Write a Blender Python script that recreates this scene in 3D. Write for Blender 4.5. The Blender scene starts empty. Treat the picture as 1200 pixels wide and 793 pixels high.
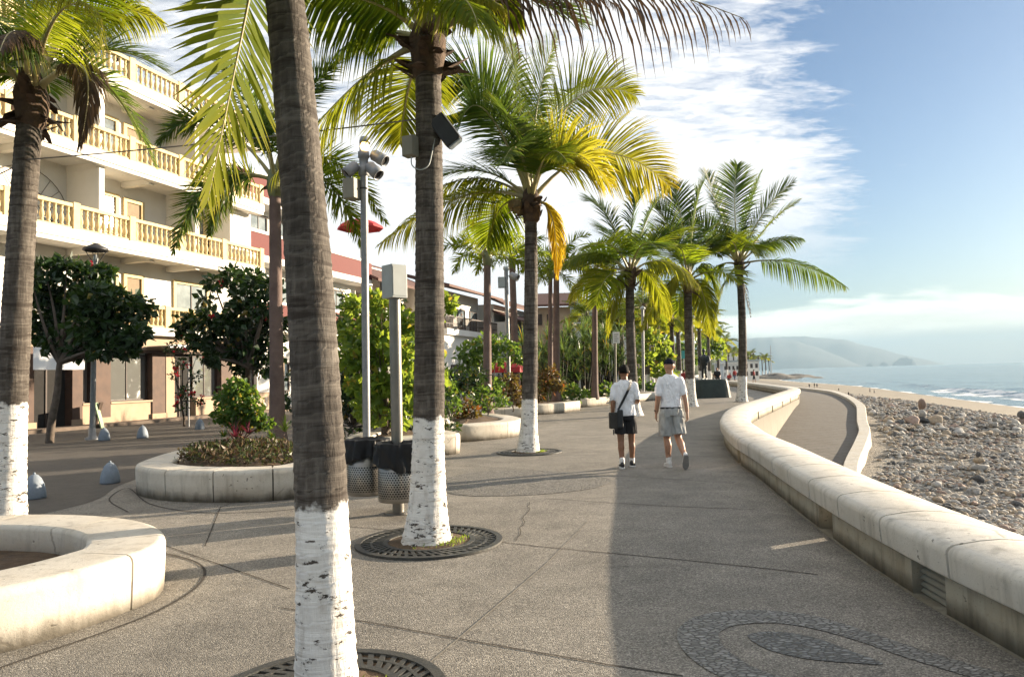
import bpy, bmesh, math, random
import numpy as np
from mathutils import Vector, Matrix, noise
R = math.radians
sc = bpy.context.scene
COL = sc.collection
V = Vector
UP = V((0, 0, 1))

# ------------------------------------------------------------------ camera model (used to survey positions on the ground)
F = 867.0; EYE = 1.6; PITCH = R(2.85); ROLL = R(1.5)
def ray(px, py):
    x = (px - 600) / F; y = -(py - 396.5) / F
    c, s = math.cos(ROLL), math.sin(ROLL)
    xr = x * c + y * s; yr = -x * s + y * c
    cp, sp = math.cos(PITCH), math.sin(PITCH)
    return V((xr, cp - yr * sp, sp + yr * cp))
def G(px, py, z=0.0):
    d = ray(px, py); t = (z - EYE) / d.z
    return V((d.x * t, d.y * t, z))
def PD(px, py, Y):
    d = ray(px, py); t = Y / d.y
    return V((d.x * t, Y, EYE + d.z * t))

# ------------------------------------------------------------------ scene-graph helpers
WORLD_LOC = {}
def tag(o, label=None, cat=None, group=None, kind=None):
    if label: o['label'] = label
    if cat: o['category'] = cat
    if group: o['group'] = group
    if kind: o['kind'] = kind
    return o
def thing(name, label, cat, loc=(0, 0, 0), group=None, rz=0.0):
    o = bpy.data.objects.new(name, None); COL.objects.link(o)
    o.empty_display_size = 0.2
    o.location = loc; o.rotation_euler = (0, 0, rz)
    WORLD_LOC[o] = V(loc)
    return tag(o, label, cat, group)
def link(name, me, parent=None, loc=(0, 0, 0)):
    o = bpy.data.objects.new(name, me); COL.objects.link(o)
    o.location = loc
    if parent is not None: o.parent = parent
    return o
def copy_tree(o, parent=None, loc=None, rz=None, scale=None):
    c = o.copy(); COL.objects.link(c)
    if parent is not None: c.parent = parent
    if loc is not None: c.location = loc
    if rz is not None: c.rotation_euler = (0, 0, rz)
    if scale is not None: c.scale = (scale,) * 3
    for ch in list(o.children):
        copy_tree(ch, c)
    return c

class MB:
    """collects geometry, links it as ONE mesh object"""
    def __init__(s):
        s.v = []; s.f = []; s.m = []; s.s = []; s.t = []
    def add(s, vs, fs, mi=0, sm=False, tint=0.0):
        b = len(s.v)
        s.v.extend([tuple(q) for q in vs])
        if isinstance(tint, (list, tuple)): s.t.extend(tint)
        else: s.t.extend([tint] * len(vs))
        for f in fs:
            s.f.append(tuple(i + b for i in f)); s.m.append(mi); s.s.append(sm)
    def bx(s, x0, x1, y0, y1, z0, z1, mi=0, M=None):
        vs = [V((x, y, z)) for z in (z0, z1) for y in (y0, y1) for x in (x0, x1)]
        if M is not None: vs = [M @ q for q in vs]
        s.add(vs, [(0, 2, 3, 1), (4, 5, 7, 6), (0, 1, 5, 4), (1, 3, 7, 5), (3, 2, 6, 7), (2, 0, 4, 6)], mi)
    def bbx(s, x0, x1, y0, y1, z0, z1, b=0.01, mi=0, M=None):
        """box with chamfered edges"""
        bm = bmesh.new(); bmesh.ops.create_cube(bm, size=1.0)
        for q in bm.verts:
            q.co = V(((x0 + x1) / 2 + q.co.x * (x1 - x0), (y0 + y1) / 2 + q.co.y * (y1 - y0), (z0 + z1) / 2 + q.co.z * (z1 - z0)))
        bmesh.ops.bevel(bm, geom=bm.edges[:], offset=b, segments=2, affect='EDGES', profile=0.6)
        s.addbm(bm, mi, M=M); bm.free()
    def addbm(s, bm, mi=0, sm=False, M=None, tint=0.0):
        bm.verts.index_update()
        vs = [q.co.copy() for q in bm.verts]
        if M is not None: vs = [M @ q for q in vs]
        s.add(vs, [tuple(q.index for q in f.verts) for f in bm.faces], mi, sm, tint)
    def tube(s, pts, rad, n=8, mi=0, sm=True, caps=True, tint=0.0, wob=None):
        pts = [V(p) for p in pts]
        if not isinstance(rad, (list, tuple)): rad = [rad] * len(pts)
        vs = []; ts = []
        T0 = (pts[1] - pts[0]).normalized()
        a = V((1, 0, 0)) if abs(T0.x) < 0.8 else V((0, 1, 0))
        A = (a - T0 * a.dot(T0)).normalized()
        for i, p in enumerate(pts):
            T = (pts[min(i + 1, len(pts) - 1)] - pts[max(i - 1, 0)]).normalized()
            A = (A - T * A.dot(T)).normalized(); B = T.cross(A)
            for k in range(n):
                an = 2 * math.pi * k / n
                r = rad[i] * (wob(i, an) if wob else 1.0)
                vs.append(p + A * (math.cos(an) * r) + B * (math.sin(an) * r))
                ts.append(tint[i] if isinstance(tint, (list, tuple)) else tint)
        fs = []
        for i in range(len(pts) - 1):
            for k in range(n):
                k2 = (k + 1) % n
                fs.append((i * n + k, i * n + k2, (i + 1) * n + k2, (i + 1) * n + k))
        s.add(vs, fs, mi, sm, ts)
        if caps:
            s.add([vs[k] for k in range(n)][::-1], [tuple(range(n))], mi, False, ts[0])
            s.add(vs[-n:], [tuple(range(n))], mi, False, ts[-1])
    def lathe(s, prof, loc=(0, 0, 0), n=16, mi=0, sm=True, M=None, tint=0.0):
        """profile of (r, z); r 0 closes"""
        vs = []; fs = []; rows = []
        loc = V(loc)
        for r, z in prof:
            if r < 1e-6:
                rows.append([len(vs)]); vs.append(V((0, 0, z)))
            else:
                rows.append(list(range(len(vs), len(vs) + n)))
                vs += [V((r * math.cos(2 * math.pi * k / n), r * math.sin(2 * math.pi * k / n), z)) for k in range(n)]
        for a, b in zip(rows[:-1], rows[1:]):
            for k in range(n):
                k2 = (k + 1) % n
                if len(a) == 1 and len(b) == 1: continue
                if len(a) == 1: fs.append((a[0], b[k2], b[k]))
                elif len(b) == 1: fs.append((a[k], a[k2], b[0]))
                else: fs.append((a[k], a[k2], b[k2], b[k]))
        vs = [(M @ q if M is not None else q) + loc for q in vs]
        s.add(vs, fs, mi, sm, tint)
    def prism(s, poly, z0, z1, mi=0, bottom=True):
        n = len(poly)
        vs = [(p[0], p[1], z0) for p in poly] + [(p[0], p[1], z1) for p in poly]
        fs = [(k, (k + 1) % n, n + (k + 1) % n, n + k) for k in range(n)] + [tuple(range(n, 2 * n))]
        if bottom: fs.append(tuple(range(n))[::-1])
        s.add(vs, fs, mi)
    def sheet(s, poly, z, mi=0):
        s.add([(p[0], p[1], z) for p in poly], [tuple(range(len(poly)))], mi)
    def sweep(s, path, prof, mi=0, sm=True, closed=False, caps=True, up=None):
        """profile of (offset to the right of travel, z) swept along a path of 3-D points"""
        n = len(prof); P = len(path); vs = []
        path = [V(p) for p in path]
        for i in range(P):
            if closed: T = path[(i + 1) % P] - path[(i - 1) % P]
            else: T = path[min(i + 1, P - 1)] - path[max(i - 1, 0)]
            T.z = 0; T.normalize()
            S = V((T.y, -T.x, 0))
            for o, z in prof: vs.append(path[i] + S * o + UP * z)
        fs = []
        for i in range(P if closed else P - 1):
            j = (i + 1) % P
            for k in range(n):
                k2 = (k + 1) % n
                fs.append((i * n + k, j * n + k, j * n + k2, i * n + k2))
        s.add(vs, fs, mi, sm)
        if caps and not closed:
            s.add(vs[:n], [tuple(range(n))], mi)
            s.add(vs[-n:], [tuple(range(n))[::-1]], mi)
    def build(s, name, mats, parent=None, world=True):
        off = V((0, 0, 0))
        if parent is not None and world:
            p = parent
            while p is not None:
                off += p.location; p = p.parent
        me = bpy.data.meshes.new(name)
        vs = s.v if off.length == 0 else [(x - off.x, y - off.y, z - off.z) for x, y, z in s.v]
        me.from_pydata(vs, [], s.f)
        if not isinstance(mats, (list, tuple)): mats = [mats]
        for m in mats: me.materials.append(m)
        if s.f:
            me.polygons.foreach_set('material_index', s.m)
            me.polygons.foreach_set('use_smooth', s.s)
        if any(s.t):
            at = me.attributes.new('tint', 'FLOAT', 'POINT'); at.data.foreach_set('value', s.t)
        me.update()
        return link(name, me, parent)

def catmull(pts, per=8, closed=False):
    pts = [V(p) if len(p) == 3 else V((p[0], p[1], 0)) for p in pts]
    n = len(pts); out = []
    rng = range(n if closed else n - 1)
    for i in rng:
        if closed: a, b, c, d = pts[i - 1], pts[i], pts[(i + 1) % n], pts[(i + 2) % n]
        else: a, b, c, d = pts[max(i - 1, 0)], pts[i], pts[i + 1], pts[min(i + 2, n - 1)]
        for k in range(per):
            t = k / per; t2 = t * t; t3 = t2 * t
            out.append(0.5 * ((2 * b) + (c - a) * t + (2 * a - 5 * b + 4 * c - d) * t2 + (3 * b - a - 3 * c + d) * t3))
    if not closed: out.append(pts[-1])
    return out
def resample(path, step, closed=False):
    P = [V(p) for p in path]
    if closed: P = P + [P[0]]
    L = [0.0]
    for a, b in zip(P[:-1], P[1:]): L.append(L[-1] + (b - a).length)
    n = max(2, round(L[-1] / step)); out = []; j = 0
    for i in range(n if closed else n + 1):
        d = L[-1] * i / n
        while j < len(L) - 2 and L[j + 1] < d: j += 1
        t = (d - L[j]) / max(1e-9, L[j + 1] - L[j])
        out.append(P[j].lerp(P[j + 1], t))
    return out
def bez(a, b, c, t): return a * (1 - t) ** 2 + b * 2 * t * (1 - t) + c * t * t

# ------------------------------------------------------------------ materials
MATS = {}
class N:
    def __init__(s, name):
        m = bpy.data.materials.new(name); m.use_nodes = True
        s.mat = m; s.nt = m.node_tree; s.nt.nodes.clear()
        s.out = s.n('ShaderNodeOutputMaterial')
    def n(s, t, **kw):
        q = s.nt.nodes.new(t)
        for k, v in kw.items():
            if k.startswith('i_'):
                q.inputs[k[2:].replace('_', ' ')].default_value = v
            else: setattr(q, k, v)
        return q
    def l(s, a, b): s.nt.links.new(a, b)
    def coords(s, kind='Object'):
        return s.n('ShaderNodeTexCoord').outputs[kind]
    def scaled(s, vec, sc_):
        q = s.n('ShaderNodeMapping'); q.inputs['Scale'].default_value = sc_ if isinstance(sc_, (tuple, list)) else (sc_,) * 3
        s.l(vec, q.inputs['Vector']); return q.outputs[0]
    def noise(s, vec, scale, detail=4, rough=0.55, dist=0.0):
        q = s.n('ShaderNodeTexNoise'); q.inputs['Scale'].default_value = scale; q.inputs['Detail'].default_value = detail
        q.inputs['Roughness'].default_value = rough; q.inputs['Distortion'].default_value = dist
        if vec is not None: s.l(vec, q.inputs['Vector'])
        return q.outputs['Fac']
    def ramp(s, fac, stops, interp='LINEAR'):
        q = s.n('ShaderNodeValToRGB'); q.color_ramp.interpolation = interp
        e = q.color_ramp.elements
        while len(e) < len(stops): e.new(0.5)
        for el, (p, c) in zip(e, stops):
            el.position = p
            el.color = (c, c, c, 1) if isinstance(c, (int, float)) else (*c, 1)
        s.l(fac, q.inputs['Fac']); return q.outputs['Color']
    def mix(s, fac, a, b, mode='MIX'):
        q = s.n('ShaderNodeMixRGB', blend_type=mode)
        for sock, val in (('Fac', fac), ('Color1', a), ('Color2', b)):
            if isinstance(val, (int, float)): q.inputs[sock].default_value = val if sock == 'Fac' else (val, val, val, 1)
            elif isinstance(val, (tuple, list)): q.inputs[sock].default_value = (*val, 1)
            else: s.l(val, q.inputs[sock])
        return q.outputs[0]
    def math(s, op, a, b=None, clamp=False):
        q = s.n('ShaderNodeMath', operation=op, use_clamp=clamp)
        for i, val in enumerate((a, b)):
            if val is None: continue
            if isinstance(val, (int, float)): q.inputs[i].default_value = val
            else: s.l(val, q.inputs[i])
        return q.outputs[0]
    def attr(s, name):
        return s.n('ShaderNodeAttribute', attribute_name=name).outputs['Fac']
    def bump(s, h, strength=0.3, dist=0.01):
        q = s.n('ShaderNodeBump'); q.inputs['Strength'].default_value = strength; q.inputs['Distance'].default_value = dist
        s.l(h, q.inputs['Height']); return q.outputs[0]
    def bsdf(s, col, rough=0.7, normal=None, metal=0.0, spec=0.4, **kw):
        q = s.n('ShaderNodeBsdfPrincipled')
        if isinstance(col, (tuple, list)): q.inputs['Base Color'].default_value = (*col, 1)
        else: s.l(col, q.inputs['Base Color'])
        if isinstance(rough, (int, float)): q.inputs['Roughness'].default_value = rough
        else: s.l(rough, q.inputs['Roughness'])
        q.inputs['Metallic'].default_value = metal
        q.inputs['Specular IOR Level'].default_value = spec
        if normal is not None: s.l(normal, q.inputs['Normal'])
        for k, v in kw.items(): q.inputs[k.replace('_', ' ')].default_value = v
        return q
    def done(s, sh):
        s.l(sh.outputs[0] if hasattr(sh, 'outputs') else sh, s.out.inputs['Surface']); return s.mat

def nmat(name, c1, c2=None, scale=6.0, rough=0.7, bump=0.0, bscale=40.0, metal=0.0, spec=0.4, stains=None, coord='Object'):
    """two-tone noisy surface with fine bump; stains = (colour, scale, threshold)"""
    if name in MATS: return MATS[name]
    k = N(name); v = k.coords(coord)
    c2 = c2 or tuple(x * 0.8 for x in c1)
    col = k.ramp(k.noise(v, scale, 6), [(0.3, c1), (0.7, c2)])
    if stains:
        sc_c, sc_s, th = stains
        msk = k.ramp(k.noise(v, sc_s, 8, 0.65), [(th, 0.0), (th + 0.12, 0.8)])
        col = k.mix(msk, col, sc_c)
    nrm = k.bump(k.noise(v, bscale, 5), bump, 0.02) if bump else None
    MATS[name] = k.done(k.bsdf(col, rough, nrm, metal, spec)); return MATS[name]

def leafmat(name, c_a, c_b, trans=0.35, tcol=None, rough=0.45, c_old=(0.42, 0.27, 0.04), spec=0.3):
    """leaf: c_a..c_b by noise and per-object random, tint attribute moves it to the aged colour"""
    k = N(name); v = k.coords('Object')
    oi = k.n('ShaderNodeObjectInfo').outputs['Random']
    f = k.math('ADD', k.math('MULTIPLY', k.noise(v, 5.0, 3), 0.7), k.math('MULTIPLY', oi, 0.3))
    col = k.ramp(f, [(0.3, c_a), (0.7, c_b)])
    tt = k.attr('tint')
    col = k.mix(k.math('MINIMUM', tt, 1.0, True), col, c_old)
    p = k.bsdf(col, rough, None, 0, spec)
    tr = k.n('ShaderNodeBsdfTranslucent')
    tc = k.mix(0.75, col, tcol or tuple(min(1, x * 3.2) for x in c_b), 'MIX')
    tc = k.mix(k.math('MINIMUM', tt, 1.0, True), tc, tuple(min(1, x * 1.6) for x in c_old))
    k.l(tc, tr.inputs['Color'])
    mx = k.n('ShaderNodeMixShader'); mx.inputs[0].default_value = trans
    k.l(p.outputs[0], mx.inputs[1]); k.l(tr.outputs[0], mx.inputs[2])
    return k.done(mx)

# --- concrete of the benches and wall caps
def concrete(name, c, dark, warm, grime=0.55, sc=1.0, foot=False):
    k = N(name); v = k.coords('Object')
    g = k.noise(v, 1.6 * sc, 8, 0.62); h = k.noise(v, 9 * sc, 6, 0.6); s_ = k.noise(k.scaled(v, (7 * sc, 7 * sc, 1.1 * sc)), 1.0, 6, 0.6)
    col = k.ramp(g, [(0.32, warm), (0.55, c), (0.75, tuple(min(1, x * 1.06) for x in c))])
    col = k.mix(k.ramp(s_, [(0.52, 0.0), (0.72, grime)]), col, dark)
    col = k.mix(k.ramp(h, [(0.58, 0.0), (0.74, 0.35)]), col, dark)
    sp = k.noise(v, 60 * sc, 2); col = k.mix(k.ramp(sp, [(0.66, 0.0), (0.7, 0.5)]), col, dark)
    hh = k.math('ADD', k.math('MULTIPLY', k.noise(v, 45, 6, 0.7), 0.5), k.math('MULTIPLY', h, 0.8))
    pit = k.n('ShaderNodeTexVoronoi'); pit.inputs['Scale'].default_value = 11 * sc; k.l(k.mix(.12, v, k.n('ShaderNodeTexNoise').outputs['Color']), pit.inputs['Vector'])
    pm_ = k.math('MULTIPLY', k.ramp(pit.outputs['Distance'], [(.10, 1.0), (.16, 0.0)]), k.ramp(k.noise(v, 2.3 * sc, 4), [(.52, 0.0), (.60, 1.0)]))
    col = k.mix(k.math('MULTIPLY', pm_, .75), col, tuple(x * .55 for x in dark)); hh = k.math('SUBTRACT', hh, k.math('MULTIPLY', pm_, 1.2))
    cr_ = k.n('ShaderNodeTexVoronoi', feature='DISTANCE_TO_EDGE'); cr_.inputs['Scale'].default_value = .7 * sc; k.l(k.mix(.06, v, k.n('ShaderNodeTexNoise').outputs['Color']), cr_.inputs['Vector'])
    cm_ = k.math('MULTIPLY', k.ramp(cr_.outputs[0], [(.003, .55), (.007, 0.0)]), k.ramp(k.noise(v, .9 * sc, 3), [(.58, 0.0), (.62, 1.0)]))
    col = k.mix(cm_, col, tuple(x * .6 for x in dark))
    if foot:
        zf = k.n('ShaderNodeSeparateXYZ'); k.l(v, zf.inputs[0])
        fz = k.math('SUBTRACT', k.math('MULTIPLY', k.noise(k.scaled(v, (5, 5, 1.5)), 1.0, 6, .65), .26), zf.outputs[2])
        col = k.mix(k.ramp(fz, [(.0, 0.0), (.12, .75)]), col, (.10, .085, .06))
    return k.done(k.bsdf(col, 0.82, k.bump(hh, 0.35, 0.015), 0, 0.3))
M_bench = concrete('bench_concrete', (0.56, 0.52, 0.45), (0.27, 0.235, 0.19), (0.50, 0.44, 0.355), 0.6, foot=True)
M_cap = concrete('cap_concrete', (0.60, 0.565, 0.50), (0.26, 0.24, 0.20), (0.53, 0.485, 0.41), 0.65)
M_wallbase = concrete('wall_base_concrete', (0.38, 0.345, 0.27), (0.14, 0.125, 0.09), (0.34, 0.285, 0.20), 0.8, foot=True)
M_kerb = concrete('kerb_concrete', (0.52, 0.49, 0.43), (0.28, 0.25, 0.2), (0.5, 0.45, 0.36), 0.5)

# --- exposed-aggregate pavement
k = N('aggregate_pavement'); v = k.coords('Object')
vo = k.n('ShaderNodeTexVoronoi'); vo.inputs['Scale'].default_value = 120; k.l(v, vo.inputs['Vector'])
stone = k.ramp(k.n('ShaderNodeSeparateColor').outputs[0], [(0, 0), (1, 1)])
sep = k.n('ShaderNodeSeparateColor'); k.l(vo.outputs['Color'], sep.inputs[0])
stone = k.ramp(sep.outputs[0], [(0.0, (0.105, 0.097, 0.086)), (0.4, (0.195, 0.18, 0.158)), (0.75, (0.265, 0.245, 0.215)), (1.0, (0.42, 0.39, 0.345))])
big = k.noise(v, 0.35, 6, 0.6); mid = k.noise(v, 2.2, 5, 0.6)
col = k.mix(1.0, stone, k.ramp(big, [(0.3, (0.78, 0.77, 0.75)), (0.7, (1.12, 1.1, 1.06))]), 'MULTIPLY')
col = k.mix(1.0, col, k.ramp(mid, [(0.35, 0.82), (0.65, 1.08)]), 'MULTIPLY')
st = k.noise(v, 0.9, 9, 0.72); col = k.mix(k.ramp(st, [(0.56, 0.0), (0.70, 0.5)]), col, (0.075, 0.066, 0.056))
dr = k.noise(k.scaled(v, (.35, 1.6, 1)), 1.0, 7, .65); col = k.mix(k.ramp(dr, [(0.55, 0.0), (0.68, 0.35)]), col, (0.30, 0.27, 0.225))
gm = k.n('ShaderNodeTexVoronoi'); gm.inputs['Scale'].default_value = 1.5; k.l(v, gm.inputs['Vector'])
col = k.mix(k.ramp(gm.outputs['Distance'], [(0.028, 0.6), (0.040, 0.0)]), col, (0.06, 0.055, 0.05))
pt = k.n('ShaderNodeTexVoronoi'); pt.inputs['Scale'].default_value = .28; k.l(v, pt.inputs['Vector']); ptc = k.n('ShaderNodeSeparateColor'); k.l(pt.outputs['Color'], ptc.inputs[0])
col = k.mix(1.0, col, k.ramp(ptc.outputs[0], [(0, .90), (1, 1.07)]), 'MULTIPLY')
hgt = k.math('SUBTRACT', k.math('MULTIPLY', mid, 0.6), vo.outputs['Distance'])
M_pave = k.done(k.bsdf(col, 0.75, k.bump(hgt, 0.55, 0.008), 0, 0.35))

def mosaic_mat(name, lo, hi):
    k = N(name); v = k.coords('Object')
    w = k.noise(v, 2.0, 2)
    vo = k.n('ShaderNodeTexVoronoi', feature='DISTANCE_TO_EDGE'); vo.inputs['Scale'].default_value = 26
    mp = k.n('ShaderNodeMapping'); mp.inputs['Scale'].default_value = (0.8, 1.5, 1); mp.inputs['Rotation'].default_value = (0, 0, 0.6)
    k.l(v, mp.inputs[0]); k.l(mp.outputs[0], vo.inputs['Vector'])
    vc = k.n('ShaderNodeTexVoronoi'); vc.inputs['Scale'].default_value = 26; k.l(mp.outputs[0], vc.inputs['Vector'])
    sep = k.n('ShaderNodeSeparateColor'); k.l(vc.outputs['Color'], sep.inputs[0])
    c = k.ramp(sep.outputs[0], [(0.0, lo), (1.0, hi)])
    c = k.mix(k.ramp(vo.outputs[0], [(0.03, 0.0), (0.14, 1.0)]), (0.075, 0.07, 0.062), c)
    return k.done(k.bsdf(c, 0.6, k.bump(k.ramp(vo.outputs[0], [(0.0, 0.0), (0.25, 1.0)]), 1.0, 0.012), 0, 0.4))
M_mosaic = mosaic_mat('pebble_mosaic', (0.19, 0.185, 0.17), (0.31, 0.30, 0.28))
M_mosaic_dark = mosaic_mat('dark_pebble_mosaic', (0.11, 0.113, 0.11), (0.25, 0.25, 0.24))
M_joint = nmat('joint_dirt', (0.035, 0.03, 0.025), (0.06, 0.05, 0.04), 9, 0.95)
M_joint_pale = nmat('joint_pale', (0.26, 0.235, 0.19), (0.17, 0.15, 0.12), 9, 0.95)
M_soil = nmat('planter_soil', (0.13, 0.085, 0.05), (0.06, 0.04, 0.025), 7, 0.95, 0.9, 18)
M_grate = nmat('cast_iron', (0.045, 0.047, 0.046), (0.07, 0.068, 0.06), 12, 0.55, 0.2, 60, 0.3)
M_steel = nmat('brushed_steel', (0.22, 0.205, 0.18), (0.17, 0.16, 0.14), 5, 0.42, 0.08, 80, 0.7)
M_galv = nmat('galvanised_steel', (0.26, 0.265, 0.27), (0.20, 0.205, 0.21), 14, 0.5, 0.05, 50, 0.35)
M_dark = nmat('dark_void', (0.012, 0.011, 0.010), (0.02, 0.018, 0.016), 4, 0.9)
M_black = nmat('black_metal', (0.018, 0.018, 0.018), (0.03, 0.03, 0.03), 10, 0.5)
M_bag = nmat('black_plastic_bag', (0.006, 0.006, 0.007), (0.010, 0.010, 0.011), 6, 0.42, 0.35, 10, 0, 0.2)
M_greybox = nmat('pale_grey_box', (0.36, 0.39, 0.385), (0.29, 0.31, 0.30), 4, 0.5)
M_tanbox = nmat('tan_box', (0.25, 0.235, 0.19), (0.20, 0.19, 0.15), 5, 0.6)
M_bollard = nmat('bollard_paint', (0.23, 0.27, 0.32), (0.17, 0.20, 0.235), 8, 0.65, 0.25, 40)

# --- palm trunk: ringed bark, lime-washed where tint > 0 (tint = paint height minus height)
k = N('palm_bark'); v = k.coords('Object')
z = k.n('ShaderNodeSeparateXYZ'); k.l(v, z.inputs[0])
nb = k.noise(v, 5, 5, 0.6)
wv = k.n('ShaderNodeTexWave', wave_type='BANDS', bands_direction='Z'); wv.inputs['Scale'].default_value = 4.6
wv.inputs['Distortion'].default_value = 4.5; wv.inputs['Detail'].default_value = 4; wv.inputs['Detail Scale'].default_value = 1.6
k.l(v, wv.inputs['Vector'])
fib = k.noise(k.scaled(v, (30, 30, 4)), 1.0, 5, 0.65)
bark = k.ramp(k.math('ADD', k.math('MULTIPLY', nb, 0.55), k.math('MULTIPLY', fib, 0.45)), [(0.34, (0.032, 0.026, 0.021)), (0.52, (0.088, 0.075, 0.063)), (0.70, (0.20, 0.178, 0.152))])
rg = k.noise(k.scaled(v, (1.5, 1.5, 17)), 1.0, 6, .62, .6)
bark = k.mix(k.ramp(rg, [(0.36, 0.8), (0.47, 0.0)]), bark, (0.030, 0.022, 0.017))
bark = k.mix(k.ramp(rg, [(0.56, 0.0), (0.68, 0.5)]), bark, (0.19, 0.168, 0.14))
tt = k.attr('tint')
edge = k.math('ADD', tt, k.math('MULTIPLY', k.math('SUBTRACT', k.noise(v, 9, 5), 0.5), 0.22))
pm = k.ramp(edge, [(0.0, 0.0), (0.03, 1.0)])
peel = k.noise(k.scaled(v, (9, 9, 21)), 1.0, 7, 0.72)
low = k.math('MULTIPLY', k.math('SUBTRACT', tt, 0.75), 0.06)
peelm = k.ramp(k.math('SUBTRACT', peel, k.math('MAXIMUM', low, -0.01)), [(0.405, 0.0), (0.43, 1.0)])
pm = k.math('MULTIPLY', pm, peelm)
paint = k.ramp(k.noise(v, 6, 6, 0.65), [(0.3, (0.60, 0.57, 0.53)), (0.6, (0.78, 0.76, 0.72))])
paint = k.mix(k.ramp(k.noise(k.scaled(v, (14, 14, 3)), 1.0, 6, .65), [(.55, 0.0), (.72, .55)]), paint, (.40, .35, .29))
rgA = k.attr('ring')
bark = k.mix(k.ramp(rgA, [(0.0, 0.75), (0.14, 0.0), (0.5, 0.0)]), bark, (0.022, 0.017, 0.014))
bark = k.mix(k.ramp(rgA, [(0.72, 0.0), (1.0, 0.45)]), bark, (0.21, 0.188, 0.16))
paint = k.mix(k.ramp(rg, [(0.36, 0.5), (0.46, 0.0)]), paint, (0.42, 0.37, 0.31))
col = k.mix(pm, bark, paint)
hh = k.math('ADD', k.math('ADD', k.math('MULTIPLY', rg, 1.2), k.math('MULTIPLY', fib, 0.9)), k.math('MULTIPLY', rgA, .8))
hh = k.math('ADD', hh, k.math('MULTIPLY', pm, 0.25))
M_bark = k.done(k.bsdf(col, 0.85, k.bump(hh, 0.6, 0.02), 0, 0.25))
M_royal = nmat('smooth_palm_bark', (0.17, 0.115, 0.095), (0.10, 0.065, 0.055), 4, 0.8, 0.3, 25)
M_crownshaft = nmat('crownshaft_green', (0.12, 0.15, 0.06), (0.17, 0.17, 0.08), 5, 0.5)
M_fibre = nmat('palm_fibre', (0.11, 0.07, 0.042), (0.05, 0.032, 0.022), 12, 0.9, 0.8, 30)
M_rachis = nmat('frond_rib', (0.26, 0.25, 0.09), (0.33, 0.28, 0.12), 4, 0.5)
M_rachis_pale = nmat('frond_rib_pale', (0.40, 0.36, 0.20), (0.33, 0.26, 0.12), 4, 0.5)
M_frond = leafmat('palm_leaf', (0.028, 0.070, 0.010), (0.070, 0.115, 0.012), 0.46, (0.36, 0.48, 0.015), .6, spec=.04)
M_frond_y = leafmat('palm_leaf_yellowing', (0.055, 0.095, 0.018), (0.095, 0.13, 0.014), 0.46, (0.43, 0.51, 0.02), .6, c_old=(0.36, 0.27, 0.02), spec=.04)
M_frond_o = leafmat('palm_leaf_orange', (0.09, 0.12, 0.02), (0.10, 0.135, 0.016), 0.46, (0.44, 0.50, 0.03), .6, c_old=(0.44, 0.28, 0.02), spec=.04)
M_frond_d = leafmat('palm_leaf_deep', (0.020, 0.050, 0.018), (0.042, 0.085, 0.014), 0.30, (0.22, 0.34, 0.03), .5, spec=.10)
M_frond_dead = leafmat('palm_leaf_dry', (0.075, 0.052, 0.038), (0.040, 0.028, 0.022), 0.10, (0.20, 0.12, 0.06), .6, spec=.05)
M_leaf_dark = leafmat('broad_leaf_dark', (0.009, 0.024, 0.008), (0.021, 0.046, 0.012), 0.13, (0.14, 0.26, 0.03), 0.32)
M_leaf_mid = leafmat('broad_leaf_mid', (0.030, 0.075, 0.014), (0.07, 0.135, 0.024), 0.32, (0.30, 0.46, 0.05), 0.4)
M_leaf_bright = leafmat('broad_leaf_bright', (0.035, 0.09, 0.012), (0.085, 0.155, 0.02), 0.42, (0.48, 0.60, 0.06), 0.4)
M_leaf_strap = leafmat('strap_leaf', (0.03, 0.08, 0.02), (0.09, 0.15, 0.04), 0.28, (0.30, 0.42, 0.08), 0.4)
M_leaf_red = leafmat('red_leaf', (0.03, 0.06, 0.014), (0.10, 0.05, 0.016), 0.22, (0.32, 0.24, 0.04), 0.45, c_old=(.42, .10, .02))
M_leaf_purple = leafmat('purple_leaf', (0.10, 0.015, 0.03), (0.20, 0.04, 0.06), 0.3, (0.5, 0.08, 0.12), 0.45)
M_flower = leafmat('red_flower', (0.50, 0.015, 0.03), (0.62, 0.03, 0.05), 0.3, (0.8, 0.05, 0.08), 0.5)
M_wood = nmat('tree_bark', (0.14, 0.11, 0.085), (0.075, 0.058, 0.045), 9, 0.9, 0.7, 25)

# --- building surfaces
M_stucco = nmat('white_stucco', (0.74, 0.715, 0.66), (0.68, 0.65, 0.58), 1.2, 0.85, 0.12, 30, stains=((0.50, 0.45, 0.36), 0.9, 0.62))
M_stucco2 = nmat('plain_white_wall', (0.78, 0.76, 0.71), (0.72, 0.69, 0.63), 0.8, 0.85, 0.08, 30)
M_yellow = nmat('ochre_stone', (0.61, 0.49, 0.27), (0.54, 0.425, 0.22), 3, 0.75, 0.15, 40, stains=((0.40, 0.27, 0.12), 2.0, 0.64))
M_tan = nmat('tan_stone', (0.40, 0.30, 0.205), (0.33, 0.24, 0.16), 2, 0.8, 0.15, 30)
M_brown = nmat('brown_stone', (0.10, 0.056, 0.036), (0.06, 0.034, 0.023), 3, 0.7, 0.15, 30)
M_tile = nmat('roof_tile', (0.13, 0.062, 0.045), (0.08, 0.04, 0.03), 6, 0.8, 0.5, 12)
M_red = nmat('red_panel', (0.13, 0.020, 0.016), (0.10, 0.015, 0.012), 14, 0.75, 0.3, 24)
M_redcloth = nmat('red_canvas', (0.40, 0.018, 0.022), (0.33, 0.014, 0.018), 3, 0.7)
M_whitecloth = nmat('white_canvas', (0.80, 0.80, 0.80), (0.74, 0.75, 0.76), 2, 0.8, 0.3, 8)
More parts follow.
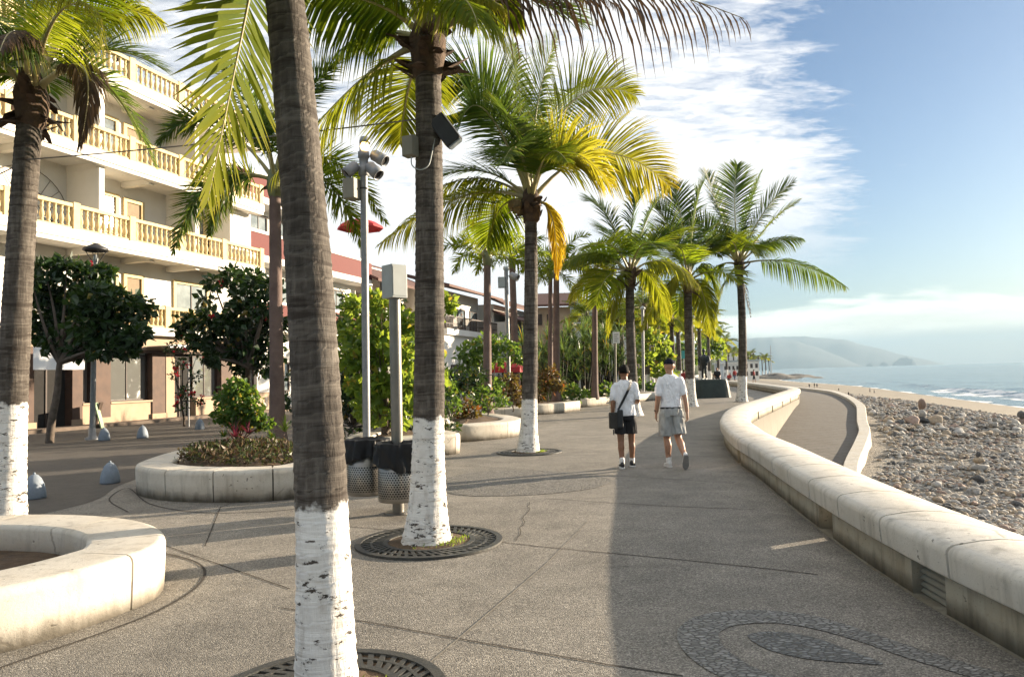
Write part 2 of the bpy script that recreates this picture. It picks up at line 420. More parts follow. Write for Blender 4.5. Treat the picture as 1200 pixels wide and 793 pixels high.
M_frame = nmat('ochre_trim', (0.52, 0.34, 0.12), (0.45, 0.29, 0.10), 4, 0.6)
M_darkwood = nmat('dark_wood', (0.05, 0.03, 0.02), (0.03, 0.018, 0.012), 6, 0.6)
k = N('window_glass'); v = k.coords('Object')
M_glass = k.done(k.bsdf(k.ramp(k.noise(v, 1.3, 3), [(0.35, (0.10, 0.12, 0.13)), (0.65, (0.22, 0.25, 0.26))]), 0.04, None, 0, 1.0))
k = N('shop_glass'); v = k.coords('Object')
M_shopglass = k.done(k.bsdf((0.14, 0.14, 0.13), 0.03, None, 0.0, 1.0, IOR=1.9))
M_bronze = nmat('bronze', (0.045, 0.05, 0.055), (0.025, 0.03, 0.03), 10, 0.4, 0.3, 40, 0.6)
M_plinth = nmat('dark_green_stone', (0.035, 0.05, 0.045), (0.02, 0.03, 0.028), 3, 0.6, 0.4, 14, stains=((0.13, 0.13, 0.11), 4.0, 0.62))
# ================================================================== camera, light, sky
cam_d = bpy.data.cameras.new('camera'); cam = bpy.data.objects.new('camera', cam_d); COL.objects.link(cam)
cam_d.sensor_fit = 'HORIZONTAL'; cam_d.sensor_width = 36.0; cam_d.lens = 36.0 * F / 1200
cam_d.clip_start = 0.05; cam_d.clip_end = 60000
fw = ray(600, 396.5).normalized(); rt = (ray(700, 396.5) - ray(600, 396.5)).normalized(); upv = rt.cross(fw)
Mc = Matrix((rt, upv, -fw)).transposed().to_4x4(); Mc.translation = (0, 0, EYE)
cam.matrix_world = Mc
sc.camera = cam
SUN_EL = R(11.3); SUN_AZ = R(64.5)          # azimuth clockwise from +Y
S_DIR = V((math.cos(SUN_EL) * math.sin(SUN_AZ), math.cos(SUN_EL) * math.cos(SUN_AZ), math.sin(SUN_EL)))
sd = bpy.data.lights.new('sun', 'SUN'); so = bpy.data.objects.new('sun', sd); COL.objects.link(so)
sd.energy = 5.0; sd.angle = R(0.42); sd.color = (1.0, 0.83, 0.62)
so.rotation_euler = S_DIR.to_track_quat('Z', 'Y').to_euler(); so.location = (40, 20, 40)

w = bpy.data.worlds.new('World'); sc.world = w; w.use_nodes = True
nt = w.node_tree; nt.nodes.clear()
k = N.__new__(N); k.nt = nt
wo = nt.nodes.new('ShaderNodeOutputWorld'); bg = nt.nodes.new('ShaderNodeBackground')
sky = nt.nodes.new('ShaderNodeTexSky'); sky.sky_type = 'NISHITA'; sky.sun_disc = False
sky.sun_elevation = SUN_EL; sky.sun_rotation = SUN_AZ; sky.altitude = 0; sky.air_density = 1.0; sky.dust_density = 1.2; sky.ozone_density = 1.0
gen = k.coords('Generated')
xyz = k.n('ShaderNodeSeparateXYZ'); k.l(gen, xyz.inputs[0])
zz = k.math('ADD', k.math('MAXIMUM', xyz.outputs[2], 0.0), 0.10)
cx = k.math('DIVIDE', xyz.outputs[0], zz); cy = k.math('DIVIDE', xyz.outputs[1], zz)
cmb = k.n('ShaderNodeCombineXYZ'); k.l(cx, cmb.inputs[0]); k.l(cy, cmb.inputs[1])
mp = k.n('ShaderNodeMapping'); mp.inputs['Rotation'].default_value = (0, 0, R(28)); mp.inputs['Scale'].default_value = (1.0, 2.2, 1.0)
k.l(cmb.outputs[0], mp.inputs[0])
n1 = k.noise(mp.outputs[0], 1.15, 10, 0.60, 0.5)
n2 = k.noise(mp.outputs[0], 4.5, 8, 0.68, 0.8)
az = k.math('ARCTAN2', xyz.outputs[0], xyz.outputs[1])     # 0 straight along the promenade, + towards the sea
cover = k.n('ShaderNodeMapRange', interpolation_type='SMOOTHSTEP')
for i_, v_ in ((1, R(31)), (2, R(17)), (3, 0.0), (4, 1.0)): cover.inputs[i_].default_value = v_
k.l(az, cover.inputs[0])
left = k.n('ShaderNodeMapRange', interpolation_type='SMOOTHSTEP')
for i_, v_ in ((1, R(-22)), (2, R(-60)), (3, 0.0), (4, 0.6)): left.inputs[i_].default_value = v_
k.l(az, left.inputs[0])
lowl = k.n('ShaderNodeMapRange', interpolation_type='SMOOTHSTEP')
for i_, v_ in ((1, R(22)), (2, R(6)), (3, 0.0), (4, .14)): lowl.inputs[i_].default_value = v_
k.l(k.math('ARCSINE', xyz.outputs[2]), lowl.inputs[0])
n3 = k.noise(mp.outputs[0], 13.0, 6, 0.65, 0.6)
cf = k.math('ADD', k.math('ADD', k.math('MULTIPLY', n1, 0.42), k.math('MULTIPLY', n2, 0.33)), k.math('MULTIPLY', n3, 0.25))
cf = k.math('ADD', cf, k.math('SUBTRACT', k.math('MULTIPLY', cover.outputs[0], k.math('ADD', lowl.outputs[0], 0.26)), k.math('ADD', left.outputs[0], 0.20)))
cl = k.ramp(cf, [(0.43, 0.0), (0.50, 0.5), (0.58, 1.0)])
# fade of the wisps towards the horizon and a low bank of cloud above the sea
elv = k.math('ARCSINE', xyz.outputs[2])
hi_ = k.n('ShaderNodeMapRange', interpolation_type='SMOOTHSTEP')
for i_, v_ in ((1, R(5)), (2, R(13)), (3, 0.0), (4, 1.0)): hi_.inputs[i_].default_value = v_
k.l(elv, hi_.inputs[0])
rightm = k.n('ShaderNodeMapRange', interpolation_type='SMOOTHSTEP')
for i_, v_ in ((1, R(4)), (2, R(14)), (3, 0.0), (4, 1.0)): rightm.inputs[i_].default_value = v_
k.l(az, rightm.inputs[0])
cl = k.math('MULTIPLY', cl, k.math('MAXIMUM', hi_.outputs[0], k.math('SUBTRACT', 1.0, rightm.outputs[0])))
# bright high cloud added overhead and inland, out of the picture, for fill light
zen = k.n('ShaderNodeMapRange', interpolation_type='SMOOTHSTEP')
for i_, v_ in ((1, R(30)), (2, R(55)), (3, 0.0), (4, 1.0)): zen.inputs[i_].default_value = v_
k.l(elv, zen.inputs[0])
beh = k.n('ShaderNodeMapRange', interpolation_type='SMOOTHSTEP')
for i_, v_ in ((1, .35), (2, -.35), (3, 0.0), (4, 1.0)): beh.inputs[i_].default_value = v_
k.l(xyz.outputs[1], beh.inputs[0])
hi2 = k.n('ShaderNodeMapRange', interpolation_type='SMOOTHSTEP')
for i_, v_ in ((1, R(12)), (2, R(34)), (3, 0.0), (4, 1.0)): hi2.inputs[i_].default_value = v_
k.l(elv, hi2.inputs[0])
cl = k.math('MAXIMUM', cl, k.math('MULTIPLY', k.math('MAXIMUM', zen.outputs[0], k.math('MULTIPLY', beh.outputs[0], hi2.outputs[0])), k.ramp(n1, [(.3, .75), (.6, 1.0)])))
bn = k.noise(k.scaled(gen, (5, 5, 26)), 1.0, 8, 0.6)
b1 = k.n('ShaderNodeMapRange', interpolation_type='SMOOTHSTEP')
for i_, v_ in ((1, R(4.7)), (2, R(3.9)), (3, 0.0), (4, 1.0)): b1.inputs[i_].default_value = v_
k.l(k.math('ADD', elv, k.math('MULTIPLY', k.math('SUBTRACT', bn, 0.5), 0.11)), b1.inputs[0])
bank = k.math('MULTIPLY', k.math('MULTIPLY', b1.outputs[0], rightm.outputs[0]), k.ramp(bn, [(0.25, 0.55), (0.6, 1.0)]))
shade = k.ramp(k.noise(k.scaled(gen, (4, 4, 30)), 1.3, 6, 0.6), [(0.35, 0.68), (0.62, 1.0)])
CLOUD = (5.5, 5.5, 5.55); BANK = (9.5, 9.4, 8.2)
skyc = k.mix(1.0, sky.outputs[0], (0.43, 0.55, 0.74), 'MULTIPLY')
cc = k.mix(cl, skyc, CLOUD)
bkc = k.mix(1.0, BANK, shade, 'MULTIPLY')
lowb = k.n('ShaderNodeMapRange', interpolation_type='SMOOTHSTEP')
for i_, v_ in ((1, R(2.7)), (2, R(1.7)), (3, 0.0), (4, 1.0)): lowb.inputs[i_].default_value = v_
k.l(k.math('ADD', elv, k.math('MULTIPLY', k.math('SUBTRACT', bn, 0.5), 0.02)), lowb.inputs[0])
bkc = k.mix(lowb.outputs[0], bkc, (2.6, 3.1, 3.2))
cc = k.mix(k.math('MULTIPLY', bank, 0.8), cc, bkc)
k.l(cc, bg.inputs[0]); bg.inputs[1].default_value = 0.052
k.l(bg.outputs[0], wo.inputs[0])
vs = sc.view_settings; vs.view_transform = 'Standard'; vs.look = 'None'; vs.gamma = 1.0; vs.use_curve_mapping = False; vs.exposure = 2.03
cy_ = sc.cycles; cy_.use_denoising = True; cy_.max_bounces = 8; cy_.diffuse_bounces = 3; cy_.glossy_bounces = 3; cy_.transmission_bounces = 4
cy_.transparent_max_bounces = 8; cy_.volume_bounces = 0; cy_.sample_clamp_indirect = 6.0; cy_.use_adaptive_sampling = True; cy_.adaptive_threshold = 0.015
cy_.caustics_reflective = False; cy_.caustics_refractive = False

# ================================================================== sea wall line
WALL = catmull([(3.15, -8), (3.05, -3), (2.97, 0.5), (2.95, 4), (3.02, 5.5), (3.22, 7.2), (3.49, 9), (3.78, 10.8), (4.02, 12.5), (4.38, 14.3), (5.05, 17.0),
                (6.75, 21.9), (9.8, 28.4), (12.9, 35), (14.7, 38.9), (16.0, 43.2), (17.8, 52), (20.4, 66), (24, 90), (31, 125), (42, 170), (58, 225), (74, 275)], 14)
WL = [0.0]
for a, b in zip(WALL[:-1], WALL[1:]): WL.append(WL[-1] + (b - a).length)
def wall_at(s):
    lo, hi = 0, len(WL) - 1
    while hi - lo > 1:
        m_ = (lo + hi) // 2
        if WL[m_] <= s: lo = m_
        else: hi = m_
    t = (s - WL[lo]) / (WL[hi] - WL[lo]); return WALL[lo].lerp(WALL[hi], t)
def wall_s(y):
    for i in range(len(WALL) - 1):
        if WALL[i].y <= y <= WALL[i + 1].y:
            return WL[i] + (WL[i + 1] - WL[i]) * (y - WALL[i].y) / (WALL[i + 1].y - WALL[i].y)
def wall_x(y):
    return wall_at(wall_s(min(274.9, max(-7.9, y)))).x
def sub(s0, s1, n):
    return [wall_at(s0 + (s1 - s0) * i / n) for i in range(n + 1)]

# ================================================================== ground sheets
WW = [p for p in WALL]
mb = MB(); mb.sheet([(-90, -8)] + [(p.x, p.y) for p in WW] + [(-90, 275)], 0.0)
pave = mb.build('promenade', M_pave); tag(pave, kind='structure')
M_land = nmat('land_ground', (0.15, 0.13, 0.10), (0.09, 0.10, 0.06), 0.05, 0.95)
mb = MB(); mb.sheet([(-7000, -8000), (2.9, -8000), (2.9, -8.01), (-90.01, -8.01), (-90.01, 275.01), (74, 275.01), (95, 320), (230, 800), (500, 1700), (900, 3000), (2300, 7400), (-7000, 7400)], -0.02)
tag(mb.build('land', M_land), kind='structure')

# hotel-side setts: own tone a bit darker, plus plaza shade put into the colour
M_shaded_setts = concrete('shaded_setts', (0.092, 0.081, 0.069), (0.042, 0.037, 0.032), (0.08, 0.069, 0.057), 0.6, 1.4)
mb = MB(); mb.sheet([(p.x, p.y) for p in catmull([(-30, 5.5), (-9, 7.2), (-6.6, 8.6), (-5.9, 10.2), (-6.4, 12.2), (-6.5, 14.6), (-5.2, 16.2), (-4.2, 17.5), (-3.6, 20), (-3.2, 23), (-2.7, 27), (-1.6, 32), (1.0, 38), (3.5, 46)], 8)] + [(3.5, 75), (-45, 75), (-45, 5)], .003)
tag(mb.build('shaded_street', M_shaded_setts), kind='structure')
# joints in the pavement
def strip(mb, pts, wd, z, mi=0):
    pts = [V((p[0], p[1], 0)) for p in pts]
    mb.sweep(pts, [(-wd / 2, z), (wd / 2, z)], mi, False, caps=False)
def flat_strip(mb, pts, wd, z):
    pts = [V((p[0], p[1], 0)) for p in pts]; vs = []
    for i, p in enumerate(pts):
        T = (pts[min(i + 1, len(pts) - 1)] - pts[max(i - 1, 0)]).normalized(); S = V((T.y, -T.x, 0)) * (wd / 2)
        vs += [p + S + UP * z, p - S + UP * z]
    mb.add(vs, [(2 * i, 2 * i + 2, 2 * i + 3, 2 * i + 1) for i in range(len(pts) - 1)])
mb = MB()
for seq in ([(330, 712), (416, 726), (530, 747), (640, 766), (720, 780), (800, 792)], [(410, 617), (470, 622)], [(560, 632), (640, 641), (780, 654), (880, 664), (958, 673)],
            [(640, 584), (780, 593), (888, 597)], [(240, 640), (260, 590), (345, 585)], [(190, 638), (340, 690)], [(520, 545), (600, 549), (700, 556), (860, 566)],
            [(560, 525), (720, 531), (850, 536)], [(640, 508), (840, 515)]):
    flat_strip(mb, resample([G(*p) for p in seq], 0.4), 0.014, 0.004)
for yy in (19.5, 22.5, 25.5, 28.5, 32, 36, 40, 45, 50): flat_strip(mb, [(-1 + yy * .03, yy - .3), (wall_x(yy) - .4, yy + .4)], 0.02, 0.004)
# ring joint round the near bench planter
mb.build('paving_joint', M_joint, pave)
mb = MB()
flat_strip(mb, resample([G(640, 661), G(545, 742)], 0.4), 0.012, 0.005); flat_strip(mb, resample([G(690, 610), G(640, 661)], 0.4), 0.009, 0.005)
flat_strip(mb, resample([G(545, 742), G(500, 780)], 0.4), 0.008, 0.005)
mb.build('pale_paving_joint', M_joint_pale, pave)
# hairline crack
mb = MB(); rr = random.Random(4); pts = []
for i in range(15):
    t = i / 14; p = G(622, 588).lerp(G(604, 634), t); pts.append((p.x + rr.uniform(-.03, .03), p.y + rr.uniform(-.02, .02)))
flat_strip(mb, pts, 0.009, 0.0045); mb.build('paving_crack', M_joint, pave)

# pebble mosaics set flush in the paving
def blob(pts): return [(p.x, p.y) for p in catmull([G(*p) for p in pts], 10, True)]
def band(mb, outer, inner, z):
    n = len(outer); vs = [(x, y, z) for x, y in outer] + [(x, y, z) for x, y in inner]
    mb.add(vs, [(i, (i + 1) % n, n + (i + 1) % n, n + i) for i in range(n)])
outer = [(793, 745), (805, 728), (835, 718), (890, 715), (950, 721), (1010, 738), (1075, 760), (1150, 782), (1200, 797), (1160, 812), (1050, 822), (930, 815), (850, 795), (808, 770)]
inner = [(842, 745), (850, 737), (868, 732), (905, 730), (950, 736), (1005, 751), (1060, 770), (1115, 787), (1150, 799), (1120, 805), (1040, 806), (950, 800), (890, 785), (853, 762)]
core = [(876, 746), (890, 741), (920, 741), (960, 749), (1000, 764), (1035, 778), (1000, 777), (945, 772), (900, 761)]
mb = MB(); band(mb, blob(outer), blob(inner), 0.005); mb.build('pebble_mosaic', M_mosaic, pave)
mb = MB(); mb.sheet(blob(core), 0.005); mb.build('dark_pebble_mosaic', M_mosaic_dark, pave)
M_mosaic_pale = mosaic_mat('pale_pebble_mosaic', (0.17, 0.16, 0.14), (0.30, 0.28, 0.25))
outer = [(508, 572), (525, 560), (560, 553), (610, 551), (660, 553), (700, 557), (716, 563), (700, 571), (650, 578), (590, 581), (540, 580)]
mb = MB(); mb.sheet(blob(outer), 0.005); mb.build('pale_pebble_mosaic', M_mosaic_pale, pave)

# ================================================================== sea wall
sw = thing('sea_wall', 'long curving pale concrete sea wall with a rounded cap along the promenade', 'wall', (2.95, 4, 0))
_half = [(.25, .279), (.305, .280), (.315, .286), (.318, .296), (.326, .42), (.326, .43), (.322, .452), (.308, .472), (.285, .485), (.272, .489), (.12, .512), (.0, .519)]
cap_prof = [(-a, b) for a, b in _half[:-1]] + _half[::-1]
s4 = wall_s(4.60); s = s4 - 0.95 * 9; far_s = wall_s(60)
while s < far_s:
    mb = MB(); mb.sweep(sub(s + .011, s + .95 - .011, 4), cap_prof); mb.build('cap_segment', M_cap, sw)
    s += 0.95
mb = MB(); mb.sweep(sub(s, WL[-1], 120), cap_prof); mb.build('far_cap', M_cap, sw)
mb = MB(); mb.sweep(sub(s4 - 0.95 * 9, s, 120), [(-.24, .282), (-.26, .34), (-.24, .40), (0, .43), (.24, .40), (.26, .34), (.24, .282)]); mb.build('cap_core', M_dark, sw)
slots = [(wall_s(0.6), wall_s(1.05)), (wall_s(4.78), wall_s(5.22)), (wall_s(6.93), wall_s(7.38)), (wall_s(12.35), wall_s(12.72))] + [(wall_s(y), wall_s(y) + .3) for y in (17.2, 20.2, 23.4, 26.9, 30.3, 33.6, 37.5)]
cur = 0.0
mb = MB()
for a, b in slots + [(WL[-1], WL[-1])]:
    n = max(2, int((a - cur) / 0.5)); mb.sweep(sub(cur, a, min(n, 200)), [(-.25, .012), (-.25, .278), (.25, .278), (.25, .012)]); cur = b
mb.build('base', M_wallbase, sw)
mb = MB(); mb.sweep(sub(0, WL[-1], 400), [(-.262, -.1), (-.262, .012), (.255, .012), (.255, -2.6), (.0, -2.6), (0, -.1)]); mb.build('footing', M_wallbase, sw)
a, b = slots[1]
for j in range(5):
    mb = MB(); z0 = .03 + j * .046
    mb.sweep(sub(a, b, 3), [(-.20, z0), (-.16, z0 + .035), (-.15, z0 + .03), (-.19, z0 - .005)]); mb.build('vent_slat', M_tanbox, sw)
mb = MB(); mb.sweep(sub(a, b, 3), [(.0, .012), (.0, .268), (.05, .268), (.05, .012)]); mb.build('vent_back', M_dark, sw)

# ================================================================== ramp down to the beach, behind the wall
RC = [(5.9, 13.2, -2.05), (7.5, 17.2, -1.75), (9.6, 21.8, -1.42), (11.6, 25.5, -1.18), (13.2, 28.5, -.98), (14.3, 31, -.81), (15.6, 33.8, -.63), (16.9, 36.7, -.45), (18.0, 40, -.24), (18.9, 43.5, -.06), (19.7, 47, 0), (21.4, 55, -.02), (23.5, 65, -.1)]
RW = [12.4, 16.3, 20.4, 23.8, 26.4, 28.5, 31.0, 33.6, 37.0, 41.0, 45.0, 53.0, 63.0]
rc = catmull(RC, 10); rwy = [p.x for p in catmull([(y, 0, 0) for y in RW], 10)]
M_ramp = concrete('ramp_concrete', (0.135, 0.122, 0.105), (0.065, 0.058, 0.05), (0.12, 0.105, 0.085), 0.6)
mbt = MB(); mbu = MB(); L = 0
cum = [0]
for a, b in zip(rc[:-1], rc[1:]): cum.append(cum[-1] + (b - a).length)
def ramp_at(d):
    j = 0
    while j < len(cum) - 2 and cum[j + 1] < d: j += 1
    t = (d - cum[j]) / (cum[j + 1] - cum[j]); c = rc[j].lerp(rc[j + 1], t); y = rwy[j] + (rwy[j + 1] - rwy[j]) * t
    return V((wall_x(y) + .2, y, c.z)), c
d = 0
while d < cum[-1] - .7:
    a0, c0 = ramp_at(d + .012); a1, c1 = ramp_at(d + .688)
    mbt.add([a0, c0, c1, a1], [(0, 1, 2, 3)])
    a0, c0 = ramp_at(d); a1, c1 = ramp_at(d + .7)
    q = V((0, 0, .02)); mbu.add([a0 - q, c0 - q, c1 - q, a1 - q], [(0, 1, 2, 3)])
    d += .7
rp = mbt.build('ramp_path', M_ramp); tag(rp, kind='structure'); mbu.build('paving_joint', M_joint, rp)
kb = thing('ramp_kerb', 'low pale concrete kerb curving along the outer edge of the beach ramp', 'kerb', tuple(rc[20]))
d = 0
while d < cum[-1] - 1.0:
    mb = MB(); P = []
    for i in range(5):
        _, c = ramp_at(d + .005 + .99 * i / 4); P.append(c)
    mb.sweep(P, [(-.02, -.5), (-.02, .12), (.0, .14), (.36, .14), (.385, .12), (.42, -.7)], 0, False); mb.build('kerb_stone', M_kerb, kb); d += 1.0

# ================================================================== beach
SHORE = catmull([(24, -60), (27.5, -10), (33, 20), (39, 45), (45.4, 66), (53.2, 93), (71.8, 157), (84.5, 223), (96, 268), (118, 330), (260, 800)], 10)
def shore_x(y):
    for a, b in zip(SHORE[:-1], SHORE[1:]):
        if a.y <= y <= b.y: return a.x + (b.x - a.x) * (y - a.y) / (b.y - a.y)
    return SHORE[-1].x
def sm(a, b, x):
    t = min(1, max(0, (x - a) / (b - a))); return t * t * (3 - 2 * t)
SEA = -2.5
TOPZ = [(11, -1.9), (17, -1.8), (22, -1.44), (28.5, -1.02), (36, -.52), (43, -.14), (60, -.22), (140, -.8)]
def beach_z(x, y):
    x0 = wall_x(y); u = (x - x0) / (shore_x(y) - x0)
    top = TOPZ[-1][1]
    for (a_, za), (b_, zb_) in zip(TOPZ[:-1], TOPZ[1:]):
        if y <= b_: top = za + (zb_ - za) * sm(a_, b_, y) if y > a_ else za; break
    z = top + (SEA - top) * max(0, u) ** 0.8 if u <= 1 else SEA - (u - 1) * 2.2
    am = .10 * (1 - sm(.55, .75, u)) + .02
    z += am * noise.noise((x * .35, y * .35, 3)) + .5 * am * noise.noise((x * 1.3, y * 1.3, 8))
    z += .22 * math.exp(-((u - .46) / .10) ** 2) * sm(14, 26, y) * (1 - sm(60, 90, y))
    return z
ys = [-9 + i * .5 for i in range(140)] + [61 + i * 2.5 for i in range(88)]
us = [i / 44 for i in range(45)] + [1.04, 1.1, 1.2, 1.4]
mb = MB(); vs_ = []
for y in ys:
    x0 = wall_x(y); x1 = shore_x(y)
    for u in us:
        x = x0 + (x1 - x0) * u; vs_.append((x, y, beach_z(x, y)))
nu = len(us)
mb.add(vs_, [(i * nu + j, i * nu + j + 1, (i + 1) * nu + j + 1, (i + 1) * nu + j) for i in range(len(ys) - 1) for j in range(nu - 1)], 0, True, [1 - sm(.56, .70, us[q % nu]) for q in range(len(vs_))])
k = N('beach_sand'); v = k.coords('Object')
col = k.ramp(k.noise(v, .5, 8, .6), [(.3, (0.21, 0.185, 0.145)), (.7, (0.29, 0.255, 0.20))])
col = k.mix(k.ramp(k.noise(v, 14, 4, .6), [(.5, 0.0), (.66, .5)]), col, (0.17, 0.145, 0.115))
pv_ = k.n('ShaderNodeTexVoronoi'); pv_.inputs['Scale'].default_value = 14; k.l(v, pv_.inputs['Vector'])
ps_ = k.n('ShaderNodeSeparateColor'); k.l(pv_.outputs['Color'], ps_.inputs[0])
pc_ = k.ramp(ps_.outputs[0], [(0.0, (.12, .112, .10)), (.5, (.21, .195, .17)), (.8, (.26, .23, .19)), (1.0, (.34, .315, .28))])
tz_ = k.math('MULTIPLY', k.attr('tint'), k.ramp(k.noise(v, .8, 5, .6), [(.3, .6), (.55, 1.0)]))
col = k.mix(tz_, col, pc_)
ph_ = k.math('MULTIPLY', k.math('MULTIPLY', pv_.outputs['Distance'], tz_), -1.6)
M_sand = k.done(k.bsdf(col, .95, k.bump(k.math('ADD', ph_, k.math('ADD', k.noise(v, 3.5, 8, .65), k.math('MULTIPLY', k.noise(v, 22, 3), .25))), .8, .06), 0, .2))
tag(mb.build('beach', M_sand), kind='structure')

# stones
def stone_mesh(name, seed, sub_=2, mats=None, round_=.5):
    bm = bmesh.new(); bmesh.ops.create_icosphere(bm, subdivisions=sub_, radius=1.0)
    rr = random.Random(seed); ax = V((rr.uniform(.75, 1.3), rr.uniform(.7, 1.1), rr.uniform(.45, .75)))
    o = V((rr.uniform(0, 99), rr.uniform(0, 99), 0))
    for q in bm.verts:
        n_ = noise.noise(q.co * .9 + o) * .42 + noise.noise(q.co * 2.3 + o) * .16
        q.co = V((q.co.x * ax.x, q.co.y * ax.y, q.co.z * ax.z)) * (1 + n_)
        for d_ in range(3):
            nn = V((rr.random() - .5, rr.random() - .5, rr.random() - .3))
    # a few flat faces
    for j in range(3):
        nn = V((rr.uniform(-1, 1), rr.uniform(-1, 1), rr.uniform(-.6, 1))).normalized(); lim = rr.uniform(.55, .8)
        for q in bm.verts:
            e = q.co.dot(nn) - lim
            if e > 0: q.co -= nn * e * .85
    me = bpy.data.meshes.new(name); bm.to_mesh(me); bm.free()
    for p in me.polygons: p.use_smooth = True
    for m in mats or []: me.materials.append(m)
    return me
def stonemat(name, a, b):
    k = N(name); v = k.coords('Object'); oi = k.n('ShaderNodeObjectInfo').outputs['Random']
    c = k.ramp(k.noise(v, 2.5, 7, .65), [(.3, a), (.7, b)])
    c = k.mix(1.0, c, k.ramp(oi, [(0, .75), (1, 1.25)]), 'MULTIPLY')
    return k.done(k.bsdf(c, .85, k.bump(k.noise(v, 7, 6, .65), .6, .05), 0, .25))
SM = {'grey': stonemat('stone_grey', (0.28, 0.272, 0.255), (0.38, 0.365, 0.34)), 'tan': stonemat('stone_tan', (0.30, 0.24, 0.175), (0.38, 0.315, 0.235)),
      'dark': stonemat('stone_dark', (0.07, 0.07, 0.072), (0.13, 0.128, 0.125)), 'pinkish': stonemat('stone_pink', (0.25, 0.185, 0.15), (0.35, 0.265, 0.22)),
      'pale': stonemat('stone_pale', (0.38, 0.36, 0.32), (0.47, 0.44, 0.39))}
SHAPES = {c: [stone_mesh('stone', 11 * i + j * 7, 3, [m]) for i in range(4)] for j, (c, m) in enumerate(SM.items())}
rr = random.Random(21)
placed = 0
def put_stone(x, y, r, c, label, group, z=None, lift=.25, name='beach_stone'):
    o = link(name, rr.choice(SHAPES[c])); tag(o, label, 'stone', group)
    o.location = (x, y, (beach_z(x, y) + r * lift) if z is None else z); o.rotation_euler = (rr.uniform(-.3, .3), rr.uniform(-.3, .3), rr.uniform(0, 6.28)); o.scale = (r,) * 3
    return o
LAB = {'grey': 'rough grey stone lying among the pebbles below the sea wall', 'tan': 'tan stone lying among the pebbles below the sea wall',
       'pinkish': 'reddish brown stone lying among the pebbles below the sea wall', 'pale': 'pale cream stone lying among the pebbles below the sea wall', 'dark': 'dark charcoal stone lying among the pebbles below the sea wall'}
def beach_pt(px0, px1, py0, py1):
    for _ in range(60):
        px = rr.uniform(px0, px1); py = rr.uniform(py0, py1); z = -1.5
        for it in range(6):
            p = G(px, py, z)
            if not (-8 < p.y < 270): break
            z = beach_z(p.x, p.y)
        else:
            u = (p.x - wall_x(p.y)) / (shore_x(p.y) - wall_x(p.y))
            if .02 < u < .64: return p
    return None
cols = ['grey'] * 5 + ['tan'] * 3 + ['pinkish'] * 2 + ['pale'] * 2 + ['dark']
def ok_ramp(p):
    if 16 < p.y < 63:
        for c in rc[::3]:
            if abs(c.y - p.y) < 1.6 and p.x < c.x + .52: return False
    return True
for i in range(285):
    if i < 95: p = beach_pt(1010, 1195, 484, 512); r = rr.uniform(.11, .25)
    elif i < 130: p = beach_pt(985, 1080, 462, 490); r = rr.uniform(.12, .26)
    else: p = beach_pt(1010, 1200, 505, 612); r = rr.uniform(.055, .125) * (1.25 if rr.random() < .2 else 1)
    if p is None or not ok_ramp(p): continue
    c = rr.choice(cols); put_stone(p.x, p.y, r, c, LAB[c], c + ' stones on the beach')
def at_px(px, py):
    z = -1.6
    for it in range(8): p = G(px, py, z); z = beach_z(p.x, p.y)
    return p
# balanced stone stacks
p = at_px(1081, 502); x, y, z = p.x, p.y, p.z
kx = y / F                                           # metres per pixel there
def stack(px, py, items, grp):
    p = at_px(px, py); m = p.y / F; z = p.z
    for wpx, hpx, c, lab in items:
        o = link('balanced_stone', rr.choice(SHAPES[c])); tag(o, lab, 'stone', grp)
        h = hpx * m / 2 * 1.08; o.scale = (wpx * m / 2, wpx * m / 2 * .8, h * 1.5)
        o.location = (p.x + rr.uniform(-.02, .02), p.y, z + h * .9); o.rotation_euler = (0, 0, rr.uniform(-.4, .4)); z += h * 1.72
stack(1081, 497, [(17, 9, 'dark', 'broad dark stone at the foot of the tallest balanced stack'), (10, 8, 'grey', 'middle grey stone of the tallest balanced stack'), (12, 15, 'pinkish', 'upright reddish oval stone balanced on top of the tallest stack')], 'stones of the tallest balanced stack')
stack(1166, 500, [(9, 6, 'grey', 'lowest stone of the thin grey stack at the edge of the sand'), (6, 5, 'grey', 'middle stone of the thin grey stack at the edge of the sand'), (4, 5, 'pinkish', 'small top stone of the thin grey stack at the edge of the sand')], 'stones of the thin stack')
stack(1198, 497, [(8, 8, 'pinkish', 'reddish stone under the dark round one by the sand'), (11, 8, 'dark', 'dark round stone balanced on a reddish one by the sand')], 'stones of the stack by the sand')
stack(1148, 553, [(18, 10, 'grey', 'flat grey stone under the tan one beside the black stone'), (13, 9, 'tan', 'tan stone sitting on the flat grey one beside the black stone'), (9, 6, 'dark', 'small dark stone on top of the tan one beside the black stone')], 'stones of the low stack')
p = at_px(1146, 566); put_stone(p.x, p.y, .19, 'dark', 'large black angular stone at the foot of the low stack', None, lift=.5)
p = at_px(1096, 498); put_stone(p.x, p.y, .42, 'tan', 'large rounded tan boulder beside the tallest balanced stack', None, lift=.55)
p = at_px(1070, 497); put_stone(p.x, p.y, .38, 'pinkish', 'large reddish boulder left of the tallest balanced stack', None, lift=.4)
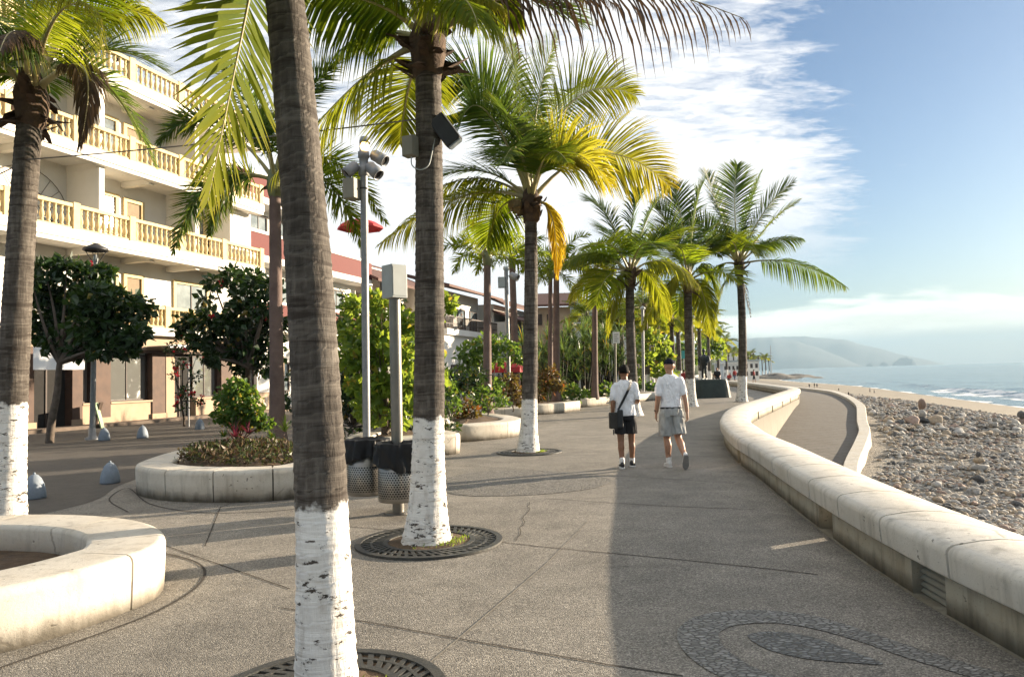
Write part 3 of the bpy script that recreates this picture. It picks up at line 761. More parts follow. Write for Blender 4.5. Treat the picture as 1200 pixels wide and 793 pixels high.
# the countless smaller pebbles
tmpl = []
for i in range(8):
    me = stone_mesh('tmp', 100 + i, 2); tmpl.append((np.array([q.co[:] for q in me.vertices]), np.array([p.vertices[:] for p in me.polygons]))); bpy.data.meshes.remove(me)
nr = np.random.RandomState(5); VV = []; FF = []; MI = []; base = 0; cnt = 0
for i in range(34000):
    if i < 15000: p = beach_pt(985, 1199, 488, 620)
    elif i < 18500: p = beach_pt(955, 1199, 460, 508)
    else:
        y = 1 + 74 * rr.random() ** 1.5; u = rr.uniform(.03, .66)
        if u > .56 and rr.random() < (u - .56) * 8: continue
        x = wall_x(y) + (shore_x(y) - wall_x(y)) * u; p = V((x, y, beach_z(x, y)))
    if p is None or not ok_ramp(p): continue
    r = min(.11, .021 * math.exp(rr.gauss(0.0, .5)) * (1 + p.y / 26))
    tv, tf = tmpl[i % 8]; a = rr.uniform(0, 6.28); ca, sa = math.cos(a), math.sin(a)
    vv = tv * np.array([r * rr.uniform(.8, 1.3), r, r * rr.uniform(.7, 1.1)]); vv = np.stack([vv[:, 0] * ca - vv[:, 1] * sa, vv[:, 0] * sa + vv[:, 1] * ca, vv[:, 2]], 1) + np.array([p.x, p.y, p.z + r * .2])
    VV.append(vv); FF.append(tf + base); base += len(tv); MI += [rr.choice((0, 0, 0, 1, 1, 2, 3, 4, 4))] * len(tf)
VV = np.concatenate(VV); FF = np.concatenate(FF)
me = bpy.data.meshes.new('pebbles'); me.vertices.add(len(VV)); me.vertices.foreach_set('co', VV.ravel()); me.loops.add(FF.size); me.loops.foreach_set('vertex_index', FF.ravel().astype(np.int32))
me.polygons.add(len(FF)); me.polygons.foreach_set('loop_start', np.arange(0, FF.size, 3, dtype=np.int32)); me.polygons.foreach_set('material_index', np.array(MI, dtype=np.int32)); me.polygons.foreach_set('use_smooth', np.ones(len(FF), dtype=bool))
for c in ('grey', 'tan', 'pinkish', 'dark', 'pale'): me.materials.append(SM[c])
me.update(); me.validate()
tag(link('pebbles', me), 'countless small grey and tan pebbles strewn over the beach', 'pebbles', kind='stuff')

# ================================================================== sea
k = N('sea_water'); v = k.coords('Object'); tt = k.attr('tint')
fo = k.noise(k.scaled(v, (.9, .28, 1)), 1.0, 8, .68)
fm = k.ramp(k.math('ADD', fo, k.math('SUBTRACT', tt, 1.0)), [(.40, 0.0), (.52, 1.0)])
deep = k.ramp(k.noise(k.scaled(v, (.02, .006, 1)), 1.0, 6, .6), [(.35, (0.032, 0.075, 0.105)), (.7, (0.055, 0.115, 0.145))])
col = k.mix(fm, deep, (0.78, 0.78, 0.76))
b1 = k.noise(k.scaled(v, (.55, .18, 1)), 1.0, 6, .62); b2 = k.noise(k.scaled(v, (.07, .022, 1)), 1.0, 5, .6)
hh = k.math('ADD', k.math('MULTIPLY', b1, .5), k.math('MULTIPLY', b2, 1.6))
M_sea = k.done(k.bsdf(col, k.mix(fm, .14, .8), k.bump(hh, .95, .5), 0, .30, IOR=1.33))
mb = MB(); mb.sheet([(-10000, -9500), (10500, -9500), (10500, 10000), (-10000, 10000)], SEA - .12)
sea = mb.build('sea', M_sea); tag(sea, kind='structure')
ys = [-30 + i * 1.6 for i in range(140)] + [194 + i * 5 for i in range(27)]
ws = [-2.5 + i * .5 for i in range(60)] + [27.5 + i * 2 for i in range(45)]
mb = MB(); vs_ = []; ts_ = []
def crest(wc, wid, x): return math.exp(-((x - wc) / wid) ** 2)
for y in ys:
    x0 = shore_x(y)
    q1 = .5 + .9 * noise.noise((y * .06, 1.3, 0)); q2 = .5 + .9 * noise.noise((y * .045, 7.7, 0)); q3 = .5 + noise.noise((y * .03, 3.1, 0))
    q1 += 1.0 * math.exp(-((y - 85) / 38) ** 2); q2 += .6 * math.exp(-((y - 105) / 30) ** 2)
    run = 1.3 * noise.noise((y * .12, 5, 0)) + .8 * noise.noise((y * .35, 9, 0))
    for w_ in ws:
        wv_ = w_ + 2.2 * noise.noise((y * .05, w_ * .02, 2))
        fade = 1 - sm(70, 112, w_)
        z = SEA + .02 + .55 * max(0, q1) * crest(8.5, 1.5, wv_) + .30 * max(0, q2) * crest(17, 2.2, wv_) + .18 * max(0, q3) * crest(30, 4, wv_)
        z += (.10 * noise.noise((w_ * .22, y * .07, 4)) + .05 * noise.noise((w_ * .8, y * .25, 4))) * fade * sm(0, 8, w_) - .10 * sm(80, 115, w_)
        if w_ < 1: z = max(SEA - .4, SEA + .012 - .02 * (1 - w_))
        t = .98 * crest(-.2 + run, 1.6, w_) + .85 * max(0, q1) * crest(7.4, 2.6, wv_) + .55 * crest(3.6 + run, 2.3, w_) * (.6 + .5 * q2) + .42 * max(0, q2) * crest(16.3, 1.5, wv_)
        vs_.append((x0 + w_, y, z)); ts_.append(min(1.0, t * 1.05 + .02))
nw = len(ws)
mb.add(vs_, [(i * nw + j, i * nw + j + 1, (i + 1) * nw + j + 1, (i + 1) * nw + j) for i in range(len(ys) - 1) for j in range(nw - 1)], 0, True, ts_)
tag(mb.build('surf_water', M_sea), kind='structure')

# ================================================================== far shore: headland, mountains, islets
M_rockland = nmat('headland_rock', (0.22, 0.20, 0.17), (0.09, 0.082, 0.07), .9, .95, 1.0, 1.6)
def mound(name, cx_, cy_, rx, ry, h, mat, seed, rot=0, nx=40, ny=16, zb=-3.0, kind='structure'):
    mb = MB(); vs = []
    for i in range(nx + 1):
        for j in range(ny + 1):
            u = i / nx * 2 - 1; w_ = j / ny * 2 - 1
            e = max(0, 1 - (u * u + w_ * w_)) ** .6
            x = u * rx; y = w_ * ry; c, s_ = math.cos(rot), math.sin(rot)
            z = zb + h * e * (1 + .5 * noise.noise((x * 4 / rx + seed, y * 4 / rx, seed)))
            vs.append((cx_ + x * c - y * s_, cy_ + x * s_ + y * c, z))
    mb.add(vs, [(i * (ny + 1) + j, (i + 1) * (ny + 1) + j, (i + 1) * (ny + 1) + j + 1, i * (ny + 1) + j + 1) for i in range(nx) for j in range(ny)], 0, True)
    return tag(mb.build(name, mat), kind=kind)
a = PD(868, 441, 290); b = PD(948, 446, 290)
mound('headland', (a.x + b.x) / 2 - 4, 290, (b.x - a.x) / 2 + 8, 16, 2.6, M_rockland, 3.3, nx=70, ny=24)
mound('headland_spit', b.x - 6, 286, 12, 7, 1.4, M_rockland, 8.1)
M_hill = nmat('far_hills', (0.018, 0.028, 0.024), (0.03, 0.038, 0.032), .004, .95)
def ridge(name, D, pts, depth, seed):
    line = []
    for (x0, y0), (x1, y1) in zip(pts[:-1], pts[1:]):
        for i in range(10): line.append((x0 + (x1 - x0) * i / 10, y0 + (y1 - y0) * i / 10))
    line.append(pts[-1]); mb = MB(); vs = []; rows = 13
    for px, py in line:
        p = PD(px, py, D); top = max(4.0, p.z)
        for j in range(rows):
            u = j / (rows - 1) * 2 - 1                  # -1 front foot, 0 crest, 1 back foot
            nz = noise.noise((p.x * .0016 + seed, u * 2.5, seed)) + .5 * noise.noise((p.x * .005, u * 6, seed))
            h = top * (1 - abs(u) ** 1.15) * (1 + .25 * nz * min(1, abs(u) * 3)) + top * .04 * noise.noise((p.x * .012, u * 9, seed)) - 4 * abs(u)
            vs.append((p.x * (D + u * depth) / D, D + u * depth, h))
    mb.add(vs, [(i * rows + j, (i + 1) * rows + j, (i + 1) * rows + j + 1, i * rows + j + 1) for i in range(len(line) - 1) for j in range(rows - 1)], 0, True)
    return tag(mb.build(name, M_hill), kind='structure')
ridge('mountains', 7400, [(-500, 408), (-200, 402), (100, 404), (300, 398), (480, 397), (640, 394), (760, 396), (850, 396), (880, 397), (905, 396), (935, 400), (960, 408), (985, 418), (1004, 426), (1012, 430)], 1000, 1.7)
ridge('mountains', 8300, [(760, 400), (850, 398), (900, 395), (945, 394), (995, 399), (1015, 405), (1035, 409), (1055, 415), (1080, 420), (1105, 426)], 1100, 5.2)
for px, wpx, hpx, D in ((1060, 27, 8, 7000), (1036, 11, 4, 7100), (1019, 9, 3, 7200)):
    m = D / F; p = PD(px, 427, D)
    mound('islet', p.x, D, wpx * m / 2, wpx * m / 2 * .7, hpx * m, M_hill, px * .1, nx=24, ny=14)
# ================================================================== palms
def frond(mb, p0, p1, p2, n=50, L=.6, wid=.022, droop=.5, old=0.0, oldtip=0.0, plum=False, rr=None, bare=.14, rib=.018, nseg=3, vee=.18, spread=1.0, roll=0.0, a0=68, a1=32):
    """pinnate frond along a quadratic curve: materials 0 leaflet, 1 rib"""
    p0, p1, p2 = V(p0), V(p1), V(p2)
    pts = [bez(p0, p1, p2, i / 14) for i in range(15)]
    mb.tube(pts, [rib * (1.3 * (1 - i / 14) ** 6 + 1.0 * (1 - i / 14) + .1) + .001 for i in range(15)], 6, 1, True, True)
    for i in range(n):
        u = (i + .5) / n; t = bare + (1 - bare) * u
        P = bez(p0, p1, p2, t); T = ((p1 - p0) * (1 - t) + (p2 - p1) * t).normalized()
        S = T.cross(UP)
        if S.length < .25:
            h = V((p2.x - p0.x, p2.y - p0.y, 0)); h = h.normalized() if h.length > .01 else V((1, 0, 0))
            S = S + V((h.y, -h.x, 0)) * .5
        S.normalize(); Uv = S.cross(T).normalized()
        rl = R(roll) * min(1, u * 3 + .3); S, Uv = S * math.cos(rl) + Uv * math.sin(rl), Uv * math.cos(rl) - S * math.sin(rl)
        prof = (.45 + .55 * math.sin(math.pi * min(1, u * .95 + .10)) ** .8) * (1 - .45 * u ** 5)
        ang = R(a0 - (a0 - a1) * u)
        for sd_ in (-1, 1):
            l = L * prof * rr.uniform(.86, 1.08)
            if plum:
                ph = rr.uniform(-1.9, 1.9); side = S * (sd_ * math.cos(ph)) + Uv * math.sin(ph)
                d = side * math.sin(ang) + T * math.cos(ang)
            else:
                d = S * (sd_ * math.sin(ang) * spread) + T * math.cos(ang) + Uv * (vee + rr.uniform(-.10, .10))
            d = (d + V((rr.gauss(0, .05), rr.gauss(0, .05), rr.gauss(0, .05)))).normalized()
            W = d.cross(Uv if not plum else V((rr.gauss(0, 1), rr.gauss(0, 1), rr.gauss(0, 1))))
            if W.length < .1: W = d.cross(UP)
            W.normalize(); W = (W + Uv * rr.uniform(-.35, .35)).normalized()
            q = P.copy(); vs = []; ts = []
            ws = (.55, 1.0, .72, 0.0) if nseg == 3 else (.7, .9, 0.0)
            o = old + oldtip * u ** 1.5 + rr.uniform(-.06, .06)
            for j in range(nseg + 1):
                wj = ws[j] * wid * (.75 + .25 * prof)
                tj = max(0, o + .55 * (oldtip + old * .4) * (j / nseg) ** 2 + (.35 if (j == nseg and rr.random() < .35) else 0))
                if j < nseg: vs += [q + W * wj, q - W * wj]; ts += [tj, tj]
                else: vs.append(q.copy()); ts.append(tj)
                d = (d + V((0, 0, -droop * (.35 + .5 * j)))).normalized()
                q = q + d * (l / nseg)
            fs = [(2 * j, 2 * j + 1, 2 * j + 3, 2 * j + 2) for j in range(nseg - 1)] + [(2 * nseg - 2, 2 * nseg - 1, 2 * nseg)]
            mb.add(vs, fs, 0, True, ts)
def trunk_mesh(mb, base, top, bow, r0, r1, paint, flare=1.5, n=18, step=.05, seed=0, rough=1.0, flare_h=.55):
    base, top = V(base), V(top); mid = (base + top) / 2 + V(bow)
    L = (top - base).length; m = max(8, int(L / step)); pts = []; rad = []; tn = []
    rr = random.Random(seed); ringp = .078; ph = rr.random(); fine = step < .045
    hs = []
    for i in range(m + 1):
        t = i / m; p = bez(base, mid, top, t); h = (p.z - base.z)
        r = r0 + (r1 - r0) * t ** .8
        r *= 1 + (flare - 1) * math.exp(-h / flare_h * 1.8)
        r *= 1 + rough * .016 * noise.noise((h * 3.1, seed * 3.3, 1))
        pts.append(p); rad.append(r); tn.append(paint - h if paint > 0 else -1.0); hs.append(h)
    def phase(i, an):
        if not fine: return .5
        h = hs[i]; return ((h + .045 * noise.noise((h * 2, seed, 0)) + .030 * noise.noise((math.cos(an) * 1.1, math.sin(an) * 1.1, h * .9 + seed))) / ringp + ph) % 1.0
    def wob(i, an):
        h = pts[i].z; s_ = phase(i, an)
        return 1 + rough * (.030 * noise.noise((math.cos(an) * 1.3, math.sin(an) * 1.3, h * 1.8 + seed)) + .016 * noise.noise((math.cos(an) * 3, math.sin(an) * 3, h * 9 + seed)) + (.042 * (1 - s_) ** 2 - .012 if fine else 0))
    mb.tube(pts, rad, n, 0, True, True, tn, wob)
    ring = [phase(i, 2 * math.pi * k_ / n) for i in range(m + 1) for k_ in range(n)]
    return ring + [.5] * (len(mb.v) - len(ring))
def set_ring(o, ring):
    at = o.data.attributes.new('ring', 'FLOAT', 'POINT'); at.data.foreach_set('value', ring)
def palm_crown(mb, c, s, rr, boots=20):
    """fibre, old leaf bases and stubs under the fronds"""
    n_ = 14; prof_ = ((.10, -.42), (.150, -.36), (.175, -.15), (.185, .02), (.14, .2), (.06, .36), (.01, .40)); vs_ = []
    for r_, z_ in prof_:
        for i in range(n_):
            a = 2 * math.pi * i / n_; q = r_ * s * (1 + .22 * noise.noise((math.cos(a) * 2.2, math.sin(a) * 2.2, z_ * 7 + c[0]))); vs_.append((c[0] + q * math.cos(a), c[1] + q * math.sin(a), c[2] + z_ * s))
    mb.add(vs_, [(j * n_ + i, j * n_ + (i + 1) % n_, (j + 1) * n_ + (i + 1) % n_, (j + 1) * n_ + i) for j in range(len(prof_) - 1) for i in range(n_)], 0, True)
    for i in range(boots):
        a = rr.uniform(0, 6.28); z0 = rr.uniform(-.35, .1) * s; d = V((math.cos(a), math.sin(a), 0)); S = V((-d.y, d.x, 0))
        b = V(c) + d * .15 * s + UP * z0; ln = rr.uniform(.12, .34) * s; up_ = rr.uniform(-.9, .9); wd = rr.uniform(.04, .085) * s
        tip = b + d * ln + UP * up_ * ln; mid = (b + tip) / 2 + d * .05 * s
        mb.add([b - S * wd, b + S * wd, mid + S * wd * .8, mid - S * wd * .8, tip + S * wd * .35, tip - S * wd * .35, b - S * wd - UP * .05, b + S * wd - UP * .05],
               [(0, 1, 2, 3), (3, 2, 4, 5), (6, 7, 2, 3)], 0, True)
def finish_palm(name, label, group, base, crown_c, trunk_args, fronds, n, L, wid, scale, bark=M_bark, seed=1, plum=False, cat='palm tree', crown_mat=None, nseg=3, boots=20, defmat='g', trunk_step=.05, tn=18, extra=0, fr_len=2.5):
    root = thing(name, label, cat, tuple(base), group)
    mb = MB(); rg_ = trunk_mesh(mb, base, crown_c, **trunk_args, seed=seed, step=trunk_step, n=tn); set_ring(mb.build('trunk', bark, root), rg_)
    rr = random.Random(seed * 17 + 3)
    for j in range(extra):
        el = rr.choice((78, 62, 50, 38, 22, 8)); fl = fr_len * rr.uniform(.8, 1.1)
        f = AZF(crown_c, j * 137.5 + seed * 40 + rr.uniform(-15, 15), el, fl, rr.uniform(60, 90), m='d' if el > 45 else rr.choice('ggyd'))
        fronds = fronds + [f]
    mb = MB(); palm_crown(mb, V(crown_c), scale, rr, boots); cr = mb.build('crown', crown_mat or M_fibre, root)
    ms = {'g': M_frond, 'o': M_frond_o, 'y': M_frond_y, 'd': M_frond_d, 'x': M_frond_dead}
    for f in fronds:
        mk = f.get('m', defmat); mb = MB()
        frond(mb, f['p0'], f['p1'], f['p2'], n=f.get('n', n), L=f.get('L', L), wid=f.get('w', wid), droop=f.get('droop', {'d': .12, 'g': .15}.get(mk, .22)), old=f.get('old', {'g': .02, 'o': .15, 'y': .08, 'd': 0, 'x': .0}[mk]),
              oldtip=f.get('ot', {'g': .06, 'o': .6, 'y': .2, 'd': .02, 'x': 0}[mk]), plum=plum, rr=rr, rib=f.get('rib', .022 * scale), bare=f.get('bare', .2), nseg=nseg, vee=f.get('vee', .15), spread=f.get('spread', 1.0), roll=f.get('roll', rr.uniform(-38, 38) if not plum else 0), a0=f.get('a0', 68), a1=f.get('a1', 32))
        mb.build('frond', [ms[mk], M_rachis_pale if mk in 'yxo' else M_rachis], cr)
    return root
def PXF(c, Yc, ctrl, tip, dc=0.0, dt=0.0, **kw):
    """frond surveyed in the photograph: control and tip on sight lines, dc / dt metres behind the crown"""
    cc = V(c); p1 = PD(ctrl[0], ctrl[1], Yc + dc); p2 = PD(tip[0], tip[1], Yc + dt)
    d = (p1 - cc).normalized()
    return dict(p0=cc + d * .08, p1=p1, p2=p2, **kw)
def AZF(c, az, el, ln, bend, **kw):
    """frond by azimuth (deg, 0 = +X), starting elevation, length and droop"""
    c = V(c); h = V((math.cos(R(az)), math.sin(R(az)), 0)); d = h * math.cos(R(el)) + UP * math.sin(R(el))
    p1 = c + d * ln * .55; p2 = p1 + (h * math.cos(R(el - bend)) + UP * math.sin(R(el - bend))) * ln * .5
    return dict(p0=c + d * .08, p1=p1, p2=p2, **kw)
COCO = 'coconut palms with white painted trunks along the promenade'
# --- P1, short palm at the hotel side
b = G(8, 625); Y1 = b.y; c = PD(37, 112, Y1)
fr = [PXF(c, Y1, (115, 30), (182, 196), .1, .3, m='d', L=.62), PXF(c, Y1, (128, 22), (94, 170), -.3, -.5, m='x', L=.5, droop=.8, spread=.55), PXF(c, Y1, (100, -30), (192, 28), .3, .5, m='y', L=.55, droop=.7),
      PXF(c, Y1, (60, -50), (150, -40), -.4, -.8, m='g'), PXF(c, Y1, (30, -60), (-20, -150), .2, .5), PXF(c, Y1, (5, 10), (-70, 20), 0, 0, m='g', droop=.7), PXF(c, Y1, (-5, 50), (-60, 160), -.2, -.3, m='g'),
      PXF(c, Y1, (20, 0), (0, 60), -1.0, -2.0, m='x', droop=.9, L=.45), PXF(c, Y1, (60, -20), (110, 10), -.9, -1.9, m='y', droop=.8), PXF(c, Y1, (50, 10), (60, 10), 1.1, 2.2, m='d'), PXF(c, Y1, (10, 0), (-30, 20), 1.0, 2.0, m='d'),
      PXF(c, Y1, (70, 0), (150, 20), .7, 1.4, m='g', droop=.8), PXF(c, Y1, (20, -10), (-40, 40), -.7, -1.4, m='d', droop=.8)]
finish_palm('coconut_palm', 'short coconut palm behind the nearest planter, a dry brown frond hanging from its crown', COCO, b, c, dict(bow=(-.06, 0, 0), r0=.175, r1=.125, paint=1.45, flare=1.25), fr, 84, .80, .011, .95, seed=3, extra=3, fr_len=1.9, trunk_step=.016, tn=26)
# --- P2, nearest trunk
b = G(383, 817); Y2 = b.y; c = PD(318, -135, Y2 + .12)
fr = [PXF(c, Y2, (300, -40), (243, 238), .25, .35, m='y', L=.66, w=.0165, droop=.06, n=54, vee=-.02, old=.02, ot=.25, rib=.012, roll=12, a0=86, a1=30), PXF(c, Y2, (400, -420), (560, -300), .5, 1.0), PXF(c, Y2, (200, -420), (20, -420), .3, .6), PXF(c, Y2, (240, -200), (60, -110), -.4, -.9, L=.5),
      PXF(c, Y2, (330, -520), (330, -620), 1.0, 2.2), PXF(c, Y2, (300, -420), (240, -420), -1.0, -2.2), PXF(c, Y2, (430, -260), (560, -140), -.8, -1.5), PXF(c, Y2, (150, -260), (-60, -120), .9, 1.8)]
finish_palm('coconut_palm', 'thickest nearest coconut palm trunk rising out of the top of the picture', COCO, b, c, dict(bow=(.115, 0, 0), r0=.150, r1=.096, paint=.98, flare=1.12), fr, 78, .7, .013, .8, seed=5, extra=6, fr_len=2.0, trunk_step=.013, tn=40)
# --- P3, carries the floodlight
b = G(500, 636); Y3 = b.y; c = PD(501, 50, Y3)
fr = [PXF(c, Y3, (425, 72), (322, 205), .1, .2, m='y', L=.85, droop=.9, vee=.05), PXF(c, Y3, (450, -10), (352, -10), -.2, -.3, m='g', L=.9, droop=1.0), PXF(c, Y3, (440, 22), (395, 62), .3, .5, m='d', L=.42, droop=.8),
      PXF(c, Y3, (640, -72), (872, 22), -.3, -.5, m='x', L=1.05, droop=1.3, w=.015, n=38, old=0.0, vee=0), PXF(c, Y3, (560, -60), (612, 34), .3, .6, m='g', L=.5, droop=.9), PXF(c, Y3, (545, -30), (590, 10), -.3, -.7, m='y', L=.45, droop=.8),
      PXF(c, Y3, (460, -120), (330, -150), .2, .4), PXF(c, Y3, (520, -150), (560, -260), .3, .6), PXF(c, Y3, (480, -90), (450, -60), -1.0, -2.0, m='g', droop=.8), PXF(c, Y3, (520, -90), (540, -30), 1.1, 2.2, m='d', droop=.7),
      PXF(c, Y3, (470, -60), (440, -10), .9, 1.9, m='d', droop=.8), PXF(c, Y3, (570, -130), (720, -190), 0, 0), PXF(c, Y3, (540, -40), (560, 30), -.9, -1.7, m='g', droop=.8), PXF(c, Y3, (585, -90), (720, 5), .3, .5, m='x', L=.6, droop=1.2, old=0.0)]
finish_palm('coconut_palm', 'coconut palm with a floodlight and a small grey box strapped to its trunk', COCO, b, c, dict(bow=(.05, 0, 0), r0=.165, r1=.125, paint=1.22, flare=1.55), fr, 84, .82, .013, .95, seed=8, extra=5, fr_len=2.0, trunk_step=.014, tn=32)
# --- P4, full bright crown
b = G(619, 530); Y4 = b.y; c = PD(622, 236, Y4)
fr = [PXF(c, Y4, (575, 30), (512, 112), .2, .5, m='d', L=1.15, roll=-55), PXF(c, Y4, (560, 70), (538, 150), -.6, -1.2, m='d', L=1.1, roll=-40), PXF(c, Y4, (610, 120), (602, 52), .8, 1.0, m='g', L=1.0, roll=-45), PXF(c, Y4, (622, 110), (652, 46), -.2, .2, m='g', L=1.05, roll=50),
      PXF(c, Y4, (655, 70), (745, 112), .6, 1.0, m='y', L=1.2, roll=62), PXF(c, Y4, (650, 130), (716, 218), -.5, -1.0, m='o', L=1.15, ot=.2, roll=45), PXF(c, Y4, (700, 135), (785, 218), .1, .3, m='o', L=1.25, ot=.36, old=.02, roll=72), PXF(c, Y4, (560, 185), (494, 232), .2, .4, m='y', L=.95, droop=.8),
      PXF(c, Y4, (555, 200), (446, 286), -.1, -.2, m='y', L=1.1, droop=.9, ot=.3), PXF(c, Y4, (655, 232), (652, 322), -.2, -.2, m='o', L=.62, droop=.7, old=.42, ot=.4, roll=55), PXF(c, Y4, (640, 100), (690, 100), 1.2, 2.5, m='g'), PXF(c, Y4, (600, 120), (560, 110), 1.2, 2.4, m='d'),
      PXF(c, Y4, (610, 140), (590, 190), -1.2, -2.4, m='d'), PXF(c, Y4, (640, 150), (665, 190), -1.2, -2.2, m='g', L=.8), PXF(c, Y4, (640, 140), (690, 165), 1.1, 2.2, m='y'), PXF(c, Y4, (600, 190), (575, 280), .9, 1.5, m='y', L=.6, droop=.8)]
p4 = finish_palm('coconut_palm', 'coconut palm with the full yellow and orange tinged crown standing in a flush grate', COCO, b, c, dict(bow=(.05, 0, 0), r0=.175, r1=.125, paint=1.10, flare=1.5), fr, 100, 1.15, .016, 1.1, seed=12, extra=4, fr_len=2.6, trunk_step=.025)
rr = random.Random(2)
for i in range(5):
    mb = MB(); mb.lathe([(0, -.10), (.05, -.085), (.085, -.02), (.08, .05), (.04, .095), (0, .10)], V(c) + V((-.30 + rr.uniform(-.12, .1), rr.uniform(-.25, 0), -.12 + rr.uniform(-.1, .08))), 10); mb.build('coconut', nmat('coconut_husk', (.20, .13, .05), (.13, .09, .035), 6, .6), p4)
# --- P5
b = G(744, 487); Y5 = b.y; c = PD(738, 322, Y5)
fr = [PXF(c, Y5, (715, 235), (688, 236), .3, .6, m='d', L=1.35), PXF(c, Y5, (738, 250), (750, 224), -.3, -.2, m='d', L=1.22), PXF(c, Y5, (755, 250), (776, 229), .4, .8, m='d'), PXF(c, Y5, (700, 275), (660, 312), -.3, -.6, m='g', L=1.35, droop=.7), PXF(c, Y5, (705, 300), (668, 350), .3, .6, m='y', L=1.22, droop=.7),
      PXF(c, Y5, (775, 285), (818, 334), -.4, -.8, m='y', L=1.35, droop=.8), PXF(c, Y5, (760, 300), (785, 370), .4, .8, m='y', L=1.22, droop=.8), PXF(c, Y5, (770, 265), (806, 270), .6, 1.3, m='g'), PXF(c, Y5, (720, 270), (690, 290), -1.4, -2.8, m='g'), PXF(c, Y5, (750, 270), (770, 290), -1.4, -2.8, m='d'),
      PXF(c, Y5, (725, 265), (705, 270), 1.4, 3.0, m='d'), PXF(c, Y5, (750, 275), (770, 310), 1.4, 2.8, m='g'), PXF(c, Y5, (725, 310), (712, 392), 0, 0, m='y', L=0.94, droop=.8)]
finish_palm('coconut_palm', 'coconut palm rising directly behind the two walking men', COCO, b, c, dict(bow=(-.10, 0, 0), r0=.20, r1=.155, paint=1.2, flare=1.7), fr, 74, 1.35, .025, 1.25, seed=15, extra=3, fr_len=3.0, nseg=3, trunk_step=.08, tn=14)
# --- P6
b = G(810, 476); Y6 = b.y; c = PD(806, 330, Y6)
fr = [PXF(c, Y6, (800, 245), (788, 216), .3, .6, m='d', L=1.62), PXF(c, Y6, (812, 240), (824, 214), 0, 0, m='d', L=1.62), PXF(c, Y6, (785, 260), (768, 240), -.3, -.5, m='d', L=1.62), PXF(c, Y6, (830, 290), (842, 345), -.3, -.5, m='g', L=1.49, droop=.8), PXF(c, Y6, (780, 285), (750, 335), .3, .5, m='g', L=1.62, droop=.8),
      PXF(c, Y6, (790, 305), (768, 372), -.4, -.8, m='y', L=1.49, droop=.8), PXF(c, Y6, (822, 315), (834, 392), .4, .8, m='y', L=1.35, droop=.8), PXF(c, Y6, (800, 275), (790, 290), -1.8, -3.4, m='g', L=1.62), PXF(c, Y6, (815, 270), (832, 270), 1.4, 2.8, m='d', L=1.62), PXF(c, Y6, (790, 270), (764, 268), 1.4, 2.8, m='d', L=1.62),
      PXF(c, Y6, (780, 320), (752, 386), .6, 1.2, m='y', L=1.35, droop=.8), PXF(c, Y6, (820, 280), (846, 300), .8, 1.5, m='g')]
finish_palm('coconut_palm', 'coconut palm standing between the taller walking man and the dark statue', COCO, b, c, dict(bow=(-.05, 0, 0), r0=.23, r1=.17, paint=1.25, flare=1.5), fr, 70, 1.6, .030, 1.4, seed=19, extra=4, fr_len=3.4, trunk_step=.09, tn=14)
# --- P7, at the bend of the wall
b = G(869, 470.5); Y7 = b.y; c = PD(866, 310, Y7)
fr = [PXF(c, Y7, (838, 235), (828, 202), .2, .4, m='d', L=1.69), PXF(c, Y7, (857, 230), (864, 193), -.2, -.3, m='d', L=1.62), PXF(c, Y7, (873, 240), (893, 200), .3, .5, m='d', L=0.74), PXF(c, Y7, (890, 240), (930, 213), -.2, -.4, m='d', L=1.49), PXF(c, Y7, (905, 250), (936, 236), .2, .4, m='g', L=1.22),
      PXF(c, Y7, (898, 275), (940, 280), -.6, -1.2, m='d', L=1.28, droop=.6), PXF(c, Y7, (925, 293), (991, 336), 0, 0, roll=35, m='d', L=1.55, droop=.9, vee=0), PXF(c, Y7, (838, 335), (836, 398), -.3, -.5, m='d', L=1.49, droop=.6), PXF(c, Y7, (832, 300), (815, 352), .3, .6, m='g', L=1.49, droop=.8),
      PXF(c, Y7, (860, 268), (850, 290), -1.7, -3.4, m='g', L=1.62), PXF(c, Y7, (875, 268), (890, 300), -1.7, -3.0, m='g', L=1.49), PXF(c, Y7, (855, 262), (838, 262), 1.7, 3.4, m='d', L=1.62), PXF(c, Y7, (880, 270), (905, 290), 1.7, 3.0, m='d', L=1.49), PXF(c, Y7, (830, 255), (800, 262), -.5, -.9, m='d', L=1.62),
      PXF(c, Y7, (838, 280), (812, 310), .8, 1.6, m='d'), PXF(c, Y7, (872, 330), (880, 372), 0, 0, m='x', L=0.47, droop=.9, n=14)]
finish_palm('coconut_palm', 'coconut palm at the sea wall bend with one frond reaching out over the sea', COCO, b, c, dict(bow=(.22, 0, 0), r0=.235, r1=.165, paint=1.28, flare=1.45), fr, 72, 1.65, .028, 1.45, seed=23, extra=1, fr_len=3.2, trunk_step=.09, tn=14)

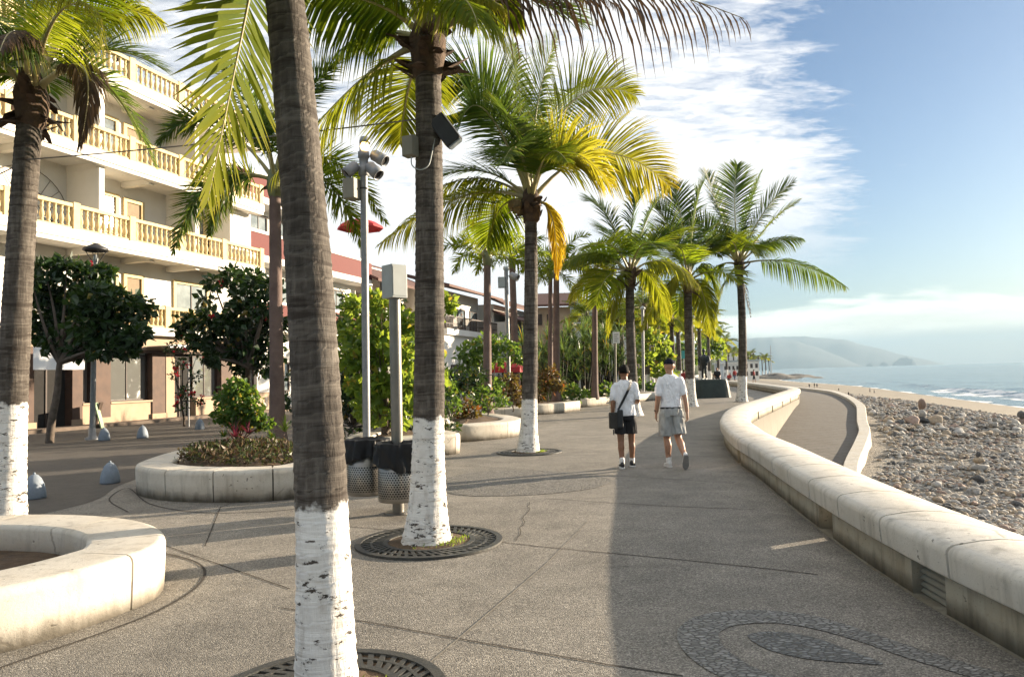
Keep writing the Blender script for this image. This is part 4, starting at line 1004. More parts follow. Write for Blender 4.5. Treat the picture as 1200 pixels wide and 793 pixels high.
# --- smooth-trunked plume palms in the planters
PLUME = 'slender brown trunked palms growing in the planters'
def plume_palm(label, base, crown, fr, r=.13, n=60, L=.42, wid=.016, seed=1, shaft=.9, m='d', scale=.8, nseg=2, tn=14):
    base, crown = V(base), V(crown)
    root = finish_palm('plume_palm', label, PLUME, base, crown, dict(bow=(0, 0, 0), r0=r, r1=r * .72, paint=-1, flare=1.55, rough=.5), fr, n, L, wid, scale, bark=M_royal, seed=seed, plum=True, nseg=nseg, boots=3, defmat=m, crown_mat=M_crownshaft, trunk_step=.15, tn=tn)
    d = (crown - base).normalized()
    return root
YR = 14.4; b = G(325, 514, .4); b = PD(325, 512, YR); b.z = .35; c = PD(322, 212, YR)
fr = [PXF(c, YR, (240, 95), (186, 168), .1, .2), PXF(c, YR, (235, 178), (203, 296), -.2, -.3), PXF(c, YR, (262, 190), (246, 275), .3, .5), PXF(c, YR, (300, 110), (252, 62), .4, .8), PXF(c, YR, (340, 110), (400, 70), -.3, -.5), PXF(c, YR, (385, 140), (452, 262), .2, .3, m='g'),
      PXF(c, YR, (310, 120), (290, 150), 1.0, 2.0), PXF(c, YR, (310, 120), (300, 160), -1.0, -1.9), PXF(c, YR, (390, 175), (425, 290), -.4, -.6, m='g'), PXF(c, YR, (330, 130), (360, 200), .9, 1.8)]
plume_palm('dark plume palm in the round planter, bushy fronds hanging before the hotel balconies', b, c, fr, r=.15, n=150, L=.60, wid=.017, seed=31, scale=.85)
def plume_at(label, px, pyb, pyc, Y, seed, ln=2.1, r=.13, zb=.35, m='d', n=46, L=.5, top=None):
    b = PD(px, pyb, Y); b.z = zb; c = PD(px if top is None else top, pyc, Y); rr = random.Random(seed)
    fr = []
    for i in range(9):
        a = i * 137.5 + rr.uniform(-20, 20); el = 72 - i * 8 + rr.uniform(-8, 8); fr.append(AZF(c, a, el, ln * rr.uniform(.85, 1.1), 70 + rr.uniform(-10, 25), m=rr.choice((m, m, 'g')), rib=.02))
    return plume_palm(label, b, c, fr, r=r, n=n, L=L, wid=.022, seed=seed, scale=.85, tn=10)
plume_at('plume palm just left of the tall lamp pole with its small box', 571, 478, 300, 24.0, 41, 2.0, r=.15, m='g')
plume_at('plume palm just right of the tall lamp pole, close beside the full coconut palm', 606, 476, 306, 30.0, 42, 2.2, r=.17, m='g', top=600)
plume_at('left one of the twin trunked plume palms before the spiky hedge', 645, 470, 318, 33.5, 43, 2.0, r=.13)
plume_at('right thicker one of the twin plume palms before the spiky hedge', 652, 470, 312, 32.5, 44, 2.2, r=.17, m='g')
plume_at('plume palm standing alone before the spiky hedge, left of the white sign', 697, 466, 320, 36.0, 45, 2.0, r=.16)

# --- farther palms: a few meshes shared by many trees
far_f = []
rr = random.Random(77)
for i, (el, bend, m_) in enumerate(((70, 60, M_frond_d), (50, 75, M_frond), (28, 70, M_frond_y), (5, 55, M_frond_y), (55, 80, M_frond_d), (15, 75, M_frond))):
    mb = MB(); f = AZF((0, 0, 0), 0, el, 2.7, bend)
    frond(mb, f['p0'], f['p1'], f['p2'], n=28, L=.85, wid=.045, droop=.6, old=.05, oldtip=.25 if m_ is M_frond_y else .05, rr=rr, nseg=2, rib=.03)
    o = mb.build('frond', [m_, M_rachis]); far_f.append(o.data); bpy.data.objects.remove(o)
mb = MB(); rg_ = trunk_mesh(mb, (0, 0, 0), (0, 0, 5.2), (.12, 0, 0), .2, .14, 1.25, n=10, step=.12, seed=4); o = mb.build('trunk', M_bark); set_ring(o, rg_); far_t = o.data; bpy.data.objects.remove(o)
mb = MB(); palm_crown(mb, V((0, 0, 0)), 1.2, rr, 5); o = mb.build('crown', M_fibre); far_c = o.data; bpy.data.objects.remove(o)
def far_palm(px, Y, label, scale=1.0, zb=0.0, group='distant palms farther along the promenade', nf=13, name='coconut_palm'):
    b = PD(px, 450, Y); b.z = zb
    root = thing(name, label, 'palm tree', tuple(b), group, rr.uniform(0, 6.28)); root.scale = (scale,) * 3
    link('trunk', far_t, root); cr = link('crown', far_c, root, (0, 0, 5.2))
    for i in range(nf):
        j = rr.choice((0, 4) if i < 4 else (1, 4, 5) if i < 8 else (2, 3, 5))
        o = link('frond', far_f[j], cr); o.rotation_euler = (rr.uniform(-.15, .15), rr.uniform(-.15, .15), R(i * 137.5 + rr.uniform(-20, 20))); q = rr.uniform(.85, 1.12); o.scale = (q, q, q)
    return root
FL = 'palm in the dense distant grove behind the walking men'
for px, Y, s_ in ((758, 52, 1.15), (772, 60, 1.2), (779, 66, 1.1), (789, 56, 1.05), (797, 70, 1.3), (822, 78, 1.25), (832, 92, 1.2), (812, 100, 1.3), (842, 120, 1.3), (765, 84, 1.2), (786, 96, 1.4), (748, 72, 1.25), (730, 62, 1.15), (712, 70, 1.3), (690, 62, 1.2), (672, 74, 1.2), (852, 150, 1.3), (829, 140, 1.3)):
    far_palm(px, Y, FL, s_)
HL = 'tiny palm on the far headland beyond the promenade'
for px, Y, s_ in ((872, 262, 1.0), (878, 268, 1.25), (884, 275, 1.0), (890, 270, 1.2), (894, 280, 1.1), (898, 276, 1.2), (902, 284, 1.0), (881, 290, 1.5), (868, 285, 1.6), (861, 260, 1.5), (855, 250, 1.4)):
    far_palm(px, Y, HL, s_, zb=-.6, group='tiny palms on the far headland', nf=10)

# ================================================================== broad-leaved trees and shrubs
def leaf(mb, p, nrm, axis, l, w_, mi=0, tint=0.0, fold=.25):
    S = axis.cross(nrm); S.normalize()
    tip = p + axis * l - nrm * l * .12; mid = p + axis * l * .45
    mb.add([p, mid + S * w_ + nrm * w_ * fold, tip, mid - S * w_ + nrm * w_ * fold], [(0, 1, 2), (0, 2, 3)], mi, False, tint)
def rvec(rr):
    while True:
        q = V((rr.uniform(-1, 1), rr.uniform(-1, 1), rr.uniform(-1, 1)))
        if .05 < q.length < 1: return q.normalized()
def leaf_clumps(mb, clumps, size, wr, rr, dens=1.0, mi=0, up=.5, tintp=0.04, rosette=False, asp=None):
    """clumps: (centre, radius, leaves)"""
    for c, r, n in clumps:
        c = V(c)
        for i in range(int(n * dens)):
            q = rvec(rr); rad = r * (rr.random() ** .55) * (1.4 if rr.random() < .07 else 1); p = c + V((q.x * rad, q.y * rad, q.z * rad * .8))
            ax = (q * .7 + rvec(rr) * .7 + V((0, 0, -.1))).normalized(); nr = (UP * up + rvec(rr) * .8 + q * .3); nr = (nr - ax * nr.dot(ax)).normalized()
            l = size * rr.uniform(.45, 1.25); leaf(mb, p, nr, ax, l, l * wr, mi, rr.uniform(.3, .8) if rr.random() < tintp else 0.0)
def branches(mb, base, fork, tips, r, rr, n=7, taper=.3):
    base, fork = V(base), V(fork)
    pts = [base.lerp(fork, i / 6) + V((rr.uniform(-.03, .03), rr.uniform(-.03, .03), 0)) * (1 if 0 < i < 6 else 0) for i in range(7)]
    mb.tube(pts, [r * (1 - .35 * i / 6) for i in range(7)], n)
    for t in tips:
        t = V(t); m_ = fork.lerp(t, .5) + V((rr.uniform(-.15, .15), rr.uniform(-.15, .15), rr.uniform(-.1, .2)))
        mb.tube([bez(fork, m_, t, i / 6) for i in range(7)], [r * (.6 - (.6 - .12) * i / 6) for i in range(7)], 6)
def tree(name, label, cat, base, fork, clumps, lsize, lw, mat, r, seed, group=None, flowers=0, tintp=.008):
    rr = random.Random(seed); root = thing(name, label, cat, tuple(base), group)
    mb = MB(); branches(mb, base, fork, [c for c, _, _ in clumps], r, rr); mb.build('trunk', M_wood, root)
    mb = MB(); leaf_clumps(mb, clumps, lsize, lw, rr, dens=1.45, tintp=tintp); cr = mb.build('crown', mat, root)
    if flowers:
        mb = MB()
        for i in range(flowers):
            c, r_, n = rr.choice(clumps); q = rvec(rr); p = V(c) + q * r_ * .95
            for j in range(9): leaf(mb, p + rvec(rr) * .05, rvec(rr), rvec(rr), .11, .04)
        mb.build('blossom', M_flower, cr)
    return root
# dark almond trees before the hotel; clumps given as (px, py, radius in px, leaves)
def px_clumps(Y, items, rr, dspread=.8, lpm=1.0):
    out = []
    for px, py, rp, n in items:
        out.append((PD(px, py, Y + rr.uniform(-dspread, dspread)), rp * Y / F, n))
    return out
rr = random.Random(5)
Yt = 21.1
it = [(52, 318, 16, 120), (78, 316, 18, 150), (105, 322, 16, 120), (125, 320, 9, 50), (50, 345, 18, 150), (80, 352, 22, 240), (112, 350, 22, 240), (140, 355, 20, 190), (165, 362, 15, 110), (50, 375, 18, 160), (78, 382, 22, 240), (110, 384, 24, 260), (140, 386, 20, 200), (160, 392, 13, 90), (62, 402, 14, 90), (95, 408, 15, 110), (125, 408, 16, 120), (150, 410, 10, 60), (38, 330, 9, 50), (42, 392, 10, 60)]
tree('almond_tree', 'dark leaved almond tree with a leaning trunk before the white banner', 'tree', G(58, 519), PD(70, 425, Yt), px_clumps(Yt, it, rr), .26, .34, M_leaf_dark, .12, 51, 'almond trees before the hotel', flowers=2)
Yt = 23.5
it = [(250, 330, 10, 60), (270, 325, 14, 110), (295, 328, 15, 120), (315, 335, 13, 100), (240, 352, 8, 40), (285, 350, 16, 140), (310, 358, 18, 160), (222, 378, 13, 90), (245, 372, 16, 130), (272, 378, 20, 210), (300, 384, 22, 250), (322, 380, 14, 120), (235, 398, 14, 100), (262, 402, 18, 170), (290, 408, 20, 210), (315, 408, 17, 150), (250, 420, 10, 60), (285, 428, 14, 90), (310, 430, 12, 70), (212, 385, 8, 40)]
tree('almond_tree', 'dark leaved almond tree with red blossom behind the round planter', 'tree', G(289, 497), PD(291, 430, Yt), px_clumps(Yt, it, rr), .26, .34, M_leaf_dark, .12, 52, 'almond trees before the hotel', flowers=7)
# bougainvillea on a stake
Yt = 24.5
it = [(215, 402, 12, 60), (200, 408, 9, 40), (232, 412, 12, 60), (212, 425, 9, 40), (228, 440, 9, 40), (218, 460, 10, 50), (212, 478, 8, 30), (232, 470, 7, 30), (205, 440, 6, 20)]
tree('bougainvillea', 'thin bougainvillea with scattered red flowers climbing a grey stake by the shop front', 'shrub', G(216, 499), PD(212, 470, Yt), px_clumps(Yt, it, rr, .3), .12, .36, M_leaf_dark, .045, 53, flowers=16)
st = MB(); st.tube([G(221, 500), G(221, 500) + UP * 2.4], .035, 8); tag(st.build('plant_stake', M_galv), 'thin grey stake holding the bougainvillea by the shop front', 'stake')
# ================================================================== bench planters
def planter(label, outline, ztop=.42, width=.52, seg=1.35, start=0.0, soil_z=.30, mound_=0.08, seed=1, prof=None):
    """closed curving concrete bench round a bed of soil; outline = outer foot, anticlockwise seen from above"""
    path = resample(catmull(outline, 12, True), .09, True); n = len(path)
    A = sum(path[i].x * path[(i + 1) % n].y - path[(i + 1) % n].x * path[i].y for i in range(n))
    if A < 0: path.reverse()
    # travelling anticlockwise: outside is to the right (+offset), inside negative
    root = thing('bench_planter', label, 'planter', tuple(sum(path, V((0, 0, 0))) / n), 'curved concrete bench planters')
    w_ = width
    pr = prof or [(0, -.02), (.012, ztop * .55), (.014, ztop - .068), (.014, ztop - .058), (.008, ztop - .032), (-.008, ztop - .012), (-.036, ztop - .001), (-.048, ztop), (-w_ + .044, ztop), (-w_ + .034, ztop - .001), (-w_ + .010, ztop - .012), (-w_, ztop - .034), (-w_, ztop - .044), (-w_, .1)]
    per = max(3, int(round(seg / .09))); i = int(start / .09)
    k0 = i; total = n
    while total > 0:
        m = per if total >= per * 1.5 else total
        P = [path[(k0 + j) % n] for j in range(m + 1)]
        a = P[0].lerp(P[1], .10); b = P[-1].lerp(P[-2], .10)
        mb = MB(); mb.sweep([a] + P[1:-1] + [b], pr); mb.build('bench_segment', M_bench, root)
        k0 += m; total -= m
    mb = MB(); mb.sweep(path, [(-.02, -.01), (-.0, ztop * .5), (-.06, ztop - .05), (-w_ + .05, ztop - .05), (-w_ + .03, .1)], closed=True); mb.build('bench_core', M_joint, root)
    # soil
    ins = []
    for i in range(n):
        T = path[(i + 1) % n] - path[i - 1]; T.normalize(); S = V((T.y, -T.x, 0)); ins.append(path[i] - S * (w_ - .02))
    ctr = sum(ins, V((0, 0, 0))) / n; mb = MB(); vs = []; rings = 9
    for r in range(rings):
        f = 1 - r / rings
        for p in ins[::3]:
            q = ctr.lerp(p, f); vs.append((q.x, q.y, soil_z + mound_ * (1 - f) ** .6 + .05 * noise.noise((q.x * 2.5, q.y * 2.5, seed)) * (1 if r else 0)))
    m = len(ins[::3]); vs.append((ctr.x, ctr.y, soil_z + mound_))
    fs = [(r * m + i, r * m + (i + 1) % m, (r + 1) * m + (i + 1) % m, (r + 1) * m + i) for r in range(rings - 1) for i in range(m)] + [((rings - 1) * m + i, (rings - 1) * m + (i + 1) % m, rings * m) for i in range(m)]
    mb.add(vs, fs, 0, True); mb.build('soil', M_soil, root)
    return root
planter('nearest curved bench planter of pale concrete holding only bare soil',
        [(-2.74, 5.72), (-2.80, 5.25), (-3.0, 4.78), (-3.32, 4.4), (-3.9, 4.05), (-4.8, 3.85), (-5.8, 4.15), (-6.4, 4.9), (-6.5, 6.0), (-5.9, 6.9), (-5.0, 7.2), (-4.2, 7.12), (-3.5, 6.8), (-3.0, 6.3)], ztop=.39, width=.55, seg=1.2, start=.35, soil_z=.17, mound_=-.02, seed=2)
planter('round bench planter with a clipped green bush behind the nearest palm trunk',
        [(-5.85, 11.7), (-5.55, 10.95), (-5.0, 10.4), (-4.36, 10.1), (-3.5, 9.98), (-2.95, 10.25), (-2.75, 11.0), (-3.0, 12.0), (-3.55, 13.0), (-4.2, 14.3), (-5.0, 15.0), (-5.7, 14.6), (-6.05, 13.4)], width=.50, seg=.82, start=.2, soil_z=.33, mound_=.16, seed=3)
planter('bench planter with a rounded end just behind the two litter bins',
        [(-1.2, 15.9), (-1.22, 15.5), (-1.55, 15.2), (-2.1, 14.9), (-2.8, 14.6), (-3.3, 14.8), (-3.5, 15.6), (-3.4, 17), (-3.0, 18.4), (-2.5, 19.0), (-2.0, 18.0), (-1.6, 16.8)], seg=1.6, start=.5, soil_z=.34, mound_=.1, seed=4)
planter('bench planter with green and red shrubs left of the full crowned palm',
        [(.15, 20.9), (.16, 20.0), (-.1, 19.2), (-.7, 18.55), (-1.3, 18.2), (-1.75, 18.5), (-2.1, 19.6), (-2.4, 21.5), (-2.4, 23.5), (-1.6, 24.4), (-.8, 23.6), (-.2, 22.3)], seg=1.5, start=.1, soil_z=.36, mound_=.1, seed=5)
planter('small far bench planter around the foot of the lamp pole with the grey box',
        [(.42, 27.6), (.40, 27.1), (-.2, 26.8), (-1.0, 26.5), (-1.7, 26.7), (-1.9, 27.6), (-1.6, 29.4), (-.6, 30.0), (.1, 29.0)], seg=1.6, soil_z=.36, seed=6)
planter('round ended bench planter before the spiky hedge, right of the full crowned palm',
        [(2.85, 33.2), (2.88, 32.4), (2.5, 31.5), (1.7, 30.2), (.9, 29.6), (.3, 30.0), (.2, 31.4), (.8, 33.6), (1.6, 35.0), (2.3, 34.6)], seg=1.6, soil_z=.36, seed=7)
planter('farthest long bench planter passing behind the two walking men',
        [(8.4, 43.8), (8.35, 42.6), (7.3, 40.6), (5.8, 38.4), (4.3, 36.2), (3.3, 35.2), (2.6, 36.0), (2.8, 38.5), (4.2, 41.5), (6.0, 44.6), (7.6, 45.4)], seg=1.8, soil_z=.36, seed=8)
# paving ring joint round the nearest planter
mb = MB(); flat_strip(mb, catmull([G(-20, 790), G(30, 772), G(110, 745), G(180, 718), (G(225, 692)), G(240, 673), G(232, 660), G(205, 651), G(180, 647)], 10), .022, .005)
mb.build('paving_joint', M_joint, pave)
mb = MB(); flat_strip(mb, catmull([G(150, 600), G(128, 585), G(150, 572), G(175, 590), G(230, 600), G(300, 600), G(350, 596)], 10), .02, .005); mb.build('paving_joint', M_joint, pave)

M_leaf_cover = leafmat('ground_cover_leaf', (.03, .05, .012), (.06, .07, .02), .2, (.20, .24, .05), c_old=(.12, .075, .04)); M_leaf_dry = leafmat('dry_leaf', (.09, .06, .035), (.05, .033, .02), .1, (.2, .12, .05), c_old=(.14, .09, .05))
# ---- shrubs in the beds
def shrub(name, label, Y, items, lsize, lw, mat, seed, zb=.36, stems=True, group=None, cat='shrub', flowers=0, dsp=.35, px_foot=None, tintp=.05):
    rr = random.Random(seed); cl = px_clumps(Y, items, rr, dsp)
    cx_ = sum(c.x for c, _, _ in cl) / len(cl); b = V((cx_ if px_foot is None else PD(px_foot, 450, Y).x, Y, zb))
    root = thing(name, label, cat, tuple(b), group)
    mb = MB(); branches(mb, b, b + UP * .12, [c for c, _, _ in cl], .03, rr, 5); mb.build('stem', M_wood, root)
    mb = MB(); leaf_clumps(mb, cl, lsize, lw, rr, tintp=tintp); f = mb.build('foliage', mat, root)
    if flowers:
        mb = MB()
        for i in range(flowers):
            c, r_, n = rr.choice(cl); q = rvec(rr); p = V(c) + q * r_
            for j in range(7): leaf(mb, p + rvec(rr) * .04, rvec(rr), rvec(rr), .09, .035)
        mb.build('blossom', M_flower, f)
    return root
shrub('clipped_bush', 'bushy bright green clipped shrub in the round planter by the hotel', 12.6, [(277, 453, 13, 260), (290, 462, 13, 240), (262, 468, 12, 240), (278, 474, 14, 300), (297, 476, 11, 200), (264, 488, 14, 320), (282, 492, 14, 300), (300, 490, 11, 200), (312, 495, 8, 90), (270, 461, 12, 220)], .085, .42, M_leaf_mid, 61, zb=.45, px_foot=281)
def strap_plant(name, label, base, n, ln, wid, mat, seed, cat='plant', group=None, rise=75, curl=70, into=None, heads=None):
    rr = random.Random(seed); root = into or thing(name, label, cat, tuple(base), group)
    mb = MB()
    for hd in (heads or [V(base)]):
        for i in range(n):
            a = rr.uniform(0, 6.283); el = R(rr.uniform(15, 1.1 * rise)); h = V((math.cos(a), math.sin(a), 0)); l = ln * rr.uniform(.6, 1.1)
            d = h * math.cos(el) + UP * math.sin(el); p = V(hd); S = V((-h.y, h.x, 0)); vs = []
            for j in range(5):
                wj = wid * (.7, 1, .85, .55, .05)[j]; vs += [p + S * wj, p - S * wj]
                d = (d - UP * (curl / 60.) * .16 * (j + .4)).normalized(); p = p + d * l / 4
            mb.add(vs, [(2 * j, 2 * j + 1, 2 * j + 3, 2 * j + 2) for j in range(4)], 0, True, rr.uniform(.3, .9) if rr.random() < .06 else 0)
    mb.build('foliage', mat, root); return root
for i, (px, py, Y, mat, lab, l) in enumerate(((275, 512, 12.2, M_leaf_purple, 'purple leaved strap plant under the clipped bush', .32), (291, 508, 12.3, M_leaf_purple, 'smaller purple strap plant right of the clipped bush stem', .28), (303, 506, 12.6, M_leaf_bright, 'yellow green strap plant right of the clipped bush', .38), (262, 512, 12.4, M_leaf_mid, 'low green strap plant at the left end of the round planter bed', .22), (334, 506, 13.2, M_leaf_bright, 'pale green strap plant at the foot of the dark plume palm', .34), (318, 514, 12.4, M_leaf_mid, 'small green strap plant between the bush and the plume palm', .2))):
    strap_plant('strap_plant', lab, PD(px, py, Y), 26, l, .014, mat, 70 + i, group=None, rise=78, curl=50)
rr = random.Random(9); mb = MB(); pal = catmull([(-5.2, 11.6), (-4.7, 11.0), (-3.8, 10.75), (-3.35, 11.4), (-3.7, 12.6), (-4.5, 13.8), (-5.2, 14.1), (-5.5, 13.0)], 6, True); cc_ = sum(pal, V((0, 0, 0))) / len(pal)
for i in range(2600):
    q = cc_.lerp(rr.choice(pal), rr.random() ** .5); h = .37 + .16 * (1 - (q - cc_).length / 1.9); p = V((q.x + rr.gauss(0, .06), q.y + rr.gauss(0, .06), h + rr.uniform(-.02, .12)))
    ax = (rvec(rr) + UP * .5).normalized(); leaf(mb, p, (ax.cross(rvec(rr))).normalized(), ax, rr.uniform(.05, .13), rr.uniform(.012, .03), rr.choice((0, 0, 1)), rr.uniform(0, 1) if rr.random() < .5 else 0)
tag(mb.build('ground_cover', [M_leaf_cover, M_leaf_dry]), 'low tangle of green and dry brown ground cover in the round planter', 'ground cover', kind='stuff')
# big leaved shrub behind the bins (sea grape)
SG = [(415, 360, 14, 60), (440, 352, 12, 50), (412, 390, 16, 80), (440, 385, 18, 90), (470, 380, 18, 90), (495, 372, 14, 60), (415, 420, 18, 80), (445, 415, 18, 90), (475, 415, 20, 110), (500, 405, 14, 60), (420, 450, 17, 80), (450, 450, 16, 80), (478, 450, 18, 90), (505, 440, 12, 50), (430, 478, 15, 70), (462, 482, 15, 70), (490, 470, 12, 50), (522, 353, 8, 26), (505, 365, 8, 26)]
shrub('sea_grape', 'large sea grape bush with round yellow green leaves behind the pole box', 15.8, [(a, b, r, int(n * 1.5)) for a, b, r, n in SG] + [(a + 6, b + 4, r, n) for a, b, r, n in SG], .19, .46, M_leaf_bright, 62, px_foot=452, dsp=1.0, tintp=.04)
DS = [(405, 350, 12, 60), (402, 375, 16, 120), (405, 405, 16, 120), (408, 435, 16, 120), (412, 465, 15, 120), (420, 485, 12, 80), (440, 490, 12, 80), (465, 495, 10, 60), (345, 470, 16, 120), (350, 440, 14, 100), (360, 500, 14, 100)]
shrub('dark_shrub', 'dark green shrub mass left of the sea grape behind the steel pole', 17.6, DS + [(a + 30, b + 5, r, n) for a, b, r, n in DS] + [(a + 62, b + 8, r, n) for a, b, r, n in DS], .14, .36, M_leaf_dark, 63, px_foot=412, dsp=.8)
tr = MB(); rr = random.Random(3); b = PD(452, 505, 16.2); b.z = .35; tp = PD(449, 330, 16.2); tr.tube([b.lerp(tp, i / 8) + V((rr.uniform(-.03, .03), 0, 0)) for i in range(9)], [.09 - .004 * i for i in range(9)], 9)
tag(tr.build('bare_trunk', M_wood), 'thin dark bare trunk rising through the sea grape bush', 'tree')
shrub('green_shrub', 'light green shrub at the left end of the planter beside the white palm trunk', 20.3, [(525, 450, 9, 90), (520, 462, 9, 90), (532, 462, 8, 80), (524, 478, 9, 80), (536, 476, 7, 60)], .12, .4, M_leaf_mid, 64)
strap_plant('strap_plant', 'grassy strap plant at the foot of the light green shrub', PD(522, 490, 19.8), 40, .55, .016, M_leaf_strap, 81)
shrub('croton', 'low croton with bronze leaves in the shrub planter', 20.6, [(545, 476, 8, 90), (555, 482, 7, 80), (540, 486, 7, 80), (550, 488, 7, 60)], .13, .34, M_leaf_red, 65, tintp=.08)
shrub('rounded_tree', 'broad rounded green tree crown behind the slim plume palm', 26.5, [(548, 412, 12, 110), (565, 403, 13, 130), (585, 402, 12, 110), (600, 408, 9, 70), (545, 428, 12, 110), (562, 424, 13, 120), (582, 420, 12, 100), (552, 445, 11, 100), (570, 446, 11, 90), (590, 452, 10, 80), (610, 420, 8, 60)], .22, .36, M_leaf_mid, 66)
shrub('croton', 'mixed croton with dark green and bronze leaves around the plume palm foot', 22.6, [(565, 462, 9, 100), (580, 460, 9, 100), (556, 470, 8, 80), (590, 470, 8, 80), (572, 476, 8, 80)], .17, .3, M_leaf_mid, 67, tintp=.08)
shrub('croton', 'red and orange croton at the foot of the tall lamp pole', 25.5, [(598, 445, 7, 80), (603, 458, 8, 90), (594, 462, 7, 70), (608, 468, 7, 60)], .2, .3, M_leaf_red, 68, tintp=.10)
shrub('croton', 'orange tipped croton right of the white palm trunk by the hedge', 31.5, [(634, 440, 7, 90), (646, 436, 7, 90), (640, 452, 8, 100), (655, 450, 7, 80), (632, 462, 7, 70)], .24, .3, M_leaf_red, 69, tintp=.10)
shrub('croton', 'low green croton along the edge of the hedge planter', 33.0, [(638, 462, 7, 80), (655, 460, 8, 90), (668, 456, 8, 90), (680, 460, 8, 90), (665, 468, 7, 70)], .24, .3, M_leaf_mid, 170, tintp=.06)
shrub('green_shrub', 'low green shrub under the white sign beside the walking men', 37.5, [(700, 458, 7, 70), (712, 455, 8, 80), (722, 462, 8, 80), (690, 462, 7, 70)], .26, .32, M_leaf_mid, 71)
for lab, Y, it in (('dense dark shrub added for shade, filling the back of the planter behind the litter bins', 18.2, [(452, 470, 26, 300), (478, 450, 26, 300), (500, 470, 24, 260), (430, 455, 26, 300), (410, 470, 24, 260), (390, 470, 24, 260), (400, 440, 24, 240)]),
                   ('dense green shrub added for shade in the planter left of the full crowned palm', 23.2, [(505, 452, 14, 160), (518, 440, 15, 180), (532, 450, 14, 160), (520, 462, 14, 160), (548, 450, 14, 150), (560, 440, 12, 120)]),
                   ('dense green shrub added for shade beside the lamp pole in the small far planter', 28.2, [(552, 452, 11, 140), (566, 446, 11, 140), (578, 450, 10, 120), (590, 446, 10, 120)])):
    shrub('dark_shrub', lab, Y, it, .17, .36, M_leaf_dark, int(Y * 10), dsp=.9)  # shrubs added behind the visible ones to shade the hotel-side paving
# spiky hedge: individual screw pines
M_darkwood_bark = nmat('dark_stem', (.05, .042, .03), (.03, .025, .018), 6, .9)
HG = 'screw pines of the tall spiky hedge'
for i, (px, Y, hpx) in enumerate(((606, 36, 404), (622, 35.5, 398), (637, 37, 392), (654, 37.5, 388), (669, 38, 386), (684, 39, 382), (700, 40, 378), (715, 41, 380), (731, 42, 384), (612, 39, 412), (692, 42, 388), (664, 41, 392))):
    rr = random.Random(200 + i); b = PD(px, 450, Y); b.z = .3; m = Y / F
    root = thing('screw_pine', 'screw pine with long arching green straps in the tall spiky hedge', 'shrub', tuple(b), HG)
    heads = [PD(px + rr.uniform(-11, 11), hpx + 8 + 52 * (q / 11) ** .8 + rr.uniform(-4, 4), Y + rr.uniform(-.8, .8)) for q in range(12)]
    mb = MB()
    for hd in heads: mb.tube([bez(b, V((hd.x, hd.y, b.z + .4)).lerp(b, .4), hd, j / 5) for j in range(6)], [.07, .065, .06, .055, .05, .05], 6)
    mb.build('stem', M_darkwood_bark, root)
    strap_plant('', '', b, 38, 1.15, .032, M_leaf_strap, 300 + i, into=root, heads=heads, rise=85, curl=62)
# distant greenery behind the men
def mass(label, Y, items, seed, mat, ls=.3):
    return shrub('leafy_tree', label, Y, items, ls, .4, mat, seed, zb=0, dsp=1.5)
mass('sunlit yellow green bush behind the taller walking man', 52, [(752, 402, 9, 110), (765, 395, 10, 120), (776, 402, 9, 110), (756, 418, 10, 120), (770, 415, 10, 120), (782, 418, 8, 90), (760, 432, 9, 90), (774, 434, 8, 80), (748, 440, 9, 80), (785, 440, 8, 80)], 91, M_leaf_bright, .42)
mass('dark low hedge mass behind the taller walking man', 50, [(752, 452, 8, 90), (764, 455, 8, 90), (776, 455, 8, 90), (786, 456, 7, 80)], 92, M_leaf_mid, .3)
mass('far green tree left of the statue', 85, [(795, 415, 8, 90), (804, 408, 8, 90), (800, 425, 8, 90), (812, 420, 8, 80), (790, 430, 7, 70), (818, 405, 7, 70)], 93, M_leaf_mid, .6)
mass('far yellow green tree right of the statue', 105, [(826, 400, 8, 90), (835, 395, 8, 90), (842, 404, 7, 80), (832, 412, 8, 80), (845, 415, 6, 50)], 94, M_leaf_bright, .7)
mass('far dark green tree over the far end of the hedge', 64, [(700, 380, 10, 110), (715, 372, 11, 120), (735, 372, 10, 110), (722, 390, 11, 110), (742, 390, 9, 80)], 95, M_leaf_mid, .5)
